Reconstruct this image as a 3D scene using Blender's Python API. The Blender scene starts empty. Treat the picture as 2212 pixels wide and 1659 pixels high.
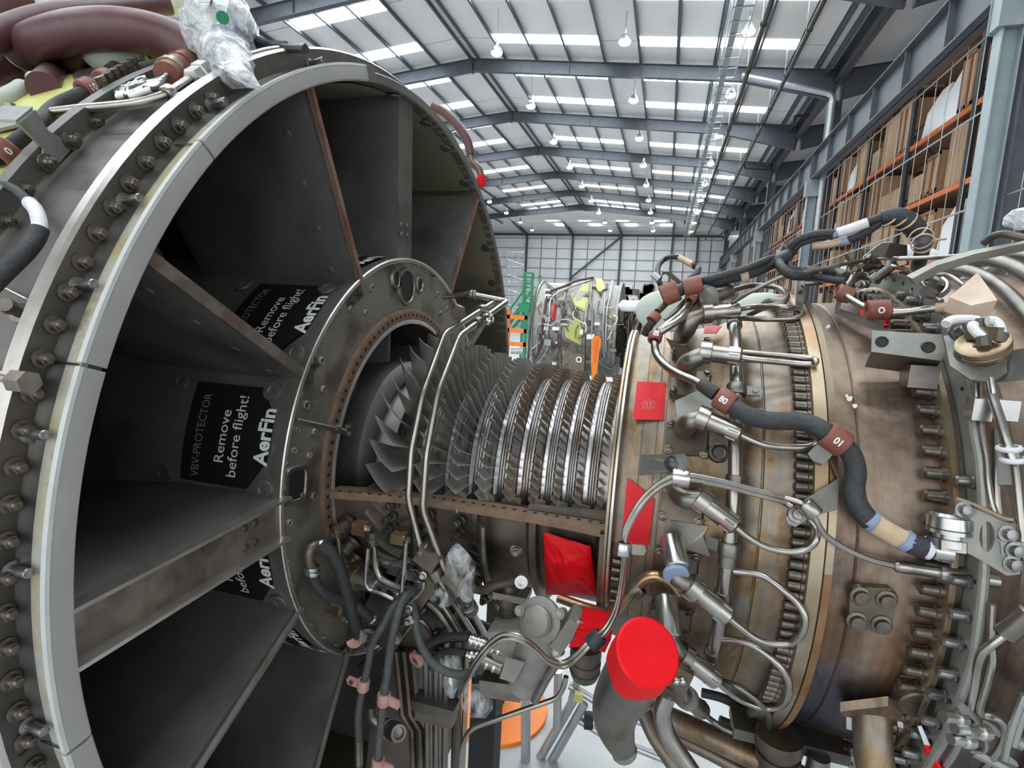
import bpy, bmesh, math, random
from mathutils import Vector, Matrix
R = math.radians
random.seed(7)
sc = bpy.context.scene
COL = sc.collection

# ------------------------------------------------------------------ camera, world, light, exposure
F_PX, W_PX, H_PX = 1154.8915, 2212.0, 1659.0
CAMZ = 1.65
CR = Vector((0.9600555872478049, 0.2753828280956179, 0.04957385787218791))
CD = Vector((0.08447567264610276, -0.11635667541504181, -0.9896085007806608))
CF = Vector((-0.2667529383629373, 0.9542669553518124, -0.1349720259843536))
cd = bpy.data.cameras.new('camera'); cam = bpy.data.objects.new('camera', cd); COL.objects.link(cam)
cam.matrix_world = Matrix(((CR.x, -CD.x, -CF.x, 0), (CR.y, -CD.y, -CF.y, 0), (CR.z, -CD.z, -CF.z, CAMZ), (0, 0, 0, 1)))
cd.sensor_fit = 'HORIZONTAL'; cd.sensor_width = 36; cd.lens = F_PX / W_PX * 36
cd.clip_start = 0.02; cd.clip_end = 400
sc.camera = cam
sc.view_settings.view_transform = 'Standard'; sc.view_settings.look = 'None'
sc.view_settings.gamma = 1; sc.view_settings.use_curve_mapping = False
sc.view_settings.exposure = 0.45
wd = bpy.data.worlds.new('world'); sc.world = wd; wd.use_nodes = True
wb = wd.node_tree.nodes['Background']; wb.inputs[0].default_value = (0.93, 0.97, 1, 1); wb.inputs[1].default_value = 1.6
ROOFLIGHT = 13.0

# ------------------------------------------------------------------ pixel helpers (engine axis runs along +X)
AY, AZ = 1.13994, CAMZ - 0.343626
CAM = Vector((0, 0, CAMZ))
def ray(px, py): return CR * ((px - W_PX / 2) / F_PX) + CD * ((py - H_PX / 2) / F_PX) + CF
def C(px, py, r):          # point on the cylinder of radius r about the engine axis, near side
    d = ray(px, py); oz = CAMZ - AZ
    A = d.y ** 2 + d.z ** 2; B = 2 * (-d.y * AY + d.z * oz); Q = AY ** 2 + oz ** 2 - r * r
    D = B * B - 4 * A * Q
    t = (-B - math.sqrt(D)) / (2 * A) if D > 0 else -B / (2 * A)
    return CAM + d * t
def PX(px, py, x): d = ray(px, py); return CAM + d * (x / d.x)      # on the plane at this engine station
def PY(px, py, y): d = ray(px, py); return CAM + d * (y / d.y)
def PZ(px, py, z): d = ray(px, py); return CAM + d * ((z - CAMZ) / d.z)
def E(x, r, th):           # engine coordinates: 0 deg towards the camera, 90 up
    return Vector((x, AY - r * math.cos(R(th)), AZ + r * math.sin(R(th))))
def rad_dir(p): v = Vector((0, p.y - AY, p.z - AZ)); return v.normalized()

# ------------------------------------------------------------------ materials
MATS = {}
def mat(name, c1, c2=None, rough=.45, metal=0., scale=12., bump=0., c3=None, s3=3., t3=.58, stretch=None, rough2=None, emit=None, alpha=1., trans=0., contrast=(.35, .65), spec=None):
    if name in MATS: return MATS[name]
    m = bpy.data.materials.new(name); m.use_nodes = True; nt = m.node_tree; N = nt.nodes; L = nt.links
    b = N['Principled BSDF']; b.inputs['Roughness'].default_value = rough; b.inputs['Metallic'].default_value = metal
    b.inputs['Base Color'].default_value = (*c1, 1)
    if spec is not None: b.inputs['Specular IOR Level'].default_value = spec
    if emit: b.inputs['Emission Color'].default_value = (*emit[0], 1); b.inputs['Emission Strength'].default_value = emit[1]
    if trans: b.inputs['Transmission Weight'].default_value = trans
    if alpha < 1: b.inputs['Alpha'].default_value = alpha
    if c2 is not None or bump:
        tc = N.new('ShaderNodeTexCoord'); mp = N.new('ShaderNodeMapping'); L.new(tc.outputs['Object'], mp.inputs[0])
        if stretch: mp.inputs['Scale'].default_value = stretch
        n = N.new('ShaderNodeTexNoise'); n.inputs['Scale'].default_value = scale; n.inputs['Detail'].default_value = 6; n.inputs['Roughness'].default_value = .65
        L.new(mp.outputs[0], n.inputs['Vector'])
        if c2 is not None:
            cr = N.new('ShaderNodeValToRGB'); cr.color_ramp.elements[0].position = contrast[0]; cr.color_ramp.elements[1].position = contrast[1]
            cr.color_ramp.elements[0].color = (*c1, 1); cr.color_ramp.elements[1].color = (*c2, 1)
            L.new(n.outputs['Fac'], cr.inputs[0]); out = cr.outputs[0]
            if c3 is not None:
                n2 = N.new('ShaderNodeTexNoise'); n2.inputs['Scale'].default_value = s3; n2.inputs['Detail'].default_value = 5
                L.new(mp.outputs[0], n2.inputs['Vector'])
                r2 = N.new('ShaderNodeValToRGB'); r2.color_ramp.elements[0].position = t3 - .08; r2.color_ramp.elements[1].position = t3 + .1
                L.new(n2.outputs['Fac'], r2.inputs[0])
                mx = N.new('ShaderNodeMix'); mx.data_type = 'RGBA'; L.new(r2.outputs[0], mx.inputs[0]); L.new(out, mx.inputs[6]); mx.inputs[7].default_value = (*c3, 1)
                out = mx.outputs[2]
            L.new(out, b.inputs['Base Color'])
            if rough2 is not None:
                mr = N.new('ShaderNodeMapRange'); mr.inputs[3].default_value = rough; mr.inputs[4].default_value = rough2
                L.new(n.outputs['Fac'], mr.inputs[0]); L.new(mr.outputs[0], b.inputs['Roughness'])
        if bump:
            bp = N.new('ShaderNodeBump'); bp.inputs['Strength'].default_value = bump; bp.inputs['Distance'].default_value = .004
            L.new(n.outputs['Fac'], bp.inputs['Height']); L.new(bp.outputs[0], b.inputs['Normal'])
    MATS[name] = m; return m
def heat_metal(name, stops, scale, spots=()):       # heat tinted bare metal: streaks along the engine and round patches
    m = bpy.data.materials.new(name); m.use_nodes = True; nt = m.node_tree; N = nt.nodes; L = nt.links
    b = N['Principled BSDF']; b.inputs['Metallic'].default_value = .8
    tc = N.new('ShaderNodeTexCoord'); mp = N.new('ShaderNodeMapping'); L.new(tc.outputs['Object'], mp.inputs[0]); mp.inputs['Scale'].default_value = (1.6, .8, .8)
    n = N.new('ShaderNodeTexNoise'); n.inputs['Scale'].default_value = scale; n.inputs['Detail'].default_value = 9; n.inputs['Roughness'].default_value = .68; n.inputs['Distortion'].default_value = .6
    L.new(mp.outputs[0], n.inputs['Vector'])
    s = N.new('ShaderNodeMapRange'); s.inputs[1].default_value = .28; s.inputs[2].default_value = .72; L.new(n.outputs['Fac'], s.inputs[0])
    cr = N.new('ShaderNodeValToRGB'); L.new(s.outputs[0], cr.inputs[0]); e = cr.color_ramp.elements
    e[0].position, e[0].color = stops[0][0], (*stops[0][1], 1); e[1].position, e[1].color = stops[-1][0], (*stops[-1][1], 1)
    for p, c in stops[1:-1]: q = e.new(p); q.color = (*c, 1)
    m2 = N.new('ShaderNodeMapping'); L.new(tc.outputs['Object'], m2.inputs[0]); m2.inputs['Scale'].default_value = (16, 1.2, 1.2)
    n2 = N.new('ShaderNodeTexNoise'); n2.inputs['Scale'].default_value = 2.2; n2.inputs['Detail'].default_value = 8; n2.inputs['Roughness'].default_value = .7; L.new(m2.outputs[0], n2.inputs['Vector'])
    r2 = N.new('ShaderNodeMapRange'); r2.inputs[1].default_value = .3; r2.inputs[2].default_value = .7; r2.inputs[3].default_value = .68; r2.inputs[4].default_value = 1.3; L.new(n2.outputs['Fac'], r2.inputs[0])
    n3 = N.new('ShaderNodeTexNoise'); n3.inputs['Scale'].default_value = 60; n3.inputs['Detail'].default_value = 6; L.new(tc.outputs['Object'], n3.inputs['Vector'])
    r3 = N.new('ShaderNodeMapRange'); r3.inputs[1].default_value = .3; r3.inputs[2].default_value = .7; r3.inputs[3].default_value = .85; r3.inputs[4].default_value = 1.15; L.new(n3.outputs['Fac'], r3.inputs[0])
    mu = N.new('ShaderNodeMath'); mu.operation = 'MULTIPLY'; L.new(r2.outputs[0], mu.inputs[0]); L.new(r3.outputs[0], mu.inputs[1])
    out = cr.outputs[0]
    for c0, rad, colr in spots:             # heat tint stains
        ds = N.new('ShaderNodeVectorMath'); ds.operation = 'DISTANCE'; L.new(tc.outputs['Object'], ds.inputs[0]); ds.inputs[1].default_value = c0
        ad = N.new('ShaderNodeMath'); ad.operation = 'MULTIPLY_ADD'; L.new(n.outputs['Fac'], ad.inputs[0]); ad.inputs[1].default_value = rad * 1.2; L.new(ds.outputs['Value'], ad.inputs[2])
        ms = N.new('ShaderNodeMapRange'); ms.inputs[1].default_value = rad * 1.1; ms.inputs[2].default_value = rad * 1.75; ms.inputs[3].default_value = .85; ms.inputs[4].default_value = 0; L.new(ad.outputs[0], ms.inputs[0])
        mx = N.new('ShaderNodeMix'); mx.data_type = 'RGBA'; L.new(ms.outputs[0], mx.inputs[0]); L.new(out, mx.inputs[6]); mx.inputs[7].default_value = (*colr, 1); out = mx.outputs[2]
    vm = N.new('ShaderNodeVectorMath'); vm.operation = 'SCALE'; L.new(out, vm.inputs[0]); L.new(mu.outputs[0], vm.inputs['Scale']); L.new(vm.outputs[0], b.inputs['Base Color'])
    rr = N.new('ShaderNodeMapRange'); rr.inputs[3].default_value = .3; rr.inputs[4].default_value = .55; L.new(n2.outputs['Fac'], rr.inputs[0]); L.new(rr.outputs[0], b.inputs['Roughness'])
    bp = N.new('ShaderNodeBump'); bp.inputs['Strength'].default_value = .08; bp.inputs['Distance'].default_value = .003; L.new(n3.outputs['Fac'], bp.inputs['Height']); L.new(bp.outputs[0], b.inputs['Normal'])
    MATS[name] = m; return m
def M(n): return MATS[n]
# building
mat('steel_paint', (.075, .088, .105), (.1, .115, .135), .5, .1, 3.)
mat('steel_light', (.28, .34, .36), (.34, .4, .42), .5, .2, 3.)
mat('roof_sheet', (.80, .79, .79), (.86, .85, .85), .7, 0, .6)
mat('wall_sheet', (.80, .82, .84), (.88, .89, .9), .6, 0, .5)
mat('rooflight', (.9, .95, 1), rough=.5, emit=((.88, .95, 1.), ROOFLIGHT))
mat('lamp_glow', (1, .95, .8), rough=.5, emit=((1, .93, .75), 30.))
mat('floor_paint', (.36, .38, .39), (.47, .48, .485), .35, 0, 1.6, c3=(.27, .29, .3), s3=6, t3=.66)
mat('galv', (.42, .45, .47), (.55, .58, .6), .35, .7, 8.)
mat('rust_pipe', (.045, .04, .04), (.07, .06, .055), .5, .2, 8.)
mat('rack_orange', (.75, .18, .04), (.62, .15, .04), .5, 0, 4.)
mat('rack_dark', (.03, .04, .05), rough=.5)
mat('wood', (.42, .24, .13), (.55, .34, .2), .7, 0, 5., stretch=(1, 1, .15))
mat('wood_dark', (.2, .11, .065), (.28, .16, .1), .75, 0, 5.)
mat('cardboard', (.42, .27, .16), (.5, .34, .21), .8, 0, 3.)
mat('wire', (.5, .5, .5), rough=.4, metal=.6)
mat('white_film', (.75, .78, .8), (.9, .92, .94), .25, 0, 20., bump=.6)
# engine
mat('case_grey', (.15, .145, .135), (.24, .235, .22), .42, .75, 5., bump=.08, c3=(.1, .085, .07), s3=9, t3=.62, rough2=.55)
mat('flange_dark', (.085, .08, .073), (.16, .15, .135), .5, .6, 9., bump=.15, c3=(.17, .12, .09), s3=7, t3=.62)
mat('seal_strip', (.36, .35, .33), (.42, .41, .39), .55, 0., 6.)
mat('strip_edge', (.62, .64, .62), (.7, .72, .7), .4, .2, 20.)
mat('yellow_zone', (.42, .37, .2), (.5, .5, .47), .5, .2, 22., c3=(.12, .1, .07), s3=30, t3=.63)
mat('inner_wall', (.085, .078, .052), (.125, .112, .078), .55, .1, 6., c3=(.14, .125, .09), s3=2, t3=.62)
mat('olive_panel', (.2, .18, .12), (.25, .225, .16), .55, .1, 4., c3=(.1, .09, .07), s3=5, t3=.66)
mat('strut_grey', (.12, .12, .11), (.19, .185, .17), .45, .3, 7., bump=.05, c3=(.06, .06, .058), s3=4, t3=.6)
mat('strut_edge', (.26, .22, .18), (.17, .13, .105), .45, .6, 14., c3=(.34, .3, .25), s3=20, t3=.6)
mat('strut_red', (.2, .06, .05), (.28, .17, .14), .5, .1, 25.)
mat('hub_plate', (.2, .187, .16), (.33, .31, .27), .42, .65, 8., bump=.12, c3=(.1, .075, .055), s3=10, t3=.6, rough2=.6)
mat('rust_rim', (.2, .13, .09), (.28, .19, .13), .5, .6, 40., bump=.2)
mat('bright_edge', (.5, .47, .42), (.62, .6, .56), .3, .85, 30.)
mat('blade', (.42, .41, .38), (.54, .53, .49), .38, .6, 18., c3=(.34, .28, .21), s3=10, t3=.62)
mat('blade_brown', (.33, .26, .19), (.44, .36, .28), .42, .6, 18., c3=(.24, .17, .12), s3=12, t3=.6)
mat('drum', (.26, .25, .235), (.38, .37, .36), .3, .8, 6., c3=(.17, .12, .09), s3=16, t3=.58, stretch=(6, 1, 1))
mat('drum_land', (.66, .67, .72), (.5, .46, .43), .22, .85, 5., stretch=(10, 1, 1))
heat_metal('case_brown', [(0, (.11, .07, .05)), (.28, (.2, .135, .085)), (.46, (.3, .215, .14)), (.58, (.25, .23, .2)), (.72, (.3, .215, .12)), (1, (.15, .085, .06))], 5.)
heat_metal('case_brown2', [(0, (.06, .055, .085)), (.26, (.14, .105, .09)), (.42, (.24, .17, .125)), (.6, (.29, .225, .175)), (.78, (.25, .15, .09)), (1, (.13, .08, .075))], 3.2, [((-.035, -.335, .22), .11, (.055, .055, .085)), ((-.01, -.30, .17), .09, (.06, .055, .075)), ((-.05, -.38, .36), .05, (.16, .09, .06)), ((.02, -.2, .76), .1, (.2, .15, .12))])
mat('case_dark', (.14, .11, .085), (.24, .2, .16), .42, .8, 7., bump=.08, c3=(.075, .058, .045), s3=8, t3=.58)
mat('band_brown', (.34, .26, .16), (.42, .36, .27), .35, .85, 12., c3=(.26, .14, .07), s3=7, t3=.6)
mat('rust_orange', (.24, .11, .05), (.34, .2, .1), .5, .6, 20., c3=(.16, .09, .06), s3=14, t3=.6)
mat('bolt', (.13, .11, .09), (.22, .19, .16), .35, .9, 60.)
mat('bolt_grey', (.22, .22, .21), (.32, .32, .31), .3, .9, 60.)
mat('tube', (.34, .32, .29), (.47, .45, .41), .27, .95, 14., c3=(.27, .23, .19), s3=12, t3=.62)
mat('tube_dull', (.2, .19, .17), (.3, .28, .25), .38, .9, 16., c3=(.16, .12, .09), s3=14, t3=.6)
mat('steel_bright', (.5, .5, .48), (.6, .6, .58), .25, .95, 20.)
mat('cast_grey', (.24, .235, .21), (.32, .31, .28), .55, .4, 40., bump=.15)
mat('bracket_grey', (.25, .25, .23), (.33, .33, .3), .45, .5, 16., c3=(.19, .17, .14), s3=10, t3=.64)
mat('hose_black', (.025, .026, .028), (.05, .052, .055), .5, .0, 220., bump=.5)
mat('hose_grey', (.05, .055, .055), (.09, .095, .09), .6, 0, 60., bump=.2)
mat('hose_maroon', (.09, .035, .04), (.13, .055, .06), .38, 0, 30., bump=.1)
mat('clamp_red', (.2, .06, .04), (.27, .1, .07), .5, 0, 30.)
mat('clamp_pink', (.42, .2, .18), (.5, .3, .27), .5, 0, 30.)
mat('tan_tape', (.5, .36, .22), (.62, .5, .36), .55, 0, 30.)
mat('blue_tape', (.2, .28, .42), (.3, .38, .5), .5, 0, 30.)
mat('white_tape', (.65, .66, .68), (.8, .8, .82), .5, 0, 30.)
mat('red_cover', (.72, .003, .008), (.8, .005, .012), .5, 0, 14., bump=.35, spec=.25)
mat('red_tape', (.66, .012, .02), (.74, .025, .035), .45, 0, 18., bump=.2, spec=.3)
mat('black_cover', (.006, .006, .009), (.009, .009, .012), .6, 0, 40.)
mat('print_white', (.9, .9, .88), rough=.6)
mat('print_grey', (.25, .26, .27), rough=.6)
mat('black', (.01, .01, .01), rough=.6)
mat('brass', (.5, .36, .2), (.42, .3, .17), .3, .9, 20.)
mat('yellow_green', (.5, .5, .12), (.58, .58, .2), .55, 0, 6.)
mat('orange', (.95, .24, .015), (.85, .2, .01), .45, 0, 5.)
mat('green_paint', (.015, .2, .09), (.02, .25, .12), .5, 0, 5.)
mat('pale_green', (.4, .44, .38), (.46, .5, .43), .45, 0, 4.)
mat('alu', (.45, .46, .47), (.55, .56, .57), .32, .8, 9.)
def film(name, tint, a):
    m = bpy.data.materials.new(name); m.use_nodes = True; nt = m.node_tree; N = nt.nodes; L = nt.links
    b = N['Principled BSDF']; b.inputs['Base Color'].default_value = (*tint, 1); b.inputs['Roughness'].default_value = .08; b.inputs['Specular IOR Level'].default_value = .9
    tc = N.new('ShaderNodeTexCoord'); n = N.new('ShaderNodeTexNoise'); n.inputs['Scale'].default_value = 24; n.inputs['Detail'].default_value = 5; n.inputs['Distortion'].default_value = 1.2
    L.new(tc.outputs['Object'], n.inputs['Vector'])
    bp = N.new('ShaderNodeBump'); bp.inputs['Strength'].default_value = 1; bp.inputs['Distance'].default_value = .02; L.new(n.outputs['Fac'], bp.inputs['Height']); L.new(bp.outputs[0], b.inputs['Normal'])
    mr = N.new('ShaderNodeMapRange'); mr.inputs[1].default_value = .4; mr.inputs[2].default_value = .65; mr.inputs[3].default_value = max(0, a - .25); mr.inputs[4].default_value = min(1, a + .3)
    L.new(n.outputs['Fac'], mr.inputs[0]); L.new(mr.outputs[0], b.inputs['Alpha'])
    MATS[name] = m; return m
mat('tan_block', (.6, .46, .34), (.68, .56, .45), .6, 0, 12., c3=(.45, .33, .22), s3=9, t3=.62)
film('clear_film', (.85, .88, .9), .27)
film('bubble_film', (.85, .88, .9), .68)

# ------------------------------------------------------------------ mesh builder
class MB:
    def __init__(s): s.v = []; s.f = []
    def add(s, vs, fs):
        o = len(s.v); s.v += [Vector(v) for v in vs]; s.f += [tuple(i + o for i in f) for f in fs]; return s
    def box(s, c, size, rot=None):
        c = Vector(c); h = Vector(size) / 2
        vs = [Vector((x * h.x, y * h.y, z * h.z)) for x in (-1, 1) for y in (-1, 1) for z in (-1, 1)]
        if rot is not None: vs = [rot @ v for v in vs]
        return s.add([c + v for v in vs], [(0, 1, 3, 2), (4, 6, 7, 5), (0, 4, 5, 1), (2, 3, 7, 6), (0, 2, 6, 4), (1, 5, 7, 3)])
    def lathe(s, prof, a0=0., a1=360., n=96, fn=None, close=False):   # prof: (x, r) about the engine axis
        full = abs(a1 - a0) >= 359.9; k = n if full else n + 1
        vs = []; fs = []; m = len(prof)
        for i in range(k):
            th = a0 + (a1 - a0) * i / n
            for x, r in prof: vs.append(E(x, r, th))
        for i in range(n):
            j = (i + 1) % k
            for q in range(m if close else m - 1):
                q2 = (q + 1) % m
                fs.append((i * m + q, i * m + q2, j * m + q2, j * m + q))
        if close and not full:
            fs.append(tuple(range(m))); fs.append(tuple((k - 1) * m + q for q in reversed(range(m))))
        return s.add(vs, fs)
    def spin(s, base, ax, prof, n=20, cap=True):    # prof: (h along ax, r)
        ax = Vector(ax).normalized(); base = Vector(base)
        u = ax.orthogonal().normalized(); w = ax.cross(u); vs = []; fs = []; m = len(prof)
        for i in range(n):
            t = 2 * math.pi * i / n; d = u * math.cos(t) + w * math.sin(t)
            for h, r in prof: vs.append(base + ax * h + d * r)
        for i in range(n):
            j = (i + 1) % n
            for q in range(m - 1): fs.append((i * m + q, j * m + q, j * m + q + 1, i * m + q + 1))
        if cap:
            fs.append(tuple(i * m for i in reversed(range(n)))); fs.append(tuple(i * m + m - 1 for i in range(n)))
        return s.add(vs, fs)
    def cyl(s, a, b, r, n=16, r2=None): a = Vector(a); b = Vector(b); return s.spin(a, b - a, [(0, r), ((b - a).length, r if r2 is None else r2)], n)
    def tube(s, pts, r, n=12, smooth=True, cap=True, sub=6, flat=1.):
        P = [Vector(p) for p in pts]
        if smooth and len(P) > 2: P = spline(P, sub)
        if len(P) < 2: return s
        rs = r if callable(r) else (lambda t: r)
        vs = []; fs = []; up = None
        for i, p in enumerate(P):
            t = (P[min(i + 1, len(P) - 1)] - P[max(i - 1, 0)]).normalized()
            if up is None: up = t.orthogonal().normalized()
            up = (up - t * up.dot(t)); up = up.normalized() if up.length > 1e-6 else t.orthogonal().normalized()
            w = t.cross(up); rr = rs(i / (len(P) - 1))
            for k in range(n):
                a = 2 * math.pi * k / n; vs.append(p + up * (rr * math.cos(a)) + w * (rr * flat * math.sin(a)))
        for i in range(len(P) - 1):
            for k in range(n):
                k2 = (k + 1) % n; fs.append((i * n + k, i * n + k2, (i + 1) * n + k2, (i + 1) * n + k))
        if cap: fs.append(tuple(reversed(range(n)))); fs.append(tuple((len(P) - 1) * n + k for k in range(n)))
        return s.add(vs, fs)
    def plate(s, pts, thick, nrm=None):             # polygon extruded by thick along nrm
        P = [Vector(p) for p in pts]
        if nrm is None:
            nrm = Vector()
            for i in range(len(P)): nrm += (P[i] - P[0]).cross(P[(i + 1) % len(P)] - P[0])
        nrm = Vector(nrm).normalized() * thick; n = len(P)
        return s.add(P + [p + nrm for p in P], [tuple(range(n)), tuple(reversed(range(n, 2 * n)))] + [(i, (i + 1) % n, (i + 1) % n + n, i + n) for i in range(n)])
    def ball(s, c, r, n=14, sc=(1, 1, 1), jit=0):
        c = Vector(c); vs = []; fs = []; m = n // 2
        for i in range(m + 1):
            ph = math.pi * i / m
            for j in range(n):
                a = 2 * math.pi * j / n; q = 1 + (random.uniform(-jit, jit) if 0 < i < m else 0)
                vs.append(c + Vector((r * sc[0] * math.sin(ph) * math.cos(a) * q, r * sc[1] * math.sin(ph) * math.sin(a) * q, r * sc[2] * math.cos(ph) * q)))
        for i in range(m):
            for j in range(n): fs.append((i * n + j, (i + 1) * n + j, (i + 1) * n + (j + 1) % n, i * n + (j + 1) % n))
        return s.add(vs, fs)
def spline(P, sub=6):
    o = []
    for i in range(len(P) - 1):
        p0 = P[i - 1] if i else P[0] * 2 - P[1]; p1, p2 = P[i], P[i + 1]; p3 = P[i + 2] if i + 2 < len(P) else P[-1] * 2 - P[-2]
        d1, d2, d3 = max((p1 - p0).length, 1e-5) ** .5, max((p2 - p1).length, 1e-5) ** .5, max((p3 - p2).length, 1e-5) ** .5
        t1 = ((p1 - p0) / d1 - (p2 - p0) / (d1 + d2) + (p2 - p1) / d2) * d2
        t2 = ((p2 - p1) / d2 - (p3 - p1) / (d2 + d3) + (p3 - p2) / d3) * d2
        for k in range(sub):
            t = k / sub; t_2 = t * t; t_3 = t_2 * t
            o.append(p1 * (2 * t_3 - 3 * t_2 + 1) + t1 * (t_3 - 2 * t_2 + t) + p2 * (-2 * t_3 + 3 * t_2) + t2 * (t_3 - t_2))
    o.append(P[-1]); return o
def rounded(P, r=.02, n=5):                            # polyline with rounded corners
    P = [Vector(p) for p in P]; o = [P[0]]
    for i in range(1, len(P) - 1):
        a, b = P[i - 1] - P[i], P[i + 1] - P[i]; q = min(r, a.length * .45, b.length * .45)
        s_, e_ = P[i] + a.normalized() * q, P[i] + b.normalized() * q
        for k in range(n + 1):
            t = k / n; o.append(s_ * (1 - t) ** 2 + P[i] * 2 * t * (1 - t) + e_ * t * t)
    o.append(P[-1]); return o

# ------------------------------------------------------------------ objects
def origin(o): return Vector(o['_o']) if '_o' in o else Vector((0, 0, 0))
def tag(o, label, cat, group=None):
    o['label'] = label; o['category'] = cat
    if group: o['group'] = group
    return o
def thing(name, label, cat, loc=(0, 0, 0), group=None):
    o = bpy.data.objects.new(name, None); COL.objects.link(o); o.location = loc; o.empty_display_size = .05
    o['_o'] = tuple(loc); return tag(o, label, cat, group)
def obj(name, mb, m, parent=None, label=None, flat=False, loc=None, ang=35):
    me = bpy.data.meshes.new(name)
    if parent is not None: org = origin(parent)
    elif loc is not None: org = Vector(loc)
    else:
        lo = Vector((min(v.x for v in mb.v), min(v.y for v in mb.v), min(v.z for v in mb.v))); hi = Vector((max(v.x for v in mb.v), max(v.y for v in mb.v), max(v.z for v in mb.v)))
        org = (lo + hi) / 2; org.z = lo.z
    me.from_pydata([v - org for v in mb.v], [], mb.f); me.update()
    bm = bmesh.new(); bm.from_mesh(me); bmesh.ops.recalc_face_normals(bm, faces=bm.faces); bm.to_mesh(me); bm.free()
    if not flat:
        me.polygons.foreach_set('use_smooth', [True] * len(me.polygons)); me.set_sharp_from_angle(angle=R(ang))
    me.materials.append(MATS[m] if isinstance(m, str) else m)
    o = bpy.data.objects.new(name, me); COL.objects.link(o); o['_o'] = tuple(org)
    if parent is not None: o.parent = parent
    else: o.location = org
    if label: o['label'] = label
    return o
def one(name, mb, m, label, cat, group=None, **k): return tag(obj(name, mb, m, **k), label, cat, group)
def struct(name, mb, m, **k): o = obj(name, mb, m, **k); o['kind'] = 'structure'; return o
def text_mesh(txt, size, bold=0.):
    cu = bpy.data.curves.new('t', 'FONT'); cu.body = txt; cu.size = size; cu.offset = bold; cu.resolution_u = 3
    o = bpy.data.objects.new('t', cu); COL.objects.link(o); dg = bpy.context.evaluated_depsgraph_get(); me = bpy.data.meshes.new_from_object(o.evaluated_get(dg))
    bm = bmesh.new(); bm.from_mesh(me); bmesh.ops.triangulate(bm, faces=bm.faces)
    vs = [v.co.copy() for v in bm.verts]; fs = [tuple(v.index for v in f.verts) for f in bm.faces]; bm.free()
    bpy.data.objects.remove(o); bpy.data.curves.remove(cu); bpy.data.meshes.remove(me); return vs, fs
ORD = ['first', 'second', 'third', 'fourth', 'fifth', 'sixth', 'seventh', 'eighth', 'ninth', 'tenth', 'eleventh', 'twelfth', 'thirteenth', 'fourteenth', 'fifteenth', 'sixteenth', 'seventeenth', 'eighteenth', 'nineteenth', 'twentieth']

# ================================================================== HANGAR
RIDGE_X, KNEE_X, WALL_Y = -8.75, 5.1, 64.5
def zc(x): return CAMZ + 10.62 - .1 * abs(x - RIDGE_X)         # underside of the roof sheet
FR = [4.7 + 5.985 * k for k in range(-3, 10)]
struct('floor', MB().box((-4, 25, -.1), (60, 82, .2)), 'floor_paint')
mb = MB()
for x0, x1 in ((-23, RIDGE_X), (RIDGE_X, KNEE_X)):
    mb.add([(x0, -14, zc(x0)), (x1, -14, zc(x1)), (x1, 58.6, zc(x1)), (x0, 58.6, zc(x0)), (x0, -14, zc(x0) + .2), (x1, -14, zc(x1) + .2), (x1, 58.6, zc(x1) + .2), (x0, 58.6, zc(x0) + .2)],
           [(0, 1, 2, 3), (7, 6, 5, 4), (0, 4, 5, 1), (1, 5, 6, 2), (2, 6, 7, 3), (3, 7, 4, 0)])
zk = zc(KNEE_X)
mb.add([(KNEE_X, -14, zk), (20, -14, zk + 1.45), (20, 64, zk + 1.45), (KNEE_X, 64, zk), (KNEE_X, -14, zk + .2), (20, -14, zk + 1.65), (20, 64, zk + 1.65), (KNEE_X, 64, zk + .2)], [(0, 1, 2, 3), (7, 6, 5, 4), (0, 4, 5, 1), (1, 5, 6, 2), (2, 6, 7, 3), (3, 7, 4, 0)])
struct('ceiling', mb, 'roof_sheet', flat=True)
# sheet joints across the roof
mb = MB()
for k in range(-4, 19):
    y = 4.7 + 5.985 * .5 * k + 1.55
    if -12 < y < 58:
        for x0, x1 in ((-23, RIDGE_X), (RIDGE_X, KNEE_X - .1)):
            mb.add([(x0, y, zc(x0) - .004), (x1, y, zc(x1) - .004), (x1, y + .035, zc(x1) - .004), (x0, y + .035, zc(x0) - .004)], [(0, 1, 2, 3)])
struct('trim_1', mb, 'steel_light', flat=True)
# rooflights: two translucent strips in every bay
RL = [(-14.1, -10.45), (-7.3, -3.25), (-1.85, 3.5)]
nwin = 0
for k in range(-3, 18):
    yc = 18.25 + 2.99 * (k - 4)
    if not -11 < yc < 57: continue
    for x0, x1 in RL:
        mb = MB(); mb.add([(x0, yc - .33, zc(x0) - .012), (x1, yc - .33, zc(x1) - .012), (x1, yc + .33, zc(x1) - .012), (x0, yc + .33, zc(x0) - .012),
                           (x0, yc - .33, zc(x0) - .002), (x1, yc - .33, zc(x1) - .002), (x1, yc + .33, zc(x1) - .002), (x0, yc + .33, zc(x0) - .002)],
                          [(0, 1, 2, 3), (7, 6, 5, 4), (0, 4, 5, 1), (1, 5, 6, 2), (2, 6, 7, 3), (3, 7, 4, 0)])
        nwin += 1; o = struct('window_%d' % nwin, mb, 'rooflight', flat=True)
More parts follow.
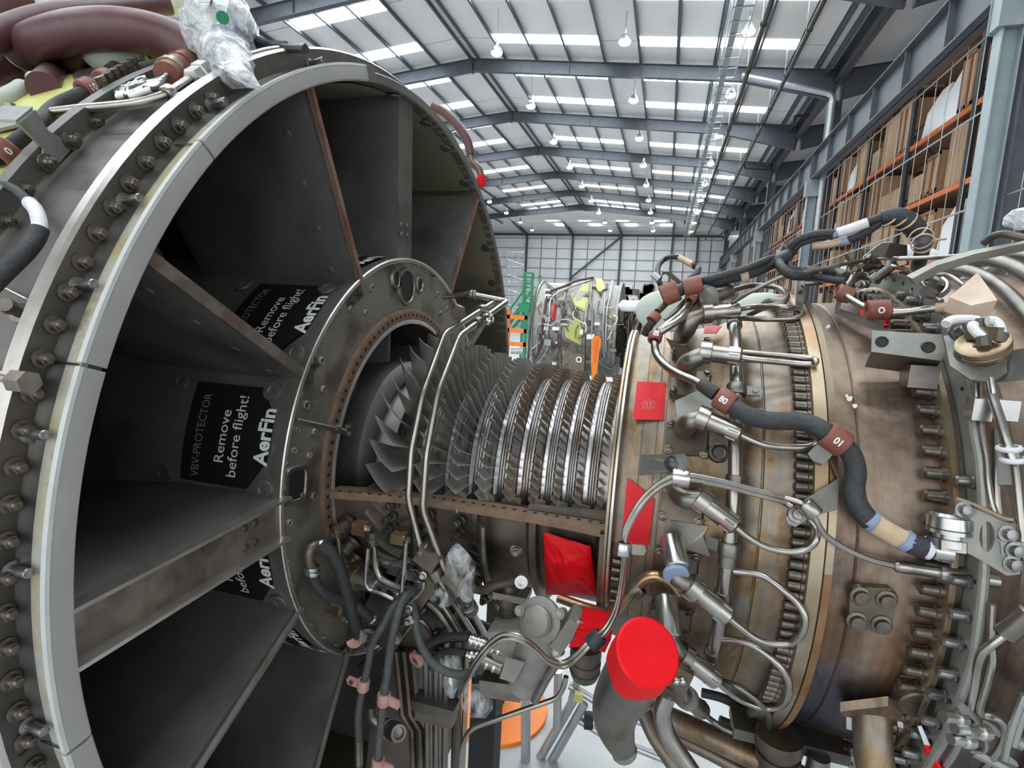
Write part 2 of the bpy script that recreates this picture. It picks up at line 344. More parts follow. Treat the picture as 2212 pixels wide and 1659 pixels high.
# purlins along the hall
for x in [RIDGE_X - .14, RIDGE_X + .2, -7.35, -6., -4.6, -3.2, -1.8, -.4, .95, 2.3, 3.55, 4.45, -10.35, -11.6, -12.85, -14.15, -15.5, -16.9, -18.3, -19.7, -21.1]:
    z = zc(x) - .09
    mb = MB().box((x, 22.3, z), (.025, 72.4, .17)).box((x + .03, 22.3, z - .08), (.07, 72.4, .015)).box((x - .03, 22.3, z + .08), (.07, 72.4, .015))
    o = struct('steel_purlin', mb, 'steel_paint'); o['group'] = 'purlins under the roof sheets'
def beam(mb, a, b, h, wd, up=(0, 0, 1), tf=.02, tw=.012, h2=None):   # I section from a to b, top flange on the line a-b
    a, b = Vector(a), Vector(b); t = (b - a).normalized(); up = Vector(up); up = (up - t * up.dot(t)).normalized(); s = t.cross(up)
    h2 = h if h2 is None else h2
    def pr(p, q, w2, e0, e1):
        return [p[0] + s * w2, p[0] - s * w2, p[1] - s * w2, p[1] + s * w2]
    for (ta, tb, w2, th) in ((0, 0, wd / 2, tf), (-h + tf, -h2 + tf, wd / 2, tf)):
        vs = []
        for p, tt in ((a, ta), (b, tb)):
            for d in (0, -th):
                vs += [p + up * (tt + d) + s * w2, p + up * (tt + d) - s * w2]
        mb.add(vs, [(0, 1, 3, 2), (4, 6, 7, 5), (0, 4, 5, 1), (2, 3, 7, 6), (0, 2, 6, 4), (1, 5, 7, 3)])
    vs = []
    for p, hh in ((a, h), (b, h2)):
        vs += [p + s * tw / 2, p - s * tw / 2, p - up * hh + s * tw / 2, p - up * hh - s * tw / 2]
    mb.add(vs, [(0, 1, 3, 2), (4, 6, 7, 5), (0, 4, 5, 1), (2, 3, 7, 6), (0, 2, 6, 4), (1, 5, 7, 3)])
    return mb
for k, y in enumerate(FR[:-1]):
    mb = MB(); zr = lambda x: zc(x) - .18
    beam(mb, (RIDGE_X, y, zr(RIDGE_X)), (1.9, y, zr(1.9)), .5, .2); beam(mb, (1.9, y, zr(1.9)), (KNEE_X + .1, y, zr(KNEE_X + .1)), .5, .2, h2=1.0)
    beam(mb, (RIDGE_X, y, zr(RIDGE_X)), (-22.6, y, zr(-22.6)), .5, .2)
    beam(mb, (KNEE_X + .1, y, zk - .18), (8.5, y, zk + .15), 1.0, .2, h2=.5); beam(mb, (8.5, y, zk + .15), (19.5, y, zk + 1.2), .5, .2)
    for x in (RIDGE_X, RIDGE_X + 4.15, RIDGE_X + 7., 1.9, RIDGE_X - 4.2): mb.box((x, y, zr(x) - .26), (.02, .18, .5))
    mb.box((RIDGE_X, y, zr(RIDGE_X) - .27), (.04, .22, .6)); mb.box((KNEE_X - .1, y, zr(KNEE_X) - .5), (.03, .2, 1.)); mb.box((KNEE_X + .2, y, zr(KNEE_X) - .5), (.03, .2, 1.))
    o = struct('steel_rafter', mb, 'steel_paint'); o['group'] = 'portal rafters across the hall'
# valley beam where the two bays meet
mb = MB(); beam(mb, (KNEE_X + .05, -13, zk - .05), (KNEE_X + .05, 62, zk - .05), .55, .3); mb.box((KNEE_X - .35, 24.5, zk - .22), (.05, 75, .3))
struct('trim_2', mb, 'steel_paint')
# columns every second frame
for k in (0, 2, 4, 6, 8, 10, 12):
    y = FR[k]; mb = MB(); h = zk - 1.2
    for sx in (-1, 1): mb.box((KNEE_X + .05 + sx * .2, y, h / 2), (.025, .3, h))
    mb.box((KNEE_X + .05, y, h / 2), (.4, .02, h))
    o = struct('steel_column', mb, 'steel_paint'); o['group'] = 'columns along the aisle'
    mb = MB().box((KNEE_X - .36, y, CAMZ + 5.0), (.42, .28, .55)).box((KNEE_X - .36, y - .16, CAMZ + 5.0), (.46, .02, .6)).box((KNEE_X - .36, y + .16, CAMZ + 5.0), (.46, .02, .6))
    o = struct('steel_corbel', mb, 'steel_light'); o['group'] = 'corbels under the crane girder'
    # separate crane column in front, lighter
    mb = MB(); h = CAMZ + 4.72
    for sx in (-1, 1): mb.box((KNEE_X - .36 + sx * .13, y + .02, h / 2), (.02, .26, h))
    mb.box((KNEE_X - .36, y + .02, h / 2), (.26, .015, h))
    o = struct('crane_column', mb, 'steel_light'); o['group'] = 'crane columns along the aisle'
# crane girder with stiffeners
GZ = CAMZ + 6.25
for k in (0, 2, 4, 6, 8, 10):
    y0, y1 = FR[k] + .03, FR[k + 2] - .03; mb = MB(); beam(mb, (KNEE_X - .32, y0, GZ), (KNEE_X - .32, y1, GZ), .95, .34, tf=.035, tw=.02)
    n = 6
    for q in range(n + 1):
        mb.box((KNEE_X - .32, y0 + .08 + (y1 - y0 - .16) * q / n, GZ - .48), (.28, .025, .9))
    o = struct('crane_girder', mb, 'steel_paint'); o['group'] = 'girders of the crane track'
# walls
struct('wall_left', MB().box((-23, 26, 6), (.2, 78, 12)), 'wall_sheet')
struct('wall_right', MB().box((20, 26, 6.5), (.2, 78, 13)), 'wall_sheet')
struct('wall_far', MB().box((-1.5, WALL_Y + .1, 6.5), (43, .2, 13)), 'wall_sheet')
mb = MB()
for x in (-22.6, -17, -11.4, -5.75, -.05, 2.68, 5.6):
    beam(mb, (x, WALL_Y - .02, 0), (x, WALL_Y - .02, CAMZ + 9.3), .3, .22, up=(0, 1, 0))
    if x != 2.68: beam(mb, (x, WALL_Y - .2, CAMZ + 9.35), (x, 55, CAMZ + 10.3), .4, .22)
struct('trim_3', mb, 'steel_paint')
mb = MB()
for i in range(9): mb.box((-8.5, WALL_Y - .06, 1.2 + i * 1.16), (28.5, .08, .09))
for i in range(9):
    for x in (-15.2, -13.3, -9.6, -7.6, -3.9, -1.95, 1.3, 4.1): mb.box((x, WALL_Y - .03, 5.6), (.05, .06, 10.8))
struct('trim_4', mb, 'steel_light')
mb = MB(); beam(mb, (-22.6, WALL_Y - .15, CAMZ + 9.4), (5.6, WALL_Y - .15, CAMZ + 9.4), .25, .2)
mb.tube([(-5.75, WALL_Y - .4, CAMZ + 9.1), (-11.4, WALL_Y - .4, CAMZ + 4.2)], .11, 8)
struct('trim_5', mb, 'steel_paint')
mb = MB()
for i in range(12): y = 53 + i * .98; mb.box((-8.5, y, CAMZ + 9.75 + .0 * i), (28.6, .55, .1)); mb.box((-8.5, y + .49, CAMZ + 9.68), (28.6, .5, .06))
struct('ceiling_far', mb, 'roof_sheet', flat=True)
for i, (x, y) in enumerate([(-12, 59.5), (-8.2, 59.5), (-4.4, 59.5), (-.8, 59.5), (-12.5, 57), (-9, 57), (-5.2, 57), (-1.4, 57)]):
    nwin += 1; struct('window_%d' % nwin, MB().box((x, y, CAMZ + 9.64), (1.1, 1.3 if i < 4 else .5, .02)), 'rooflight', flat=True)
# hanging lamps
ROWN = {-6.5: 'left row', -2.08: 'middle row', 1.7: 'row beside the cable ladder', -15.: 'far left row'}
for x in (-15., -6.5, -2.08, 1.7):
    for n in range(-3, 9):
        y = 19.1 + 4.95 * n
        z = CAMZ + 8.95
        lab = '%s hanging lamp from the near end, %s' % (ORD[n + 3], ROWN[x])
        t = thing('pendant_lamp', lab, 'lamp', (x, y, z), 'high bay lamps under the roof')
        obj('wire', MB().cyl((x, y, z + .42), (x, y, zc(x) - .05), .008, 6), 'rack_dark', t)
        obj('reflector', MB().spin((x, y, z), (0, 0, 1), [(0, .2), (.04, .2), (.18, .13), (.24, .06), (.3, .06), (.42, .04)], 16), 'galv', t)
        obj('bulb', MB().ball((x, y, z - .01), .2, 12, (1, 1, .55)), 'lamp_glow', t)
# cable ladder and sprinkler pipes
t = thing('cable_ladder', 'galvanised cable ladder with bright rungs hung under the roof', 'cable ladder', (1.5, 25, CAMZ + 8.8))
for dx in (1.06, 1.64): obj('rail', MB().box((dx, 24, CAMZ + 8.85), (.03, 76, .1)), 'galv', t)
for i in range(96): obj('rung', MB().box((1.35, -13 + .78 * i, CAMZ + 8.82), (.58, .05, .03)), 'wire', t)
obj('cable', MB().box((1.24, 24, CAMZ + 8.86), (.2, 76, .03)), 'steel_light', t)
mb = MB()
for i in range(26):
    for dx in (1.06, 1.64): mb.cyl((dx, -12 + 2.99 * i, CAMZ + 8.85), (dx, -12 + 2.99 * i, zc(dx)), .008, 6)
obj('hanger', mb, 'wire', t)
def pipe_run(name, label, x, z, r, m):
    t = thing(name, label, 'pipe', (x, 25, z))
    obj('pipe', MB().cyl((x, -13, z), (x, 60, z), r, 12), m, t)
    mb = MB()
    for i in range(24): mb.cyl((x, -12 + 2.99 * i, z), (x, -11.97 + 2.99 * i, z), r * 1.35, 12)
    obj('coupling', mb, m, t)
    mb = MB()
    for i in range(24): mb.cyl((x, -11.5 + 2.99 * i, z), (x, -11.5 + 2.99 * i, zc(x)), .007, 6)
    obj('hanger', mb, 'wire', t)
pipe_run('sprinkler_pipe', 'dark sprinkler pipe running right beside the cable ladder', 1.98, CAMZ + 8.55, .075, 'rust_pipe')
pipe_run('sprinkler_pipe', 'dark sprinkler pipe nearer to the columns than the cable ladder', 3.2, CAMZ + 8.3, .065, 'rust_pipe')
mb = MB().tube(rounded([(1.9, 22.3, CAMZ + 8.95), (5.0, 22.3, CAMZ + 8.12), (4.98, 22.3, CAMZ + 3.)], .25), .1, 12, smooth=False)
one('roof_drain_pipe', mb, 'galv', 'pale galvanised drain pipe bending down the first visible column', 'pipe')
mb = MB().tube(rounded([(1.98, 25.4, CAMZ + 8.5), (2.05, 25.4, CAMZ + 8.35), (4.35, 25.4, CAMZ + 8.1), (4.35, 25.4, CAMZ + 8.5), (4.9, 25.4, CAMZ + 8.5)], .08), .045, 10, smooth=False)
one('sprinkler_branch', mb, 'black', 'black branch pipe with a kink between sprinkler pipe and columns', 'pipe')
mb = MB().tube(rounded([(3.2, 31.4, CAMZ + 8.3), (3.3, 31.4, CAMZ + 8.0), (4.7, 31.4, CAMZ + 7.9), (4.7, 31.4, CAMZ + 8.3)], .08), .045, 10, smooth=False)
one('sprinkler_branch', mb, 'black', 'short black branch pipe beyond the kinked one', 'pipe')
# safety net of wires in front of the racks
t = thing('safety_net', 'wire safety net stretched between columns before the racking', 'net', (5.0, 25, 4.))
mb = MB()
for z in (CAMZ + .6, CAMZ + 2.2, CAMZ + 3.86, CAMZ + 5.2): mb.cyl((5.0, 2, z), (5.0, 60, z), .018, 6)
obj('rope', mb, 'wire', t)
mb = MB()
for i in range(96): mb.cyl((5.0, 3 + .6 * i, .3), (5.0, 3 + .6 * i, CAMZ + 5.3), .008, 5)
obj('wire', mb, 'wire', t)
# racking behind the net, two runs
LV = [1.85 - 1.75, 1.85, 3.6, 5.36, 7.1]
def rack(y0, y1, idx):
    t = thing('pallet_rack', ['tall orange beam pallet rack behind the net, nearest bay', 'tall orange beam pallet rack behind the net, next to the nearest bay'][idx] if idx < 2 else '%s pallet rack bay along the net, counted from the nearest' % ORD[idx], 'rack', (7, y0, 0), 'pallet racks behind the net')
    for y in (y0 + .05, y1 - .05):
        mb = MB()
        for x in (6.5, 7.6): mb.box((x, y, 4.6), (.09, .09, 9.2))
        for i in range(9): mb.tube([(6.5, y, .4 + i), (7.6, y, 1.4 + i)] if i % 2 else [(7.6, y, .4 + i), (6.5, y, 1.4 + i)], .02, 6)
        obj('upright_frame', mb, 'rack_dark', t)
    for z in LV:
        for x in (6.5, 7.6): obj('beam', MB().box((x, (y0 + y1) / 2, CAMZ + z - .06), (.05, y1 - y0 - .1, .13)), 'rack_orange', t)
        obj('deck', MB().box((7.05, (y0 + y1) / 2, CAMZ + z - .02), (1.05, y1 - y0 - .2, .03)), 'wood_dark', t)
nb = 0
KIND = ['tall plywood crate', 'brown carton', 'wooden crate with battens', 'pale carton', 'white film wrapped pallet']
cnt = {}
for i in range(12):
    y0 = 8.4 + i * 3.6; rack(y0, y0 + 3.6, i)
    rnd = random.Random(i)
    for li, z in enumerate(LV):
        if i > 8 and li == 0: continue
        y = y0 + .22; seq = 0
        while y < y0 + 3.0:
            w = rnd.choice([.8, 1., 1.2]); w = min(w, y0 + 3.45 - y); h = rnd.choice([.7, 1., 1.3, 1.45]); kk = rnd.choice([0, 1, 1, 2, 2, 3, 4])
            if li == len(LV) - 1: h = min(h, .9)
            zb = CAMZ + z + .0; mb = MB(); c = (7.0 + rnd.uniform(-.05, .05), y + w / 2, zb)
            lab = '%s, %s, %s rack bay, %s from its near end' % (KIND[kk], ['floor level', 'lowest shelf', 'second shelf', 'third shelf', 'top shelf'][li], ORD[i], ORD[seq]); seq += 1
            if kk == 4:
                s = .42
                mb.add([(c[0] + sx * q * .9, c[1] + sy * q * w / .9, zb + hz) for hz, q in ((0, .46), (.15, .45), (h * .6, .4), (h, .2), (h + .05, .05)) for sx, sy in ((-1, -1), (1, -1), (1, 1), (-1, 1))],
                       [(a * 4 + b, a * 4 + (b + 1) % 4, a * 4 + 4 + (b + 1) % 4, a * 4 + 4 + b) for a in range(4) for b in range(4)] + [(3, 2, 1, 0), (16, 17, 18, 19)])
                one('wrapped_pallet', mb, 'white_film', lab, 'pallet', 'goods on the racking')
            else:
                t = thing('crate' if kk in (0, 2) else 'carton', lab, 'crate' if kk in (0, 2) else 'carton', (c[0], c[1], zb), 'goods on the racking')
                obj('body', MB().box((c[0], c[1], zb + h / 2 + .06), (.95, w - .08, h)), ['wood', 'cardboard', 'wood', 'wood', ''][kk] if kk != 3 else 'cardboard', t)
                if kk in (0, 2):
                    for q in (-1, 1):
                        mb.box((c[0] - .49, c[1] + q * (w / 2 - .1), zb + h / 2 + .06), (.03, .1, h))
                    for q in (0, 1): mb.box((c[0] - .49, c[1], zb + .1 + q * (h - .08)), (.03, w - .1, .09))
                    if kk == 2: mb.box((c[0] - .49, c[1], zb + h / 2), (.03, .09, h))
                    obj('batten', mb, 'wood_dark' if kk == 2 else 'cardboard', t)
                else: obj('tape', MB().box((c[0] - .478, c[1], zb + h / 2 + .06), (.01, .06, h)), 'tan_tape', t)
                mb2 = MB()
                for q in (-1, 0, 1): mb2.box((c[0], c[1] + q * (w / 2 - .12), zb + .03), (.9, .1, .06))
                obj('pallet', mb2, 'wood_dark', t)
            y += w + .06

# ================================================================== FAN CASE (outer shell, forward of the rear flange)
AX = lambda x: (x, AY, AZ)
fc = thing('fan_case', 'grey cylindrical fan case shell with forward flange, left of the bolted rear flange', 'engine case', (-1.05, AY, AZ - .8))
obj('shell', MB().lathe([(-.612, .797), (-.74, .797), (-.76, .8), (-1.5, .8), (-1.5, .775), (-.612, .775)], n=160), 'case_grey', fc)
obj('forward_flange', MB().lathe([(-.742, .8), (-.742, .827), (-.758, .829), (-.762, .8)], n=160), 'case_grey', fc)
obj('edge_bead', MB().lathe([(-.736, .797), (-.736, .802), (-.742, .803), (-.746, .8)], n=160), 'bright_edge', fc)
obj('acoustic_liner', MB().lathe([(-.765, .802), (-.80, .812), (-.9, .818), (-1.5, .82)], 20, 140, n=80), 'yellow_green', fc, label='yellow-green liner band')
mb = MB().lathe([(-1.45, .0), (-1.45, .79)], n=64); obj('light_stop_disc', mb, 'black', fc)  # black disc added to stop light entering through the open front end
for i in range(34):                                     # vanes seen through the lower bays
    th = -165 + i * 10; mb = MB()
    mb.add([E(-.98, .46, th), E(-.98, .772, th), E(-1.16, .772, th + 5), E(-1.16, .46, th + 5), E(-.975, .46, th + .9), E(-.975, .772, th + .6), E(-1.155, .772, th + 5.6), E(-1.155, .46, th + 5.9)],
           [(0, 1, 2, 3), (7, 6, 5, 4), (0, 4, 5, 1), (1, 5, 6, 2), (2, 6, 7, 3), (3, 7, 4, 0)])
    obj('guide_vane', mb, 'strut_grey', fc)
BOLT = None
def bolt_mesh(kind):
    mb = MB()
    if kind == 'flange': mb.spin((0, 0, 0), (1, 0, 0), [(0, .0125), (.003, .0125), (.004, .0085), (.012, .008), (.013, .006), (.017, .0055), (.018, .004)], 14)
    elif kind == 'stud': mb.spin((0, 0, 0), (1, 0, 0), [(0, .009), (.004, .009), (.005, .005), (.03, .005), (.031, .004)], 12)
    elif kind == 'case': mb.spin((0, 0, 0), (-1, 0, 0), [(0, .0085), (.004, .0085), (.005, .0072), (.019, .0068), (.021, .0045)], 12)
    elif kind == 'cap': mb.spin((0, 0, 0), (1, 0, 0), [(0, .007), (.003, .007), (.0035, .005), (.009, .0048), (.0095, .003)], 10)
    return mb
BM = {}
def bolt(parent, p, kind, m='bolt', axis=None, name='bolt', scale=1.):
    key = (kind, m)
    if key not in BM:
        o = obj('bolt_source', bolt_mesh(kind), m, loc=(0, 0, 0)); BM[key] = o.data; bpy.data.objects.remove(o)
    o = bpy.data.objects.new(name, BM[key]); COL.objects.link(o); o.parent = parent; o.location = Vector(p) - origin(parent); o['_o'] = tuple(p)
    if axis is not None: o.rotation_euler = Vector((1, 0, 0)).rotation_difference(Vector(axis)).to_euler()
    o.scale = (scale,) * 3
    return o
for q in [(204, 263), (152, 306), (101, 354), (50, 410), (12, 478)]: bolt(fc, PX(*q, -.742), 'flange', scale=.8)
# bracket on the forward flange
t = thing('case_bracket', 'grey T-shaped sheet bracket bolted to the forward flange at upper left', 'bracket', PX(110, 320, -.741))
P = [PX(x, y, -.74) for x, y in [(35, 267), (71, 238), (101, 284), (130, 299), (164, 288), (170, 304), (146, 326), (111, 366), (83, 362), (90, 322)]]
obj('plate', MB().plate(P, .004, (1, 0, 0)), 'bracket_grey', t)
obj('lip', MB().plate([P[0], P[1], P[1] + Vector((-.05, 0, .004)), P[0] + Vector((-.05, 0, .004))], .004, (0, 0, 1)), 'bracket_grey', t)
bolt(t, PX(152, 305, -.736), 'flange', scale=.85); bolt(t, PX(100, 352, -.736), 'flange', scale=.85)
# details on the shell: blue-grey stub bolt and drain boss, stain patches
t = thing('hex_stop', 'bronze coloured hexagonal block on a rod at the rear flange edge', 'fitting', C(25, 820, .80))
a = PX(52, 825, -.585); obj('block', MB().spin(a + Vector((-.012, 0, 0)), (1, 0, 0), [(0, .0115), (.02, .0115)], 6), 'strut_edge', t); obj('rod', MB().cyl(a, a + Vector((-.12, .0, .01)), .007), 'tube', t)
t = thing('shell_stud', 'small threaded stud on the fan case shell near the lower left clip', 'stud', C(52, 680, .80))
a = C(52, 680, .798); obj('body', MB().spin(a, rad_dir(a) + Vector((.5, 0, 0)), [(0, .011), (.006, .011), (.007, .006), (.022, .006), (.023, .008), (.03, .007)], 12), 'bolt', t)

# ================================================================== FAN FRAME (rear ring, struts, hub)
ff = thing('fan_hub_assembly', 'large circular fan frame with radial struts and a perforated hub plate', 'engine frame', (-.6, AY, AZ - .82))
obj('bolt_flange', MB().lathe([(-.615, .797), (-.615, .8215), (-.612, .8235), (-.596, .8235), (-.594, .8215), (-.594, .797)], n=180), 'flange_dark', ff)
obj('flange_edge', MB().lathe([(-.612, .8232), (-.610, .8255), (-.598, .8255), (-.594, .822)], n=180), 'bright_edge', ff, label='bright worn edge of the flange')
obj('rim_land', MB().lathe([(-.594, .797), (-.588, .795), (-.580, .7935), (-.577, .794)], n=180), 'case_grey', ff)
obj('sealant_band', MB().lathe([(-.577, .794), (-.568, .7945), (-.556, .794)], n=180), 'yellow_zone', ff, label='yellowish sealant band')
obj('rim', MB().lathe([(-.577, .7935), (-.555, .7935), (-.552, .791), (-.552, .7765), (-.556, .774), (-.6, .774)], n=180), 'strut_grey', ff)
for a0, a1 in ((-75, -9.25), (-8.95, 19.65), (19.95, 40.95), (41.25, 72.7)):
    n = max(4, int((a1 - a0) * 1.2))
    s = obj('edge_strip', MB().lathe([(-.552, .7985), (-.5485, .7975), (-.5465, .7865), (-.5465, .776), (-.549, .7735), (-.5525, .774)], a0, a1, n=n, close=True), 'seal_strip', ff, label='pale grey edging strip')
    obj('strip_lip', MB().lathe([(-.556, .7995), (-.5485, .8003), (-.5478, .7965), (-.553, .795)], a0, a1, n=n, close=True), 'strip_edge', s, label='whitish lip of the strip')
obj('clip', MB().lathe([(-.558, .801), (-.5455, .801), (-.5455, .773), (-.558, .773)], 72.4, 74.2, n=3, close=True), 'case_grey', ff)
obj('outer_duct_wall', MB().lathe([(-.556, .774), (-.6, .774), (-1.44, .774)], n=160), 'inner_wall', ff)
# olive panels between struts and their dark plugs
for a0, a1 in ((63, 82), (90, 118), (122, 148)):
    obj('wall_panel', MB().lathe([(-.575, .7715), (-.80, .7715)], a0, a1, n=20), 'olive_panel', ff, label='olive beige wall panel')
for q in [(850, 207), (920, 266), (962, 320), (1003, 395), (1049, 536), (1063, 611), (1080, 752)]:
    d = ray(*q); oz = CAMZ - AZ; A = d.y ** 2 + d.z ** 2; B = 2 * (-d.y * AY + d.z * oz); Q = AY ** 2 + oz ** 2 - .771 ** 2
    p = CAM + d * ((-B + math.sqrt(max(0, B * B - 4 * A * Q))) / (2 * A)); n = -rad_dir(p)
    obj('panel_plug', MB().spin(p, n, [(0, .014), (.003, .013), (.0035, .006)], 16), 'flange_dark', ff)
for i, th in enumerate(range(-170, 190, 5)):
    if -60 < th < 75: bolt(ff, E(-.594, .8065, 22.4 + 2.545 * ((th - 20) / 5)), 'flange', 'bolt', scale=.8)
for th in (48.2 - .9, 33.6, 25.7, 14.5, 5.0, -7.2, 64.8): bolt(ff, E(-.594, .8005, th), 'stud', 'bolt_grey', axis=(1, -.12, .1), name='stud')
for th in (41.1, 19.8, -9.1):
    obj('marker_line', MB().add([E(-.5934, .797, th - .09), E(-.5934, .814, th - .09), E(-.5934, .814, th + .09), E(-.5934, .797, th + .09)], [(0, 1, 2, 3)]), 'black', ff)
    obj('marker_line', MB().add([E(-.593, .7958, th - .09), E(-.558, .7958, th - .09), E(-.558, .7958, th + .09), E(-.593, .7958, th + .09)], [(0, 1, 2, 3)]), 'black', ff)
# struts
def strut(th, wide, red=None, edge='strut_edge'):
    ri, ro = .44, .775; s = []
    def sec(r, w, x0, x1):
        ang = math.degrees(1 / r)
        pr = [(x1, w * .5), (x1 - .07, w * .55), (x1 - .2, w * .5), (x0 + .03, w * .25), (x0, 0), (x0 + .03, -w * .25), (x1 - .2, -w * .5), (x1 - .07, -w * .55), (x1, -w * .5)]
        return [E(x, r, th + math.degrees(t / r)) for x, t in pr]
    w = .064 if wide else .017
    A = sec(ri, w * 1.05, -.94, -.574); B = sec(ro, w, -.96, -.566); mb = MB(); n = len(A)
    mb.add(A + B, [(i, i + 1, n + i + 1, n + i) for i in range(n - 1)] + [tuple(range(n)), tuple(reversed(range(n, 2 * n)))])
    p = obj('strut', mb, 'strut_grey', ff, ang=50)
    if wide:
        mb = MB().add([A[0], A[-1], B[-1], B[0]], [(0, 1, 2, 3)])
        obj('web', MB().plate([A[-1], A[0], B[0], B[-1]], .0015, (1, 0, 0)), edge, p)
        for s_, (a, b) in ((1, (A[0], B[0])), (-1, (A[-1], B[-1]))) if edge == 'strut_edge' else ():
            d = Vector((0, math.sin(R(th)), math.cos(R(th)))) * s_
            obj('lip', MB().plate([a - d * .002, a + d * .003, b + d * .003, b - d * .002], .018, (1, 0, 0)), 'bright_edge', p)
        for r in (.5, .52, .6, .66, .71, .735):
            for q in (-.016, .014): 
                c = E(-.572 + .0015, r, th + math.degrees(q / r)); obj('rivet', MB().spin(c, (1, 0, 0), [(0, .0065), (.0025, .005), (.003, .002)], 10), 'flange_dark' if edge == 'strut_edge' and th < 40 else 'case_grey', p)
    else:
        mb = MB().plate([A[-1], A[0], B[0], B[-1]], .006, (1, 0, 0)); obj('trailing_strip', mb, 'strut_edge', p)
        if red:
            k = .35; mid = lambda U: U[-1].lerp(U[0], .5); obj('red_edge', MB().plate([mid(A), A[0], B[0], mid(B)], .0085, (1, 0, 0)), red, p, label='dark red edge line')
        for r in (.47, .55, .63, .71):
            c = E(-.62, r, th - math.degrees(.0094 / r)); nn = E(0, 1, th - 90) - E(0, 0, 0); obj('rivet', MB().spin(c, nn, [(0, .008), (.0015, .007), (.002, .003)], 12), 'strut_grey', p)
strut(-.8, True); strut(30, False); strut(60.2, False, 'strut_red'); strut(85.6, True, edge='case_grey'); strut(120.3, False, 'strut_red'); strut(150, False); strut(180, True)
strut(-25.5, False, 'bracket_grey'); strut(-56, False, 'bracket_grey'); strut(-90, True); strut(-120, False); strut(-150, False)
# hub
obj('inner_duct_wall', MB().lathe([(-.574, .447), (-.66, .444), (-.8, .446), (-1.1, .45), (-1.4, .46)], n=120), 'strut_grey', ff)
obj('hub_plate', MB().lathe([(-.580, .442), (-.575, .440), (-.575, .335), (-.58, .333)], n=140), 'hub_plate', ff)
obj('hub_rim', MB().lathe([(-.592, .449), (-.568, .4505), (-.566, .449), (-.567, .4455), (-.57, .4445), (-.567, .4435), (-.567, .441), (-.575, .4405)], n=150), 'bright_edge', ff, label='bright double rim')
obj('inlet_rim', MB().lathe([(-.578, .337), (-.569, .336), (-.567, .333), (-.567, .3125)], n=140), 'rust_rim', ff, label='rust brown rim with bolt holes')
obj('inlet_lip', MB().lathe([(-.567, .3125), (-.565, .309), (-.564, .306), (-.566, .3035), (-.575, .303)], n=140), 'bright_edge', ff)
mb = MB()
for i in range(70): mb.spin(E(-.5672, .3235, -30 + 3.55 * i), (1, 0, 0), [(0, .0038), (.0008, .0038)], 10)
obj('rim_hole', mb, 'black', ff)['kind'] = 'stuff'
obj('core_duct', MB().lathe([(-.575, .303), (-.66, .302), (-.8, .31), (-1.0, .33)], n=110), 'flange_dark', ff)
obj('core_back_wall', MB().lathe([(-1.0, .33), (-1.0, .1)], n=60), 'black', ff)
for th in (10, 50, 92, 130, 170):
    mb = MB(); pr = [(-.63, .006), (-.78, .009), (-.9, 0), (-.78, -.009), (-.63, -.006)]
    A = [E(x, .2, th + math.degrees(t / .2)) for x, t in pr]; B = [E(x, .302, th + math.degrees(t / .3)) for x, t in pr]
    mb.add(A + B, [(i, (i + 1) % 5, 5 + (i + 1) % 5, 5 + i) for i in range(5)] + [(0, 1, 2, 3, 4), (9, 8, 7, 6, 5)]); obj('core_strut', mb, 'strut_grey', ff)
obj('inner_shroud', MB().lathe([(-.9, .2), (-.66, .205), (-.6, .215), (-.575, .213), (-.562, .2), (-.555, .185), (-.56, .176), (-.57, .172)], n=100), 'case_grey', ff)
obj('shroud_recess', MB().lathe([(-.57, .172), (-.569, .164)], n=90), 'flange_dark', ff)
obj('seal_disc', MB().lathe([(-.569, .164), (-.55, .159), (-.53, .152), (-.53, .12)], n=90), 'bracket_grey', ff)
def c4(x, y): return 580 + x / 3.95, 540 + y / 3.95
def c5(x, y): return 580 + x / 3.457, 960 + y / 3.457
BOSS = [c4(x, y) + (r / 3.95,) for x, y, r in [(875, 325, 30), (700, 498, 28), (825, 533, 22), (938, 165, 20), (1047, 122, 16), (1128, 110, 14), (1273, 137, 13), (1340, 180, 14), (1415, 245, 15), (1443, 378, 24), (1465, 540, 18), (572, 515, 20), (457, 722, 20), (445, 945, 32), (355, 945, 20), (465, 1190, 28), (262, 1220, 20), (315, 1322, 35), (190, 1510, 20), (235, 1535, 22), (388, 1550, 25), (1525, 505, 24)]]
BOSS += [c5(x, y) + (r / 3.457,) for x, y, r in [(183, 45, 22), (300, 80, 20), (120, 130, 18), (437, 130, 18), (437, 215, 18), (103, 322, 18), (150, 400, 15), (245, 378, 18), (335, 385, 28), (148, 585, 25), (125, 868, 20), (173, 1060, 20), (235, 1230, 22), (313, 1355, 20), (400, 1445, 20), (497, 1500, 15), (590, 1510, 15)]]
for px, py, r in BOSS:
    p = PX(px, py, -.574); q = r * p.x / ray(px, py).x / F_PX * 1.05
    b = obj('boss', MB().spin(p + Vector((-.002, 0, 0)), (1, 0, 0), [(0, q * 1.15), (.005, q * 1.05), (.0065, q * .85), (.0055, q * .6), (.002, q * .55)], 16, cap=False), 'hub_plate', ff)
    obj('bore', MB().spin(p + Vector((-.001, 0, 0)), (1, 0, 0), [(0, q * .6), (.0012, q * .6)], 12), 'black', b)
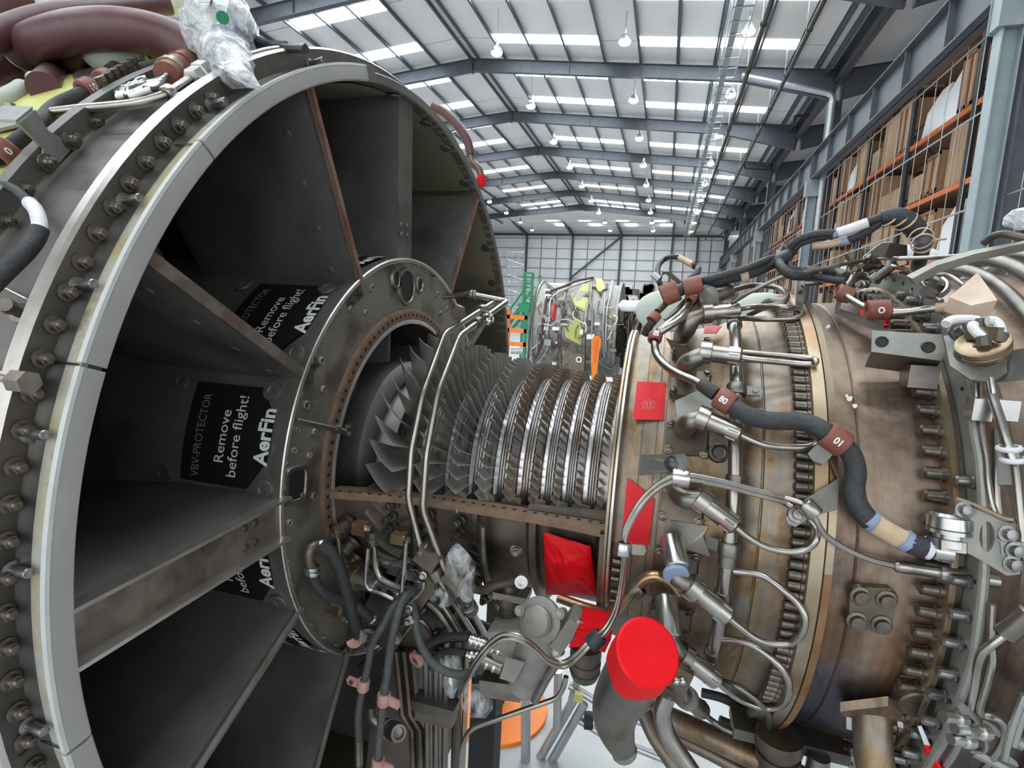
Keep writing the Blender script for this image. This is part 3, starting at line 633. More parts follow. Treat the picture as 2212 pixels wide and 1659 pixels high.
def port(c, a, b, th, sq=2., rim=.006, nm='port'):
    c = E(-.574, *c); er = Vector((0, -math.cos(R(th)), math.sin(R(th)))); et = Vector((0, math.sin(R(th)), math.cos(R(th))))
    def loop(k, x):
        o = []
        for i in range(32):
            t = 2 * math.pi * i / 32; cc, ss = math.cos(t), math.sin(t)
            o.append(c + er * (math.copysign(abs(cc) ** (2 / sq), cc) * (a + k)) + et * (math.copysign(abs(ss) ** (2 / sq), ss) * (b + k)) + Vector((x, 0, 0)))
        return o
    L = [loop(rim * 1.4, -.002), loop(rim, .004), loop(0, .004), loop(-.002, .0)]
    mb = MB().add(sum(L, []), [(k * 32 + i, k * 32 + (i + 1) % 32, k * 32 + 32 + (i + 1) % 32, k * 32 + 32 + i) for k in range(3) for i in range(32)])
    p = obj(nm, mb, 'tube_dull', ff); obj('opening', MB().add(loop(-.0015, .0012), [tuple(range(32))]), 'black', p)
port((.387, 87.3), .036, .034, 87.3); port((.406, 80.2), .017, .0135, 80.2); port((.398, 97.0), .0155, .0125, 97.0)
port((.404, 5.2), .0225, .0255, 5.2, 5.)
# black recess blocks with studs near the rim
for q in [(770, 640), (672, 800)]:
    p = PX(*q, -.573); th = math.degrees(math.atan2(p.z - AZ, AY - p.y)); pr = math.hypot(p.z - AZ, p.y - AY)
    obj('recess', MB().lathe([(-.5735, pr - .012), (-.5735, pr + .012)], th - 4.5, th + 3.5, n=6), 'flange_dark', ff)
    for k in (-2.5, 1.5): bolt(ff, E(-.5735, pr, th + k), 'cap', 'bolt', name='recess_stud')
# slide rod on the plate
t = thing('adjusting_rod', 'thin rod with forked end lying across the hub plate', 'rod', PX(690, 922, -.56))
a, b = PX(641, 908, -.565), PX(752, 934, -.545)
obj('rod', MB().tube([a, a.lerp(b, .5), b], lambda s: .004 + .002 * s), 'tube_dull', t); obj('fork', MB().box(PX(757, 927, -.542), (.012, .018, .02)).cyl(PX(722, 925, -.552), PX(730, 927, -.55), .008), 'tube', t)
obj('eye', MB().spin(PX(754, 928, -.535), (1, -.4, .1), [(0, .004), (.002, .004)], 10), 'black', t)

# ================================================================== VBV COVERS
def cover(off, label, lines=True):
    rr = .453; t0, t1 = 4.6 + off, 25.8 + off
    t = thing('protective_cover', label, 'cover', E(-.68, rr, (t0 + t1) / 2), 'black covers between the struts')
    vs = []; fs = []; n = 14
    xs = [-.765, -.70, -.64, -.61, -.597]
    for i in range(n + 1):
        f = i / n; th = t0 + (t1 - t0) * f; e = min(f, 1 - f)
        for x in xs:
            xm = -.597 if e > .3 else -.632 + .035 * e / .3
            vs.append(E(min(x, xm), rr, th))
    m = len(xs)
    for i in range(n):
        for k in range(m - 1): fs.append((i * m + k, i * m + k + 1, (i + 1) * m + k + 1, (i + 1) * m + k))
    mb = MB().add(vs, fs); mb.add([v - rad_dir(v) * .004 for v in vs], fs)
    obj('sheet', mb, 'black_cover', t)
    for txt, pb, pt, cap, m_, bold in (('VBV-PROTECTOR', (439, 1031), (452, 850), .0165, 'print_grey', 0), ('Remove', (489, 1000), (496, 886), .0195, 'print_white', .004), ('before flight!', (519, 1033), (531, 856), .0195, 'print_white', .004), ('AerFin', (583, 1010), (592, 884), .0265, 'print_white', .03)):
        a, b = C(*pb, rr), C(*pt, rr)
        ta = math.degrees(math.atan2(a.z - AZ, AY - a.y)) + off; tb = math.degrees(math.atan2(b.z - AZ, AY - b.y)) + off
        vs, fs = text_mesh(txt, 1., bold); w0, w1 = min(v.x for v in vs), max(v.x for v in vs); xb = (a.x + b.x) / 2
        out = [E(xb - v.y / .72 * cap, rr + .0016, ta + (tb - ta) * (v.x - w0) / (w1 - w0)) for v in vs]
        obj('lettering', MB().add(out, fs), m_, t, label='grey printed line' if m_ == 'print_grey' else 'white printed line', flat=True)
    for x, f in ((-.585, .02), (-.6, .98), (-.79, .98), (-.79, .02)):
        p = E(x - .015, rr - .003, t0 + (t1 - t0) * f)
        obj('fastener', MB().spin(p, rad_dir(p), [(0, .017), (.003, .016), (.0035, .008), (.002, .006)], 16), 'strut_grey', t)
cover(0, 'black printed cover just above the wide horizontal strut')
cover(29.5, 'black printed cover one bay higher, under the red edged strut')
cover(58.5, 'black printed cover mostly hidden at the top of the hub')
cover(-27.5, 'black printed cover just under the wide horizontal strut')
cover(-54, 'black printed cover mostly hidden at the hub bottom')
# pad plates behind the covers
for off in (0, 29.5, 58.5, -27.5, -54): obj('door_panel', MB().lathe([(-.588, .4485), (-.62, .4478), (-.80, .4478), (-.845, .4482)], off + 1.8, off + 28.2, n=16), 'strut_grey', ff)

# ================================================================== COMPRESSOR ROTOR
ro = thing('compressor_rotor', 'exposed compressor rotor with nine rows of curved blades', 'rotor', (-.3, AY, AZ - .2))
XC = [-.487, -.412, -.357, -.303, -.254, -.207, -.166, -.127, -.087]
TR = [.286, .264, .25, .2415, .233, .2265, .2235, .221, .221]
HR = [.158, .176, .187, .193, .197, .199, .2, .2, .2]
CH = [.058, .031, .0255, .022, .0195, .0175, .016, .0145, .0135]
NB = [38, 53, 60, 68, 75, 82, 82, 80, 76]
prof = [(-.56, .02), (-.545, .03), (-.535, .05), (-.53, .1), (-.525, .15), (-.515, .156)]
for k in range(9):
    h = HR[k]; c = CH[k] / 2
    prof += [(XC[k] - c, h - .002), (XC[k] + c * .8, h + .001)]
    if k < 8:
        g0, g1 = XC[k] + c * .85, XC[k + 1] - CH[k + 1] / 2
        hh = (h + HR[k + 1]) / 2 + .001
        prof += [(g0, hh - .010), (g0 + .002, hh - .010)]
        prof += [(g0 + .003, hh), (g1 - .002, hh), (g1 - .001, hh - .006)]
prof += [(-.06, .2), (-.055, .19), (-.04, .1)]
obj('drum', MB().lathe(prof, n=150), 'drum', ro)
for k in range(8):
    h = HR[k]; c = CH[k] / 2; g0, g1 = XC[k] + c * .85 + .003, XC[k + 1] - CH[k + 1] / 2 - .002; hh = (h + HR[k + 1]) / 2 + .001
    pr = [(g0, hh)]; n = 3
    for q in range(n):
        a = g0 + (g1 - g0) * (.35 + .6 * q / n); pr += [(a, hh + .0005), (a + .0012, hh + .0038), (a + .0024, hh + .0005)]
    obj('seal_land', MB().lathe([(g0, hh + .0006), (g0 + (g1 - g0) * .3, hh + .0012)], n=140), 'drum_land', ro, label='polished land between blade rows')
    obj('seal_teeth', MB().lathe(pr[1:], n=140), 'drum', ro)
obj('front_disc', MB().lathe([(-.52, .154), (-.527, .15), (-.53, .09)], n=90), 'case_grey', ro)
for i in range(14): obj('disc_hole', MB().spin(E(-.5285, .128, i * 360 / 14 + 9), (-1, 0, 0), [(0, .009), (.0025, .009)], 12), 'black', ro)
def blade(k, th):
    xc, tr, hr, ch = XC[k], TR[k], HR[k] - .003, CH[k]; vs = []; fs = []
    ns, nc = 5, 6
    for side in (1, -1):
        for i in range(ns + 1):
            s = i / ns; r = hr + (tr - hr) * s; st = R(18 + 26 * s if k == 0 else 30 + 12 * s); chord = ch / math.cos(R(35)) * (1.05 if k else 1.0 + .12 * s)
            lean = -.0 * s
            for j in range(nc + 1):
                u = j / nc - .5; camb = (.25 - u * u) * chord * .42 * (1 - .25 * s); tt = max(.0006, .05 * chord * (1 - (2 * u) ** 2) * (1.1 - .6 * s)) * side * .5
                ax = u * chord * math.cos(st) ; tg = -u * chord * math.sin(st) - camb + tt + lean
                vs.append(E(xc + ax, r, th + math.degrees(tg / r)))
    m = (ns + 1) * (nc + 1)
    for b, fl in ((0, 0), (m, 1)):
        for i in range(ns):
            for j in range(nc):
                f = (b + i * (nc + 1) + j, b + i * (nc + 1) + j + 1, b + (i + 1) * (nc + 1) + j + 1, b + (i + 1) * (nc + 1) + j); fs.append(f[::-1] if fl else f)
    w = nc + 1
    for i in range(ns):
        fs.append((i * w, (i + 1) * w, m + (i + 1) * w, m + i * w)); fs.append((i * w + nc, m + i * w + nc, m + (i + 1) * w + nc, (i + 1) * w + nc))
    for j in range(nc): fs.append((ns * w + j, ns * w + j + 1, m + ns * w + j + 1, m + ns * w + j))
    return vs, fs
nbl = 0
LIM = [99, 24, 22, 20, 16, 0, 0, 0, 0]
for k in range(9):
    rest = MB(); m = 'blade' if k < 4 else 'blade_brown'
    for i in range(NB[k]):
        th = (4.1 if k == 0 else 1.7 * k) + i * 360 / NB[k]; th = (th + 180) % 360 - 180
        vs, fs = blade(k, th)
        if (k == 0 and -8 < th < 100) or (0 < k < 5 and -6 < th < -6 + LIM[k] * 360 / NB[k]):
            obj('blade', MB().add(vs, fs), m, ro, ang=60); nbl += 1
        elif -60 < th < 181: rest.add(vs, fs)
    if rest.v: o = obj('blade_row', rest, m, ro, ang=60); o['kind'] = 'stuff'

# ================================================================== COMPRESSOR CASE (lower half)
def Z(ox, oy, s): return lambda x, y: (ox + x / s, oy + y / s)
z5 = Z(560, 500, 2.592); z6 = Z(560, 1040, 2.633); z7 = Z(1300, 450, 2.405); z8 = Z(1300, 980, 2.4254)
a1 = Z(660, 1060, 5.53); a2 = Z(880, 1060, 5.53); a3 = Z(720, 1340, 5.2); a4 = Z(940, 1280, 4.378); a5 = Z(1200, 1280, 4.378); a6 = Z(1460, 1380, 5.947); a7 = Z(0, 0, 4.147); a8 = Z(240, 0, 5.53)
r1 = Z(1880, 440, 5.53); r2 = Z(1980, 700, 5.53); r3 = Z(1980, 980, 5.185); r4 = Z(1900, 1280, 4.378); r5 = Z(1400, 440, 5.53); r6 = Z(1680, 440, 5.53)
def CP(zf, lst, r): return [C(*zf(p[0], p[1]), p[2] if len(p) > 2 else r) for p in lst]
cc = thing('compressor_case', 'dark brown lower half of the compressor case, open above the rotor', 'engine case', (-.3, AY, AZ - .3))
obj('case_wall', MB().lathe([(-.568, .30), (-.56, .288), (-.50, .276), (-.42, .262), (-.395, .258), (-.21, .252), (-.20, .27), (-.188, .27), (-.186, .252), (-.085, .256), (-.075, .27), (-.072, .31)], -180, -.4, n=70), 'case_dark', cc)
obj('case_inner', MB().lathe([(-.568, .29), (-.50, .272), (-.40, .256), (-.2, .236), (-.072, .226)], -180, -.4, n=60), 'flange_dark', cc)
obj('end_flange', MB().lathe([(-.0725, .24), (-.0725, .3165), (-.066, .3165), (-.066, .24)], -180, -.2, n=70), 'case_dark', cc)
def xy(x, r): return Vector((x, AY - r, AZ))
for sg in (1, -1):
    o_ = [(-.568, .318), (-.53, .312), (-.50, .302), (-.45, .292), (-.40, .285), (-.2, .285), (-.12, .29), (-.067, .299)]; i_ = [(-.0665, .228), (-.12, .24), (-.19, .253), (-.35, .252), (-.5, .268), (-.568, .285)]
    P = [Vector((x, AY - sg * r, AZ - .014)) for x, r in o_ + i_]
    f = obj('split_flange', MB().plate(P, .014, (0, 0, 1)), 'rust_rim', cc, label='rusty split flange')
    mb = MB()
    for i in range(26):
        x = -.55 + i * .019; r = .29 if x > -.4 else .29 + (-.4 - x) * .14
        r = r if x < -.4 else .272
        mb.spin(Vector((x, AY - sg * r, AZ + .0003)), (0, 0, 1), [(0, .0036), (.0006, .0036)], 10)
    obj('flange_hole', mb, 'black', f)
P = [Vector((x, AY - r, AZ + .001)) for x, r in [(-.205, .262), (-.07, .262), (-.07, .228), (-.205, .25)]]
obj('flange_strip', MB().plate(P, .006, (0, 0, 1)), 'flange_dark', cc)
for x0, x1, rr in ((-.305, -.297, .268), (-.425, -.418, .276)): obj('rib', MB().lathe([(x0, .25), (x0, rr), (x1, rr), (x1, .25)], -90, -2, n=40), 'case_dark', cc)
def stem(parent, p, s=1., m='bolt_grey', tilt=None):
    p = Vector(p); d = rad_dir(p) + (Vector(tilt) if tilt else Vector((-.25, 0, .1)))
    b = obj('vane_stem', MB().spin(p, d, [(0, .0105 * s), (.004 * s, .0105 * s), (.005 * s, .0075 * s), (.012 * s, .0075 * s), (.0125 * s, .0085 * s), (.017 * s, .0085 * s), (.0175 * s, .005 * s), (.026 * s, .0048 * s)], 14), 'flange_dark', parent)
    obj('nut', MB().spin(p + d.normalized() * .016 * s, d, [(0, .0066 * s), (.007 * s, .0066 * s), (.008 * s, .004 * s), (.015 * s, .004 * s)], 8), m, b)
for q in [(280, 165), (280, 290), (290, 405), (310, 520), (650, 205), (650, 355), (645, 495)]: stem(cc, C(*a2(*q), .262))
for q in [(1075, 150), (1050, 300), (1060, 415), (1095, 510), (440, 180)]: stem(cc, C(*a1(*q), .27))
for q in [(540, 350), (580, 590), (620, 770)]: stem(cc, C(*a1(*q), .285), 1.75, 'hose_black', (-.5, 0, -.4))
# unison ring and lever arms
ring_pts = [E(-.2815, .289, a) for a in range(-6, -60, -4)]
obj('unison_ring', MB().tube(ring_pts, .0065, 8, flat=2.), 'tube_dull', cc, label='slim ring linking the lever arms')
for i in range(9):
    a = -9.5 - 4.6 * i; q0, q1 = E(-.327, .274, a), E(-.284, .293, a + .3); d = rad_dir(q0)
    obj('lever_arm', MB().plate([q0 + Vector((0, -.004, .004)), q1 + Vector((0, -.004, .003)), q1 + Vector((0, .004, -.003)), q0 + Vector((0, .004, -.004))], .003, d), 'tube_dull', cc)
for i in range(7):
    a = -14 - 5 * i; q0, q1 = E(-.455, .28, a), E(-.41, .297, a + .3); d = rad_dir(q0)
    obj('lever_arm', MB().plate([q0 + Vector((0, -.004, .004)), q1 + Vector((0, -.004, .003)), q1 + Vector((0, .004, -.003)), q0 + Vector((0, .004, -.004))], .003, d), 'tube_dull', cc)
obj('unison_ring', MB().tube([E(-.41, .296, a) for a in range(-10, -60, -4)], .0065, 8, flat=2.), 'case_dark', cc)
# stationary vane tips standing at the split line
mb = MB()
for k in range(2, 8):
    x = (XC[k] + XC[k + 1]) / 2 - .004 if k < 8 else -.1; r0 = TR[k] - .018
    for j in range(2):
        vs = [Vector((x - .011, AY - r0 - .01 * j, AZ - .02)), Vector((x + .010, AY - r0 - .01 * j - .012, AZ - .02)), Vector((x + .010, AY - r0 - .01 * j - .012, AZ + .008)), Vector((x - .011, AY - r0 - .01 * j, AZ + .008))]
    o = obj('stator_vane', MB().plate(vs, .0015), 'blade_brown', cc)

# ================================================================== COMBUSTION CASE
cb = thing('combustion_case', 'large brownish combustion case with rows of bolts, right of the rotor', 'engine case', (.1, AY, AZ - .4))
for i, (x0, x1) in enumerate(((-.066, -.0605), (-.0595, -.054))):
    obj('front_flange', MB().lathe([(x0, .25), (x0, .3165), (x0 + .001, .3175), (x1 - .001, .3175), (x1, .3165), (x1, .25)], n=150), 'bright_edge' if i else 'band_brown', cc if 0 else cb)
obj('front_face', MB().lathe([(-.067, .2), (-.065, .31)], 5, 175, n=60), 'flange_dark', cb)
obj('case_wall', MB().lathe([(-.054, .305), (-.048, .308), (-.03, .312), (-.022, .313), (-.0215, .3115), (-.0205, .3115), (-.02, .313), (.0, .316), (.0005, .3145), (.0015, .3145), (.002, .316), (.012, .318), (.0125, .3165), (.0135, .3165), (.014, .318), (.05, .324), (.10, .334), (.125, .349), (.148, .358), (.1495, .3565), (.1505, .3565), (.152, .3595), (.175, .366), (.19, .370), (.202, .372), (.205, .39)], n=170), 'case_brown', cb)
obj('rear_flange', MB().lathe([(.204, .37), (.204, .398), (.2055, .4005), (.221, .4018), (.223, .400), (.223, .38)], n=170), 'band_brown', cb, label='pale brown flange band')
for i in range(70):
    th = 99 - 2.15 * i
    if th > -58: bolt(cb, E(.204, .3875, th), 'case')
for i, q in enumerate([(1347, 1195), (1345, 1215), (1343, 1233), (1341, 1252), (1340, 1280), (1338, 1300)]): bolt(cb, C(*q, .318), 'case', axis=(1, 0, 0), scale=.8)
# pads under the nozzles, boss, hinge plate
for th in (64, 47.5, 30, 12.5, -4.5, -22, -40):
    obj('nozzle_pad', MB().lathe([(.015, .318), (.016, .33), (.075, .334), (.08, .328)], th - 5, th + 4, n=6, close=True), 'case_dark', cb)
    for dx, dt in ((.02, -4.2), (.02, 3.2), (.072, -4.2), (.072, 3.2)): bolt(cb, E(dx, .331, th + dt), 'cap', axis=tuple(rad_dir(E(dx, .33, th + dt))), name='pad_bolt')
p = C(*z7(605, 1275), .326); n = rad_dir(p)
b = obj('igniter_boss', MB().spin(p, n, [(-.004, .022), (.003, .021), (.004, .016), (.011, .015), (.012, .011), (.006, .009)], 20), 'case_dark', cb); obj('plug', MB().spin(p, n, [(0, .009), (.008, .0085)], 6), 'flange_dark', b)
P = CP(z8, [(360, 350), (560, 380), (530, 430), (570, 540), (430, 500)], .335); obj('tab_plate', MB().plate(P, .004), 'tube_dull', cb)
for q in ((1171, 617), (1300, 620)): pass

# ================================================================== TURBINE CASE
tc = thing('turbine_case', 'smooth brownish turbine case between two bolted flanges', 'engine case', (.29, AY, AZ - .42))
obj('case_wall', MB().lathe([(.223, .4005), (.232, .4), (.236, .386), (.26, .386), (.262, .3845), (.264, .3865), (.30, .3885), (.33, .391), (.351, .393)], n=170), 'case_brown2', tc)
obj('front_band', MB().lathe([(.2231, .4013), (.2325, .4005), (.2345, .393)], n=170), 'band_brown', tc, label='pale brown front band')
obj('rust_band', MB().lathe([(.2233, .4017), (.2327, .4009), (.2347, .3934)], -62, 4, n=50), 'rust_orange', tc, label='orange rusty lower part of the band')
for q, s in (((1834, 861), .0042), ((1847, 877), .0034), ((1789, 706), .003), ((1829, 855), .0022)):
    pp = C(*q, .3895); obj('paint_fleck', MB().plate([pp + Vector((math.cos(a) * s * random.uniform(.6, 1.5), 0, math.sin(a) * s * random.uniform(.5, 1.2))) for a in [i * .9 for i in range(7)]], .0008, rad_dir(pp)), 'print_white', tc, label='white paint fleck')
obj('rear_flange', MB().lathe([(.350, .38), (.350, .416), (.3515, .4185), (.358, .4185), (.359, .416)], n=170), 'band_brown', tc, label='pale rear flange band')
obj('mating_flange', MB().lathe([(.3595, .415), (.366, .4145), (.3665, .40), (.368, .39)], n=170), 'case_dark', tc)
for i in range(45):
    th = 101 - 4.02 * i
    if th > -60: bolt(tc, E(.350, .4045, th), 'case', scale=1.15)
# four bolt blanking plate, lifting boss, round cap
bp_ = thing('blanking_plate', 'square rusty plate with four bolt bosses on the turbine case', 'plate', C(*z8(1395, 800), .39))
P = CP(z8, [(1310, 680), (1500, 690), (1525, 730), (1510, 900), (1480, 925), (1320, 895), (1285, 860), (1290, 710)], .391)
n = rad_dir(C(*z8(1395, 800), .39)); obj('body', MB().plate([p - n * .004 for p in P], .012, n), 'case_dark', bp_)
for q in ((1355, 745), (1490, 765), (1335, 875), (1465, 895)):
    p = C(*z8(*q), .398); obj('boss', MB().spin(p, n, [(-.004, .0145), (.002, .0125), (.003, .009), (.009, .0085), (.0095, .006)], 14), 'band_brown' if 0 else 'bolt', bp_)
t = thing('screw_plug', 'round dark screw cap low on the turbine case, tied with wire', 'cap', C(*r4(265, 890), .39))
p = C(*r4(262, 890), .39); d = rad_dir(p) + Vector((.1, -.15, 0)); obj('body', MB().spin(p, d, [(0, .017), (.008, .017), (.009, .0215), (.026, .0215), (.028, .019)], 24), 'case_dark', t)
obj('lock_wire', MB().tube(CP(r4, [(200, 790), (330, 800), (420, 770)], .40), .0012, 6), 'brass', t)

# ================================================================== FUEL NOZZLES, MANIFOLD, HARNESS ON THE CORE
def clamp(parent, p, d, r, m='clamp_red', w=.014, txt=None, tab=None, name='clamp', th=.003):
    p = Vector(p); d = Vector(d).normalized()
    c = obj(name, MB().spin(p - d * w / 2, d, [(0, r), (0, r + th), (.002, r + th * 1.35), (w - .002, r + th * 1.35), (w, r + th), (w, r), (0, r)], 20, cap=False), m, parent)
    if tab:
        q = Vector(tab); side = (q - p); side = (side - d * side.dot(d)).normalized()
        nn = d.cross(side)
        obj('tab', MB().plate([p + side * r - d * w * .4, p + side * (r + .022) - d * w * .4, p + side * (r + .026), p + side * (r + .022) + d * w * .4, p + side * r + d * w * .4], .003, nn), 'bracket_grey' if m != 'clamp_pink' else m, c)
        obj('bolt', MB().spin(p + side * (r + .015), nn, [(.003, .004), (.006, .004)], 8), 'bolt_grey', c)
    if txt:
        vs, fs = text_mesh(txt, .0125, .0003); w0 = (min(v.x for v in vs) + max(v.x for v in vs)) / 2
        v2 = (CAM - p).normalized(); v2 = (v2 - d * v2.dot(d)).normalized(); v3 = d.cross(v2); R_ = r + th * 1.35 + .0005
        if v3.z < 0: v3 = -v3
        out = [p + d * ((v.x - w0)) * .9 + v2 * (R_ * math.cos((v.y - .0045) / R_)) + v3 * (R_ * math.sin((v.y - .0045) / R_)) for v in vs]
        obj('marking', MB().add(out, fs), 'print_white', c, flat=True)
    return c
def nozzle(label, c, n, elbow, loop, base, rb=.0135, loop_r=.0047, dark=False, rr=.40):
    m = 'tube' if not dark else 'tube_dull'
    pc, pn = C(*c, rr), C(*n, rr); d = (pn - pc).normalized(); L = (pn - pc).length
    t = thing('fuel_nozzle', label, 'fuel nozzle', C(*base, .335), 'fuel nozzles round the combustion case')
    obj('body', MB().spin(pc, d, [(-.004, rb * .8), (.004, rb), (L - .014, rb), (L - .012, rb * 1.03), (L + .004, rb * 1.03), (L + .007, rb * .8), (L + .007, .006)], 22), m, t)
    obj('collar', MB().spin(pc - d * .008, d, [(0, rb * 1.05), (.001, rb * 1.33), (.017, rb * 1.33), (.018, rb * 1.1)], 24), 'cast_grey' if dark else 'tube', t)
    obj('hex_nut', MB().spin(pn - d * .012, d, [(0, rb * 1.1), (.014, rb * 1.1)], 6), 'steel_bright' if not dark else m, t)
    P = [pc] + [C(*q[:2], q[2]) for q in elbow]
    obj('elbow', MB().tube(P, lambda s: rb * (.95 + .25 * s), 16), 'tube_dull', t)
    if loop: obj('pigtail', MB().tube([pn] + [C(*q[:2], q[2] if len(q) > 2 else rr) for q in loop], loop_r, 12), m, t, label='looped fuel tube')
    return t
def Q(zf, *l): return [zf(*p[:2]) + tuple(p[2:]) for p in l]
nozzle('dark fuel nozzle set behind the topmost bright nozzle', z7(545, 465), z7(650, 435), Q(z7, (470, 500, .39), (440, 530, .35)),
       Q(z7, (700, 420, .42), (800, 400, .42), (900, 410, .42), (955, 440, .42), (960, 470, .415), (930, 495, .41), (850, 515, .40), (760, 555, .38)), z7(420, 560), dark=True, rr=.42)
nozzle('bright fuel nozzle uppermost on the case, with a wide flat loop', z7(535, 545), z7(690, 530), Q(z7, (475, 575, .395), (445, 620, .38), (420, 660, .345)),
       Q(z7, (760, 515, .40), (850, 510, .41), (960, 515, .42), (1025, 532), (1040, 552), (1005, 570), (930, 575), (850, 576), (720, 570, .385)), z7(420, 660))
nozzle('fuel nozzle with a narrow doubled loop, next below the uppermost', z7(535, 750), z7(700, 770), Q(z7, (480, 785, .395), (440, 810, .37), (440, 840, .335)),
       Q(z7, (760, 782), (900, 797), (1050, 810), (1100, 808, .405), (1112, 795, .41), (1090, 783, .405), (900, 763, .39), (730, 748, .375)), z7(440, 840))
nozzle('fuel nozzle behind the black braided harness, above the two red tapes', z7(520, 1090), z7(700, 1165), Q(z7, (465, 1110, .395), (435, 1130, .37), (430, 1150, .335)),
       Q(z7, (760, 1195), (850, 1230), (1000, 1243), (1095, 1232), (1135, 1195, .405), (1100, 1145, .4), (950, 1100, .39), (800, 1055, .375)), z7(430, 1150))
nozzle('fuel nozzle sticking out below the twin sense tube', z8(520, 245), z8(680, 365), Q(z8, (450, 240, .398), (405, 215, .38), (400, 180, .355), (395, 140, .335)),
       Q(z8, (750, 425), (850, 485), (960, 512), (1060, 505), (1118, 460, .405), (1125, 390, .40), (1075, 330, .395), (950, 250, .38)), z8(395, 140))
nozzle('fuel nozzle with a blue ring, middle one of the lower three', z8(470, 700), z8(640, 840), Q(z8, (410, 660, .40), (395, 630, .395), (385, 560, .37), (365, 450, .34)),
       Q(z8, (720, 905), (810, 970), (900, 997), (990, 992), (1050, 940, .41), (1066, 860, .41), (1030, 790, .405), (950, 715, .40), (840, 640, .385), (690, 615, .375)), z8(365, 450))
nozzle('fuel nozzle just above the lowest loop, right of the red capped duct', z8(425, 1055), z8(585, 1175), Q(z8, (370, 1000, .40), (355, 950, .39), (345, 850, .365), (335, 745, .34)),
       Q(z8, (680, 1260), (770, 1310), (870, 1335), (940, 1320), (980, 1250, .41), (975, 1180, .41), (920, 1100, .405), (800, 1010, .39), (700, 975, .38), (630, 970, .375)), z8(335, 745))
nozzle('lowest fuel nozzle of the row, over the bronze tube', z8(440, 1275), z8(520, 1340), Q(z8, (400, 1230, .40), (380, 1180, .37), (370, 1130, .34)),
       Q(z8, (580, 1400), (660, 1450), (760, 1475), (840, 1465), (878, 1410), (870, 1360), (820, 1300), (720, 1225, .39), (620, 1188, .38)), z8(370, 1130), dark=True)
for nm, q0, q1, lab in (('upper', (365, 450), (398, 600), 'bright upright sleeve above the blue ring'), ('lower', (335, 745), (355, 950), 'bright upright sleeve')):
    o = [x for x in bpy.data.objects if x.get('category') == 'fuel nozzle' and ('blue' if nm == 'upper' else 'just above the lowest') in x['label']][0]
    pa, pb = C(*z8(*q0), .365), C(*z8(*q1), .405); obj('sleeve', MB().spin(pa, pb - pa, [(0, .0155), (.002, .0165), ((pb - pa).length, .0165), ((pb - pa).length + .002, .014)], 20), 'steel_bright', o)
    if nm == 'upper': obj('blue_ring', MB().spin(C(*z8(385, 620), .405), pb - pa, [(0, .0165), (.0005, .0175), (.006, .0175), (.0065, .0165)], 20), 'blue_tape', o, label='blue ring')
# manifold
t = thing('fuel_manifold', 'vertical grey fuel manifold pipe crossing behind the nozzles', 'pipe', C(1587, 990, .37))
MP = [C(*q, .372) for q in [(1586, 690), (1589, 740), (1591, 845), (1588, 960), (1587, 1040), (1581, 1110), (1574, 1186), (1567, 1245), (1556, 1330), (1545, 1390), (1533, 1440)]]
obj('pipe', MB().tube(MP, .0095, 16), 'tube', t)
for a, b in ((0, .2), (2, .3), (4, .0), (6, .4), (7, .5), (9, .4)):
    p = MP[a].lerp(MP[a + 1], b); obj('coupling', MB().spin(p - (MP[a + 1] - MP[a]).normalized() * .009, MP[a + 1] - MP[a], [(0, .0105), (.001, .0125), (.017, .0125), (.018, .0105)], 18), 'tube_dull', t)
clamp(t, C(*z8(665, 500), .372), MP[6] - MP[5], .0105, 'tube_dull', .02, tab=C(*z8(600, 475), .36)); clamp(t, C(*z7(700, 945), .372), MP[3] - MP[2], .0105, 'tube_dull', .018, tab=C(*z7(740, 950), .372))
# harness tail: tube + black braid down the case
def cable(name, label, cat, segs, group=None, smooth=True):
    t = thing(name, label, cat, segs[0][1][0], group)
    for nm, P, r, m in segs: obj(nm, MB().tube(P, r, 14, smooth), m, t)
    return t
t = cable('ignition_lead', 'braided lead running from a grey conduit into black hose down the turbine case', 'cable', [
    ('conduit', CP(z7, [(560, 400, .42), (500, 450, .41), (450, 520, .405), (400, 580, .40), (330, 625, .395), (280, 665, .385), (275, 710, .38), (285, 760, .375), (330, 815, .38), (400, 860, .39), (480, 895, .40), (530, 925, .405)], .4), .0064, 'tube'),
    ('black_sleeve', CP(z7, [(520, 915, .405), (560, 945, .41), (590, 965, .41)], .41), .0105, 'hose_black'),
    ('hose', CP(z7, [(640, 1000, .41), (690, 1035, .415), (760, 1075, .42), (850, 1100, .42), (930, 1105, .42), (1010, 1105, .42), (1080, 1120, .425), (1140, 1150, .43), (1200, 1195, .43), (1260, 1235, .425), (1300, 1290, .42), (1318, 1370, .415), (1310, 1450, .41), (1325, 1530, .41), (1370, 1600, .41), (1400, 1630, .41)], .41), .0125, 'hose_black'),
    ('blue_band', CP(z8, [(1395, 335), (1440, 375)], .41), .0135, 'blue_tape'),
    ('tan_wrap', CP(z8, [(1430, 368), (1510, 415), (1580, 455)], .415), .0125, 'tan_tape'),
    ('blue_band', CP(z8, [(1575, 445), (1610, 470)], .417), .0138, 'blue_tape'),
    ('braid', CP(z8, [(1605, 465), (1660, 485), (1720, 500)], .418), .0128, 'hose_black'),
    ('white_band', CP(z8, [(1692, 487), (1722, 497)], .418), .014, 'white_tape')])
p, q = C(*z8(1735, 500), .418), C(*z8(1830, 515), .42); obj('elbow', MB().spin(p, q - p, [(0, .012), (.006, .0135), ((q - p).length, .0135)], 18), 'steel_bright', t)
p, q = C(*z8(1825, 500), .425), C(*z8(1832, 310), .43)
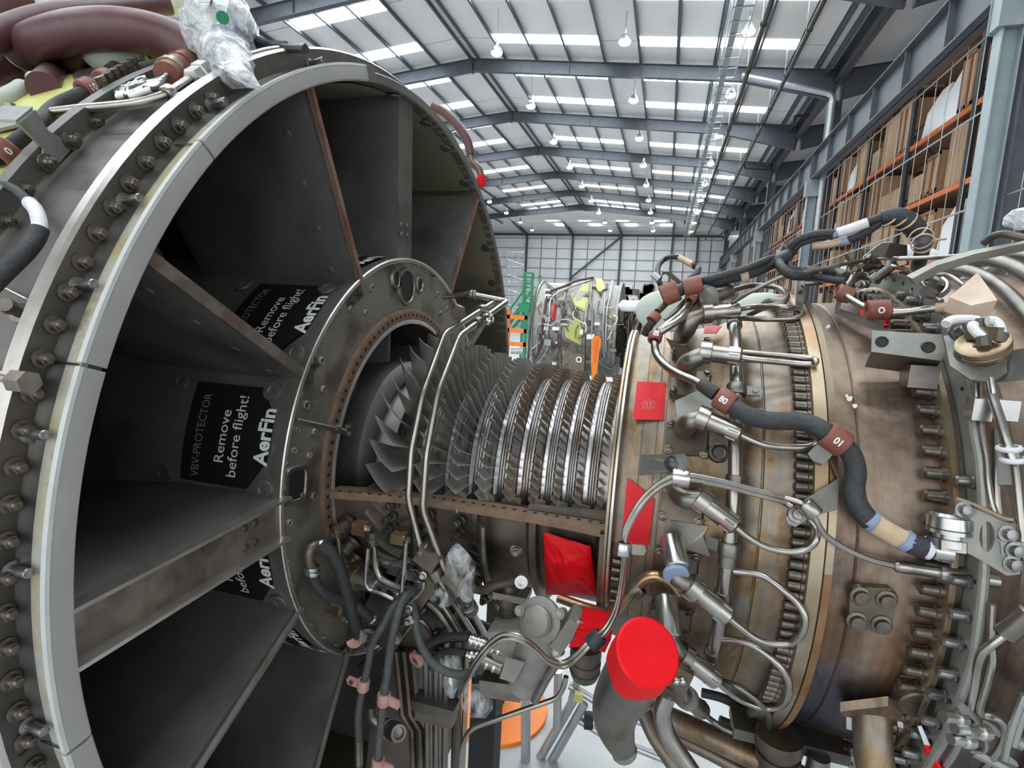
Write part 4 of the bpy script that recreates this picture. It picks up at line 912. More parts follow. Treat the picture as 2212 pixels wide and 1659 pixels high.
L = (q - p).length; obj('connector', MB().spin(p, q - p, [(0, .016), (.004, .021), (L * .3, .021), (L * .32, .017), (L * .45, .017), (L * .46, .024), (L * .56, .024), (L * .57, .022), (L * .6, .024), (L * .9, .0235), (L * .92, .021), (L, .019)], 28), 'steel_bright', t)
obj('coupling_nut', MB().spin(p.lerp(q, .02), q - p, [(0, .0225), (L * .28, .0225)], 6), 'tube', t)
clamp(t, C(*z7(640, 1000), .412), C(*z7(700, 1035), .412) - C(*z7(590, 965), .412), .0125, 'clamp_red', .024, '80', tab=C(*z7(590, 1060), .40))
clamp(t, C(*z7(1212, 1200), .43), C(*z7(1260, 1235), .425) - C(*z7(1150, 1160), .43), .0135, 'clamp_red', .028, '01', tab=C(*z7(1150, 1250), .42))
clamp(t, C(*z7(277, 670), .385), C(*z7(278, 690), .385) - C(*z7(290, 640), .39), .0075, 'clamp_red', .016, '80')
clamp(t, C(*z7(470, 470), .41), C(*z7(450, 510), .4) - C(*z7(510, 440), .41), .0075, 'clamp_red', .016)
# twin sense tube with brackets
t = thing('sense_tube', 'long thin pair of tubes looping from lower left over the case to a plug', 'tube', C(*z8(420, 115), .42))
SP = CP(z6, [(1140, 1180, .46), (1185, 1095, .47), (1250, 990, .47), (1320, 910, .46), (1390, 868, .455), (1480, 880, .455), (1560, 930, .45), (1640, 1005, .45), (1720, 1030, .445), (1800, 985, .44), (1880, 905, .43), (1960, 840, .415), (2020, 740, .405), (2050, 620, .40), (2070, 450, .40), (2075, 330, .405)], .4)
SP += CP(z8, [(115, 420, .405), (140, 350, .405), (220, 225, .41), (320, 142, .415), (420, 112, .42), (600, 138, .42), (780, 185, .42), (960, 230, .42)], .42)
off = Vector((.0025, -.0015, -.0056))
obj('tube', MB().tube(SP, .0034, 10), 'tube', t); obj('tube', MB().tube([p + off for p in SP], .0034, 10), 'tube', t)
S2 = CP(z8, [(960, 230, .42), (1050, 262, .425), (1105, 320, .425), (1170, 425, .42), (1280, 500, .415), (1400, 553, .412), (1540, 588, .41)], .41)
obj('tube', MB().tube(S2, .0038, 10), 'tube', t)
S3 = CP(z8, [(1530, 585, .41), (1760, 620, .41), (1850, 635, .405), (1940, 650, .40)], .41); d = S3[1] - S3[0]
obj('plug', MB().spin(S3[0], d, [(0, .0055), (.003, .008), (.018, .008), (.019, .0075), (d.length * .98, .0075), (d.length, .012), (d.length + .03, .0135), (d.length + .034, .009), (d.length + .06, .008)], 18), 'tube', t)
for q, dd, w in (((2065, 370), (0, .2, 1), .018),): clamp(t, C(*z6(*q), .404) + off / 2, dd, .0085, 'steel_bright', w, tab=C(*z6(2120, 390), .40))
clamp(t, C(*z6(1910, 890), .425) + off / 2, SP[11] - SP[9], .0085, 'rack_dark', .022)
clamp(t, C(*z8(410, 115), .42) + off / 2, (1, 0, 0), .0085, 'steel_bright', .022); clamp(t, C(*z8(1090, 290), .425), S2[2] - S2[1], .007, 'tube', .02, tab=C(*z8(1030, 325), .42))
def tri_bracket(label, zf, P, r, m='bracket_grey', hole=None, name='sheet_bracket'):
    pts = CP(zf, P, r); c = sum(pts, Vector()) / len(pts)
    t = thing(name, label, 'bracket', c); n = (pts[1] - pts[0]).cross(pts[2] - pts[0]).normalized()
    if n.dot(CAM - c) < 0: n = -n
    obj('plate', MB().plate(pts, .003, -n), m, t)
    for h in hole or []:
        p = C(*zf(h[0], h[1]), r if len(h) < 3 else h[2]); p = p - n * n.dot(p - pts[0]); obj('bolt', MB().spin(p, n, [(-.002, .011), (.002, .0105), (.0025, .0065), (.008, .006), (.0085, .003)], 14), 'bolt_grey', t)
    return t
tri_bracket('grey tapering sheet bracket carrying the twin tube at its left bend', z8, [(205, 5, .37), (430, 0, .425), (442, 60, .43), (430, 88, .43), (195, 112, .35)], .4, hole=[(405, 65)])
tri_bracket('grey triangular sheet bracket at the bolted flange below the black hose', z8, [(1180, 0, .405), (1245, 130, .405), (1232, 295, .41), (1075, 335, .43), (1065, 240, .43), (1240, 130, .41)], .41, hole=[(1040, 315, .43)])
tri_bracket('dark sheet plate under the second nozzle collar', z7, [(330, 670, .34), (510, 755, .39), (505, 770, .39), (480, 840, .34), (390, 780, .33)], .35, m='tube_dull')
tri_bracket('worn grey plate behind the fourth nozzle from the top', z7, [(380, 1000, .355), (500, 945, .36), (600, 1010, .37), (560, 1050, .37), (400, 1160, .35)], .36, m='bracket_grey')
# two tubes crossing in front of the rotor
t = thing('drain_tube_pair', 'pair of bent steel tubes standing in front of the compressor rotor', 'tube', C(913, 1090, .34))
T1 = [C(*q) for q in [(957, 642, .36), (975, 640, .36), (1008, 634, .37), (1068, 652, .36), (961, 720, .36), (913, 851, .348), (888, 974, .342), (882, 1079, .34), (909, 1184, .345), (959, 1268, .352), (1022, 1368, .36)]]
T2 = [C(*q) for q in [(1012, 633, .37), (1030, 638, .37), (1096, 651, .36), (993, 725, .36), (946, 847, .348), (921, 982, .342), (913, 1101, .34), (959, 1226, .345), (997, 1283, .352), (1050, 1375, .36)]]
for T in (T1, T2): obj('tube', MB().tube(rounded(T, .012), .0060, 12, smooth=False), 'tube', t)
clamp(t, C(*z5(1185, 355), .372), T1[2] - T1[1], .0068, 'tube_dull', .014); clamp(t, C(*z5(1205, 357), .372), T1[2] - T1[1], .0068, 'tube_dull', .012)
for q, T in (((1265, 430), T2), ((1180, 485), T1)): clamp(t, T[3].lerp(T[2 if T is T2 else 3], .35) if T is T2 else T[4].lerp(T[3], .72), (T[3] - T[2]) if T is T2 else T[4] - T[3], .0068, 'tube_dull', .013)
for a, f, T in ((8, .1, T1), (8, .65, T1), (8, .3, T2), (7, .75, T2)):
    b = min(a + 1, len(T) - 1); p = T[a].lerp(T[b], f); clamp(t, p, T[b] - T[a], .0068, 'clamp_pink' if 0 else 'tube_dull', .022, th=.006)
obj('saddle_block', MB().box(C(925, 1205, .35), (.04, .022, .03), Matrix.Rotation(.5, 3, 'Y')), 'case_dark', t); obj('saddle_block', MB().box(C(982, 1250, .352), (.036, .02, .028), Matrix.Rotation(.6, 3, 'Y')), 'case_dark', t)
t = thing('port_fitting', 'dark cylindrical plug fitting near the tube pair top by the hub', 'fitting', C(*z5(1095, 430), .36))
p, q = C(*z5(1115, 455), .37), C(*z5(1080, 385), .372); obj('body', MB().spin(p, q - p, [(0, .014), (.006, .014), (.007, .0095), (.025, .0095), (.026, .007), (.036, .007)], 18), 'tube_dull', t); obj('bolt_ring', MB().spin(p - (q - p).normalized() * .004, q - p, [(0, .016), (.004, .016)], 6), 'flange_dark', t)
t = thing('tube_clamp_nest', 'cluster of small clamps and nuts hanging at the tube pair elbow', 'clamp', C(*z5(1280, 490), .36))
for i in range(5):
    p = C(*z5(1255 + 12 * i, 470 + 12 * (i % 4)), .352 + .003 * i); obj('nut', MB().spin(p, (random.uniform(-1, 1), -1, random.uniform(-1, 1)), [(0, .005), (.008, .005), (.009, .003), (.014, .003)], 6), 'bolt_grey', t)
obj('strap', MB().tube([C(*z5(1240, 440), .36), C(*z5(1290, 460), .365), C(*z5(1310, 500), .36), C(*z5(1270, 525), .355)], .0022, 8), 'bracket_grey', t)
# red tapes and covers on the core
def tape(label, px, r, dr=.0015, m='red_tape', name='red_tape', n=8):
    a, b, c_, d_ = [Vector((*q, 0)) for q in px]; vs = []; fs = []
    for i in range(n + 1):
        for j in range(n + 1):
            u, v = i / n, j / n; q = a * (1 - u) * (1 - v) + b * u * (1 - v) + c_ * u * v + d_ * (1 - u) * v
            p = C(q.x, q.y, r); w = .0012 * math.sin(i * 1.9 + j * .7) * math.sin(j * 1.3) if 0 < i < n and 0 < j < n else 0
            vs.append(p + rad_dir(p) * (dr + abs(w) * 1.4))
    fs = [(i * (n + 1) + j, (i + 1) * (n + 1) + j, (i + 1) * (n + 1) + j + 1, i * (n + 1) + j + 1) for i in range(n) for j in range(n)]
    k = len(vs); vs += [v - rad_dir(v) * .0008 for v in vs]; fs += [tuple(q + k for q in reversed(f)) for f in fs]
    return one(name, MB().add(vs, fs), m, label, 'tape')
tape('small square of red tape with three pressed rings on the case front', [(1376, 825), (1438, 828), (1434, 908), (1368, 907)], .318)
o_ = bpy.data.objects['red_tape']
for k in range(3):
    obj('pressed_ring', MB().tube([C(x, y, .3201) for x, y in [(1392 + 9 * k, 862 + abs(k - 1) * 4), (1389 + 9 * k, 872), (1391 + 9 * k, 884), (1396 + 9 * k, 872), (1393 + 9 * k, 862 + abs(k - 1) * 4)]], .0007, 6), 'clamp_pink', o_)
tape('taller red tape patch behind the twin tube, below the square one', [(1355, 1032), (1414, 1078), (1402, 1177), (1341, 1175)], .318)
tape('scrap of red tape under the uppermost nozzle', [(1522, 704), (1560, 706), (1548, 722), (1520, 722)], .345)
tape('red tape covering a port behind the conduit bracket, left scrap', [(1855, 667), (1885, 672), (1888, 690), (1862, 690)], .392)
tape('red tape covering a port behind the conduit bracket, right scrap', [(1911, 680), (1930, 685), (1938, 703), (1908, 706)], .392)
def cloth(label, px, r, bulge, name, seed):
    n = 34; rnd = random.Random(seed); a, b, c_, d_ = [Vector((*q, 0)) for q in px]; vs = []
    F = [(rnd.uniform(-9, 9), rnd.uniform(-9, 9), rnd.uniform(0, 6)) for _ in range(9)]
    for i in range(n + 1):
        for j in range(n + 1):
            u, v = i / n, j / n; q = a * (1 - u) * (1 - v) + b * u * (1 - v) + c_ * u * v + d_ * (1 - u) * v
            p = C(q.x, q.y, r); h = 4 * u * (1 - u) * 4 * v * (1 - v); w = sum((1 - abs(math.sin(f[0] * u + f[1] * v * 1.3 + f[2]))) ** 2 for f in F) * .0022 - .005
            vs.append(p + rad_dir(p) * (.003 + bulge * h ** .7 + w * min(1, h + .25)))
    fs = [(i * (n + 1) + j, (i + 1) * (n + 1) + j, (i + 1) * (n + 1) + j + 1, i * (n + 1) + j + 1) for i in range(n) for j in range(n)]
    k = len(vs); vs += [v - rad_dir(v) * .001 for v in vs]; fs += [tuple(q + k for q in reversed(f)) for f in fs]
    return one(name, MB().add(vs, fs), 'red_cover', label, 'cover')
cloth('crumpled red film covering the opening low on the compressor case', [z6(1620, 285), z6(1885, 365), z6(1922, 650), z6(1632, 635)], .268, .014, 'red_film', 3)
# brown bent tube left of the lower nozzles
t = thing('bronze_tube', 'brown bent tube with a clamp running behind the lowest sleeves', 'tube', C(*z8(250, 650), .35))
obj('tube', MB().tube(CP(z6, [(1700, 660, .31), (1850, 715, .32), (1990, 750, .335)], .3) + CP(z8, [(60, 830, .345), (120, 770, .35), (180, 700, .355), (240, 650, .355), (300, 645, .355), (360, 685, .35), (400, 730, .345)], .35), .0085, 12), 'brass', t)
clamp(t, C(*z8(180, 715), .355), (1, 0, 1), .009, 'tube_dull', .02, tab=C(*z8(225, 740), .35))

# ================================================================== HARNESS ABOVE THE CORE
t = cable('wiring_harness', 'thick black wiring harness arching up from the case to a tied bend', 'cable', [
    ('trunk', CP(r5, [(300, 1090, .42), (420, 1020, .43), (560, 960, .435), (700, 930, .44), (820, 925, .44), (1000, 880, .445), (1150, 850, .45), (1300, 800, .455), (1450, 730, .46), (1530, 690, .465), (1600, 650, .47), (1660, 600, .47)], .45), 0.00961, 'hose_black'),
    ('branch', CP(r5, [(430, 1010, .43), (560, 940, .44), (700, 905, .45), (850, 865, .455), (1000, 820, .46), (1150, 780, .465), (1300, 720, .47), (1430, 665, .47), (1560, 640, .47)], .46), 0.00589, 'hose_black'),
    ('drop', CP(r6, [(40, 600, .47), (10, 690, .465), (60, 780, .46), (150, 840, .455), (280, 860, .45), (420, 835, .445), (550, 815, .44), (700, 825, .44), (820, 870, .44)], .45), 0.00837, 'hose_black'),
    ('drop', CP(r6, [(100, 620, .465), (90, 700, .46), (160, 770, .455), (300, 810, .45), (450, 860, .445), (600, 900, .44), (800, 930, .44)], .45), 0.00620, 'hose_black'),
    ('upper_run', CP(r6, [(150, 520, .47), (220, 450, .48), (350, 390, .49), (500, 360, .495), (680, 355, .50)], .5), 0.00713, 'hose_black'),
    ('upper_run', CP(r6, [(200, 540, .47), (260, 480, .475), (400, 425, .485), (550, 395, .49), (700, 370, .495)], .5), 0.00651, 'hose_black'),
    ('grey_band', CP(r6, [(650, 365, .495), (725, 352, .50)], .5), 0.00775, 'blue_tape'),
    ('white_wrap', CP(r6, [(715, 350, .5), (880, 295, .505), (1080, 225, .51)], .5), 0.00837, 'white_tape'),
    ('upper_run', CP(r6, [(1060, 225, .51), (1160, 190, .515), (1280, 150, .515), (1380, 125, .52)], .5), 0.00713, 'hose_black'),
    ('tan_wrap', CP(r6, [(420, 505, .475), (600, 490, .48), (760, 450, .485)], .48), 0.00651, 'tan_tape'),
    ('grey_band', CP(r6, [(750, 460, .485), (855, 435, .49)], .48), 0.00775, 'blue_tape'),
    ('lower_run', CP(r6, [(840, 435, .49), (1000, 370, .5), (1150, 270, .51), (1280, 190, .515), (1400, 150, .52)], .5), 0.00775, 'hose_black'),
    ('tied_bend', CP(r1, [(130, 175, .515), (260, 150, .52), (370, 170, .52), (470, 235, .515), (560, 320, .51), (620, 420, .50), (625, 530, .49), (600, 640, .475), (560, 760, .455)], .5), lambda s: .0115 + .005 * math.sin(3.14 * min(1, s * 1.3)) if s < .77 else .0105, 'hose_black')])
for q, r_ in (((215, 165), .0148), ((330, 172), .0162), ((415, 205), .0168), ((545, 315), .0165), ((605, 410), .0152), ((624, 470), .0138)):
    p = C(*r1(*q), .51); d = C(*r1(q[0] + 30, q[1] + 30), .51) - p
    obj('lacing_cord', MB().spin(p, d, [(0, r_), (.002, r_ + .0015), (.004, r_)], 20, cap=False), 'tan_tape', t, label='pale lacing cord')
p = C(*r6(105, 585), .47); d = C(*r6(160, 520), .475) - p
obj('grommet', MB().spin(p - d.normalized() * .009, d, [(0, .0125), (.002, .016), (.004, .016), (.005, .0145), (.015, .0145), (.016, .016), (.019, .016), (.02, .0125)], 26), 'clamp_pink' if 0 else 'case_dark', t, label='brown grommet ring')
clamp(t, C(*r5(1140, 850), .45), (1, 0, .35), 0.00992, 'tan_tape', .012, th=.002); clamp(t, C(*r5(530, 975), .44), (1, 0, .3), 0.01023, 'clamp_red', .03); clamp(t, C(*r5(260, 1070), .42), (1, 0, .5), 0.01085, 'clamp_red', .03, th=.006)
clamp(t, C(*r6(415, 835), .445), (1, 0, 0), 0.00930, 'clamp_pink' if 0 else 'case_dark', .024)
obj('tie_strand', MB().tube(CP(r1, [(700, 440, .5), (900, 420, .5), (1400, 280, .5)], .5)[:2], .002, 6), 'tan_tape', t)
cable('sensor_lead', 'black lead curling in a loop above the harness with a tan collar', 'cable', [
    ('lead', CP(r5, [(190, 1040, .42), (140, 950, .43), (115, 830, .44), (130, 730, .45), (200, 660, .46), (290, 635, .465), (350, 640, .465)], .45), 0.00496, 'hose_black'),
    ('collar', CP(r5, [(335, 635, .465), (440, 680, .46), (530, 730, .455)], .46), 0.00589, 'tan_tape'),
    ('lead', CP(r5, [(520, 725, .455), (580, 760, .45), (590, 800, .45), (560, 860, .445), (500, 900, .44), (470, 960, .435)], .45), 0.00589, 'hose_black')])
t = thing('bent_strap', 'dark bent metal strap in the crook of the looped lead', 'bracket', C(*r5(200, 860), .43)); obj('strap', MB().tube(CP(r5, [(60, 840, .44), (140, 910, .44), (180, 830, .45), (230, 820, .45), (300, 880, .44), (380, 950, .43)], .44), .006, 8, smooth=False, flat=.4), 'bracket_grey', t)
t = cable('twin_conduit', 'pair of pale flexible conduits joining the harness at two red clamps', 'cable', [
    ('conduit', CP(r5, [(720, 970, .435), (640, 1020, .43), (560, 1080, .42), (480, 1190, .41), (380, 1310, .40), (250, 1420, .395), (120, 1520, .39)], .4), 0.00527, 'tube'),
    ('conduit', CP(r5, [(560, 1040, .425), (440, 1160, .41), (330, 1280, .40), (200, 1390, .39)], .4), 0.00372, 'tube_dull')])
clamp(t, C(*r5(525, 1110), .42), C(*r5(480, 1190), .41) - C(*r5(560, 1080), .42), 0.00558, 'clamp_red', .02, '1')
cable('corner_lead', 'black lead dropping behind the front flange top through a brown clamp', 'cable', [
    ('sleeve', CP(r5, [(230, 1130, .41), (200, 1200, .405), (110, 1290, .40)], .4), 0.00589, 'case_dark'), ('clamp', CP(r5, [(100, 1330, .40), (40, 1400, .395)], .4), 0.00992, 'clamp_red'), ('lead', CP(r5, [(60, 1400, .395), (10, 1470, .385), (-40, 1560, .37)], .39), 0.00682, 'hose_black')])
# conduit from the harness to the sensor on the right
t = cable('sensor_conduit', 'pale braided conduit with two brown clamps leading to the round sensor head', 'cable', [
    ('conduit', CP(r6, [(890, 880, .44), (860, 950, .435), (800, 1020, .43), (760, 1060, .43), (830, 1110, .43), (920, 1170, .43), (1050, 1240, .43), (1160, 1270, .435), (1300, 1280, .435), (1480, 1280, .435)], .43) + CP(r1, [(250, 1300, .435), (420, 1295, .44), (600, 1270, .445), (780, 1250, .45)], .44), 0.00527, 'tube'),
    ('tan_wrap', CP(r1, [(790, 1245, .45), (920, 1240, .455), (1060, 1240, .46)], .45), 0.00713, 'tan_tape'),
    ('elbow', CP(r1, [(1050, 1235, .46), (1130, 1240, .465), (1230, 1290, .47), (1310, 1340, .475)], .46), 0.00713, 'white_tape')])
clamp(t, C(*r6(795, 1075), .43), (1, 0, -.4), 0.00589, 'clamp_red', .024, th=.005); clamp(t, C(*r1(90, 1270), .435), (1, 0, .05), 0.00651, 'clamp_red', .03, 'O', th=.006)
t = tri_bracket('L-shaped grey channel under the pale conduit with brown clamps', r6, [(680, 1290, .40), (1180, 1490, .405), (1270, 1500, .405), (1260, 1390, .43), (1150, 1380, .42), (700, 1240, .40)], .41)
obj('arm', MB().plate(CP(r6, [(680, 1260, .40), (740, 960, .44), (760, 980, .44), (710, 1280, .40)], .42), .004), 'bracket_grey', t)
t = thing('angle_bracket', 'upright folded bracket with two holes behind the flat loop', 'bracket', C(*r6(270, 1050), .40))
P = CP(r6, [(230, 960, .43), (310, 890, .43), (335, 1060, .42), (290, 1240, .395), (210, 1200, .395)], .41); obj('plate', MB().plate(P, .003), 'bracket_grey', t); obj('shelf', MB().plate(CP(r6, [(310, 890, .43), (500, 900, .43), (540, 950, .425), (330, 960, .425)], .43), .003), 'tube_dull', t)
for q in ((285, 1000), (270, 1060)): p = C(*r6(*q), .42); obj('hole', MB().spin(p + (CAM - p).normalized() * .004, CAM - p, [(0, .004), (.0006, .004)], 10), 'print_white' if 0 else 'black', t)
t = thing('vent_box', 'open grey sheet metal box above the flange at upper right', 'box', C(*r6(1300, 560), .46))
obj('side', MB().plate(CP(r6, [(1020, 640, .46), (1240, 470, .49), (1350, 460, .49), (1270, 640, .46)], .47), .003), 'bracket_grey', t); obj('inside', MB().plate(CP(r6, [(1330, 465, .48), (1548, 495, .48), (1548, 620, .46), (1260, 640, .46)], .47), .003, (0, 1, 0)), 'flange_dark', t)
t = thing('rear_pipe', 'thin pipe running up from behind the flat loops to a coupling at right', 'pipe', C(*r6(800, 740), .45))
obj('pipe', MB().tube(CP(r5, [(1000, 1190, .42), (1250, 1040, .43), (1600, 870, .45), (1700, 840, .455)], .45) + CP(r6, [(300, 830, .455), (480, 790, .455), (700, 740, .46), (1080, 665, .465)], .45), .0032, 10), 'tube_dull', t)
obj('pipe', MB().tube(CP(r6, [(1180, 655, .465), (1548, 650, .47)], .46) + CP(r1, [(300, 655, .475), (700, 645, .48), (1100, 620, .49), (1450, 575, .50), (1836, 490, .52)], .5), .0035, 10), 'tube', t)
p, q = C(*r6(1075, 665), .465), C(*r6(1190, 655), .465); obj('coupling', MB().spin(p, q - p, [(0, .004), (.002, .0062), ((q - p).length * .8, .0062), ((q - p).length, .004)], 16), 'tube_dull', t)
t = thing('turnbuckle_cluster', 'cluster of nuts and short tubes above the bolted flange at upper right', 'fitting', C(*r6(1050, 780), .44))
rnd = random.Random(5)
for i in range(14):
    p = C(*r6(rnd.uniform(900, 1250), rnd.uniform(720, 980)), rnd.uniform(.41, .45)); d = Vector((rnd.uniform(-1, 1), rnd.uniform(-1, .2), rnd.uniform(-.3, 1)))
    obj('nut', MB().spin(p, d, [(0, .007), (.012, .007), (.013, .0045), (.03, .0045)], 8), rnd.choice(['bolt_grey', 'case_dark', 'tube_dull']), t)
obj('tube', MB().tube(CP(r6, [(880, 980, .42), (950, 890, .43), (1080, 820, .44), (1200, 780, .44)], .43), .006, 8), 'tube_dull', t); obj('strap', MB().plate(CP(r6, [(1110, 720, .44), (1290, 730, .44), (1350, 790, .43), (1345, 870, .42), (1310, 870, .42), (1300, 790, .43), (1110, 760, .44)], .44), .003), 'bracket_grey', t)

# ================================================================== ACCESSORIES UNDER THE COMPRESSOR
def Y(zf, lst, y): return [PY(*zf(p[0], p[1]), p[2] if len(p) > 2 else y) for p in lst]
idz = lambda x, y: (x, y)
h1 = cable('drain_hose', 'left of two long grey hoses hanging side by side, with a pink clamp', 'hose', [
    ('hose', Y(idz, [(905, 1300, .84), (880, 1295, .80), (852, 1308, .78), (828, 1351, .765), (805, 1388, .76), (795, 1436, .76), (787, 1471, .76), (780, 1503, .76), (774, 1551, .76), (775, 1600, .76)], .76), 0.00651, 'hose_grey'),
    ('ferrule', Y(idz, [(775, 1598), (776, 1650)], .76), 0.00725, 'tube_dull'), ('hose', Y(idz, [(776, 1645), (775, 1720)], .76), 0.00651, 'hose_grey')])
clamp(h1, PY(785, 1479, .76), (.1, 0, 1), 0.00666, 'clamp_pink', .02, tab=PY(750, 1474, .76))
h2 = cable('drain_hose', 'right of two long grey hoses hanging side by side, with two pink clamps', 'hose', [
    ('hose', Y(idz, [(900, 1290, .82), (885, 1280, .78), (868, 1300, .755), (853, 1351, .745), (845, 1388, .745), (837, 1446, .745), (830, 1494, .745), (825, 1542, .745), (820, 1590, .745), (816, 1645, .745), (812, 1720, .745)], .745), 0.00681, 'hose_grey')])
clamp(h2, PY(829, 1509, .745), (.08, 0, 1), 0.00703, 'clamp_pink', .022, tab=PY(866, 1526, .74)); clamp(h2, PY(817, 1650, .745), (.05, 0, 1), 0.00703, 'clamp_pink', .022, tab=PY(856, 1650, .74))
cable('return_hose', 'thicker grey hose sweeping down right from the twin hose tops', 'hose', [('hose', Y(z6, [(870, 690, .80), (885, 760, .79), (895, 850, .785), (930, 950, .78), (985, 1030, .775), (1060, 1080, .775), (1140, 1098, .775), (1230, 1085, .78)], .78), 0.00703, 'hose_grey')])
t = cable('coupled_hose', 'dark hose loop ending in bright double couplings at the grey valve', 'hose', [
    ('hose', Y(z6, [(880, 1030, .86), (920, 960, .85), (1000, 905, .84), (1100, 882, .83), (1205, 890, .82)], .84), 0.00725, 'hose_black'),
    ('hose', Y(z6, [(980, 1060, .85), (1010, 995, .84), (1080, 965, .83), (1180, 975, .82)], .83), 0.00666, 'hose_black'),
    ('coupling', Y(z6, [(1200, 895), (1290, 925)], .815), 0.00925, 'steel_bright'), ('coupling', Y(z6, [(1185, 985), (1290, 1000)], .81), 0.00925, 'tube'),
    ('sleeve', Y(z6, [(1285, 925), (1390, 965)], .81), 0.01073, 'tube_dull'), ('sleeve', Y(z6, [(1260, 1010), (1380, 1065)], .80), 0.01073, 'tube_dull')])
for q, y in (((1215, 900), .815), ((1245, 910), .815), ((1270, 918), .815), ((1330, 945), .81), ((1365, 955), .81), ((1205, 988), .81), ((1235, 992), .81), ((1300, 1030), .80), ((1340, 1048), .80)):
    p = PY(*z6(*q), y); obj('coupling_ring', MB().spin(p - Vector((.003, 0, 0)), (1, 0, -.3), [(0, .0096), (.001, .0116), (.005, .0116), (.006, .0096)], 16), 'steel_bright', t)
clamp(t, PY(*z6(895, 1010), .85), (.4, 1, .3), 0.00814, 'clamp_pink', .012, th=.006)
def X6(lst): return [PX(*z6(q[0], q[1]), q[2]) for q in lst]
t = cable('fuel_hose', 'black hose dropping from a banded elbow on the hub plate', 'hose', [
    ('elbow', X6([(300, 500, -.552), (282, 440, -.553), (290, 385, -.552), (335, 365, -.548)]), .0105, 'case_dark'),
    ('hose', X6([(335, 366, -.548), (400, 400, -.535), (450, 480, -.525), (485, 590, -.52), (520, 720, -.515), (560, 860, -.51), (580, 935, -.508)]), .0115, 'hose_black'),
    ('hose', X6([(300, 500, -.552), (315, 570, -.548), (360, 630, -.54), (440, 665, -.53), (520, 690, -.52), (590, 740, -.50), (655, 795, -.485)]), .0098, 'hose_black')])
for q, d in (((345, 370, -.546), (1, 0, -.3)), ((300, 490, -.552), (.1, 0, 1)), ((304, 515, -.551), (.1, 0, 1)), ((650, 785, -.487), (1, 0, -.8))): clamp(t, X6([q])[0], d, .0114, 'steel_bright', .007, th=.0015)
t = thing('lifting_eye', 'brown open ring eye on the lower hub plate beside the black hose', 'eye', X6([(430, 720, -.56)])[0]); obj('eye', MB().tube(X6([(390, 770, -.56), (440, 770, -.555), (465, 730, -.552), (450, 695, -.552), (420, 690, -.555)]), .006, 10), 'rust_rim', t)
t = thing('open_clamp', 'pale open clamp half left empty beside the twin hoses', 'clamp', PY(774, 1382, .78))
obj('jaw', MB().tube(Y(a3, [(185, 220), (200, 255), (260, 265), (310, 230), (320, 130)], .78), .007, 8, flat=.35), 'clamp_pink', t); obj('tab', MB().plate(Y(a3, [(300, 120), (375, 190), (360, 250), (300, 270), (290, 220)], .777), .004), 'bracket_grey', t)
t = thing('ball_fitting', 'round hydraulic fitting with a bright bore and a blue stripe', 'fitting', PY(*a3(660, 1230), .80))
p, q = PY(*a3(600, 1200), .81), PY(*a3(735, 1270), .77); d = q - p; L = d.length
obj('body', MB().spin(p, d, [(-.02, .008), (0, .012), (.004, .0155), (L * .8, .0165), (L, .014), (L, .010), (L - .008, .009), (L - .009, 0.0005)], 24), 'tube_dull', t); obj('stripe', MB().spin(p + d * .35, d, [(0, .0158), (.0005, .0167), (.004, .0168), (.0045, .016)], 24), 'blue_tape', t)
obj('neck', MB().tube(Y(a3, [(430, 960), (440, 1080), (500, 1150), (600, 1200)], .81), .010, 12), 'tube_dull', t)
# gearbox casing and vertical pipes
t = thing('gearbox_casing', 'dark ribbed casing under the hub, left of the vertical pipes', 'casing', PY(900, 1560, .98))
obj('wall', MB().plate(Y(z6, [(760, 950), (900, 1000), (925, 1330), (985, 1400), (1000, 1700), (600, 1700), (640, 1300)], .93), .12, (0, 1, 0)), 'flange_dark', t)
for k, dx in enumerate((0, 45, 90)): obj('ridge', MB().tube(Y(z6, [(780 + dx, 960), (800 + dx, 1150), (815 + dx, 1320), (870 + dx, 1410), (880 + dx, 1700)], .91), .0075, 8, smooth=False), 'case_dark', t)
t = thing('pipe_stack', 'stack of parallel vertical pipes held by a cross block', 'pipe', PY(940, 1560, .88))
for k in range(5): obj('pipe', MB().tube(Y(z6, [(945 + 30 * k, 1010 - 25 * k), (950 + 28 * k, 1200), (955 + 26 * k, 1320), (960 + 24 * k, 1720)], .87 + .004 * (k % 2)), .0055, 10, smooth=False), 'tube_dull', t)
obj('cross_block', MB().box(PY(*z6(1005, 1318), .865), (.075, .03, .026)), 'case_dark', t); obj('cross_block', MB().box(PY(*z6(1005, 1268), .865), (.085, .035, .02)), 'flange_dark', t)
t = thing('dark_pipe_pair', 'two dark upright pipes between pipe stack and black post', 'pipe', PY(995, 1580, .93))
obj('pipe', MB().tube(Y(z6, [(1130, 900), (1125, 1200), (1115, 1720)], .92), .010, 10), 'flange_dark', t); obj('pipe', MB().tube(Y(z6, [(1180, 1000), (1170, 1300), (1150, 1720)], .93), .006, 10), 'brass', t)
t = thing('cross_tube', 'thin steel tube running from floor level up across the black post', 'tube', PY(1100, 1545, .86))
obj('tube', MB().tube(rounded(Y(z6, [(1140, 1740), (1155, 1490), (1200, 1405), (1700, 1232), (1735, 1165), (1745, 1110)], .86), .03), .0048, 10, smooth=False), 'tube', t)
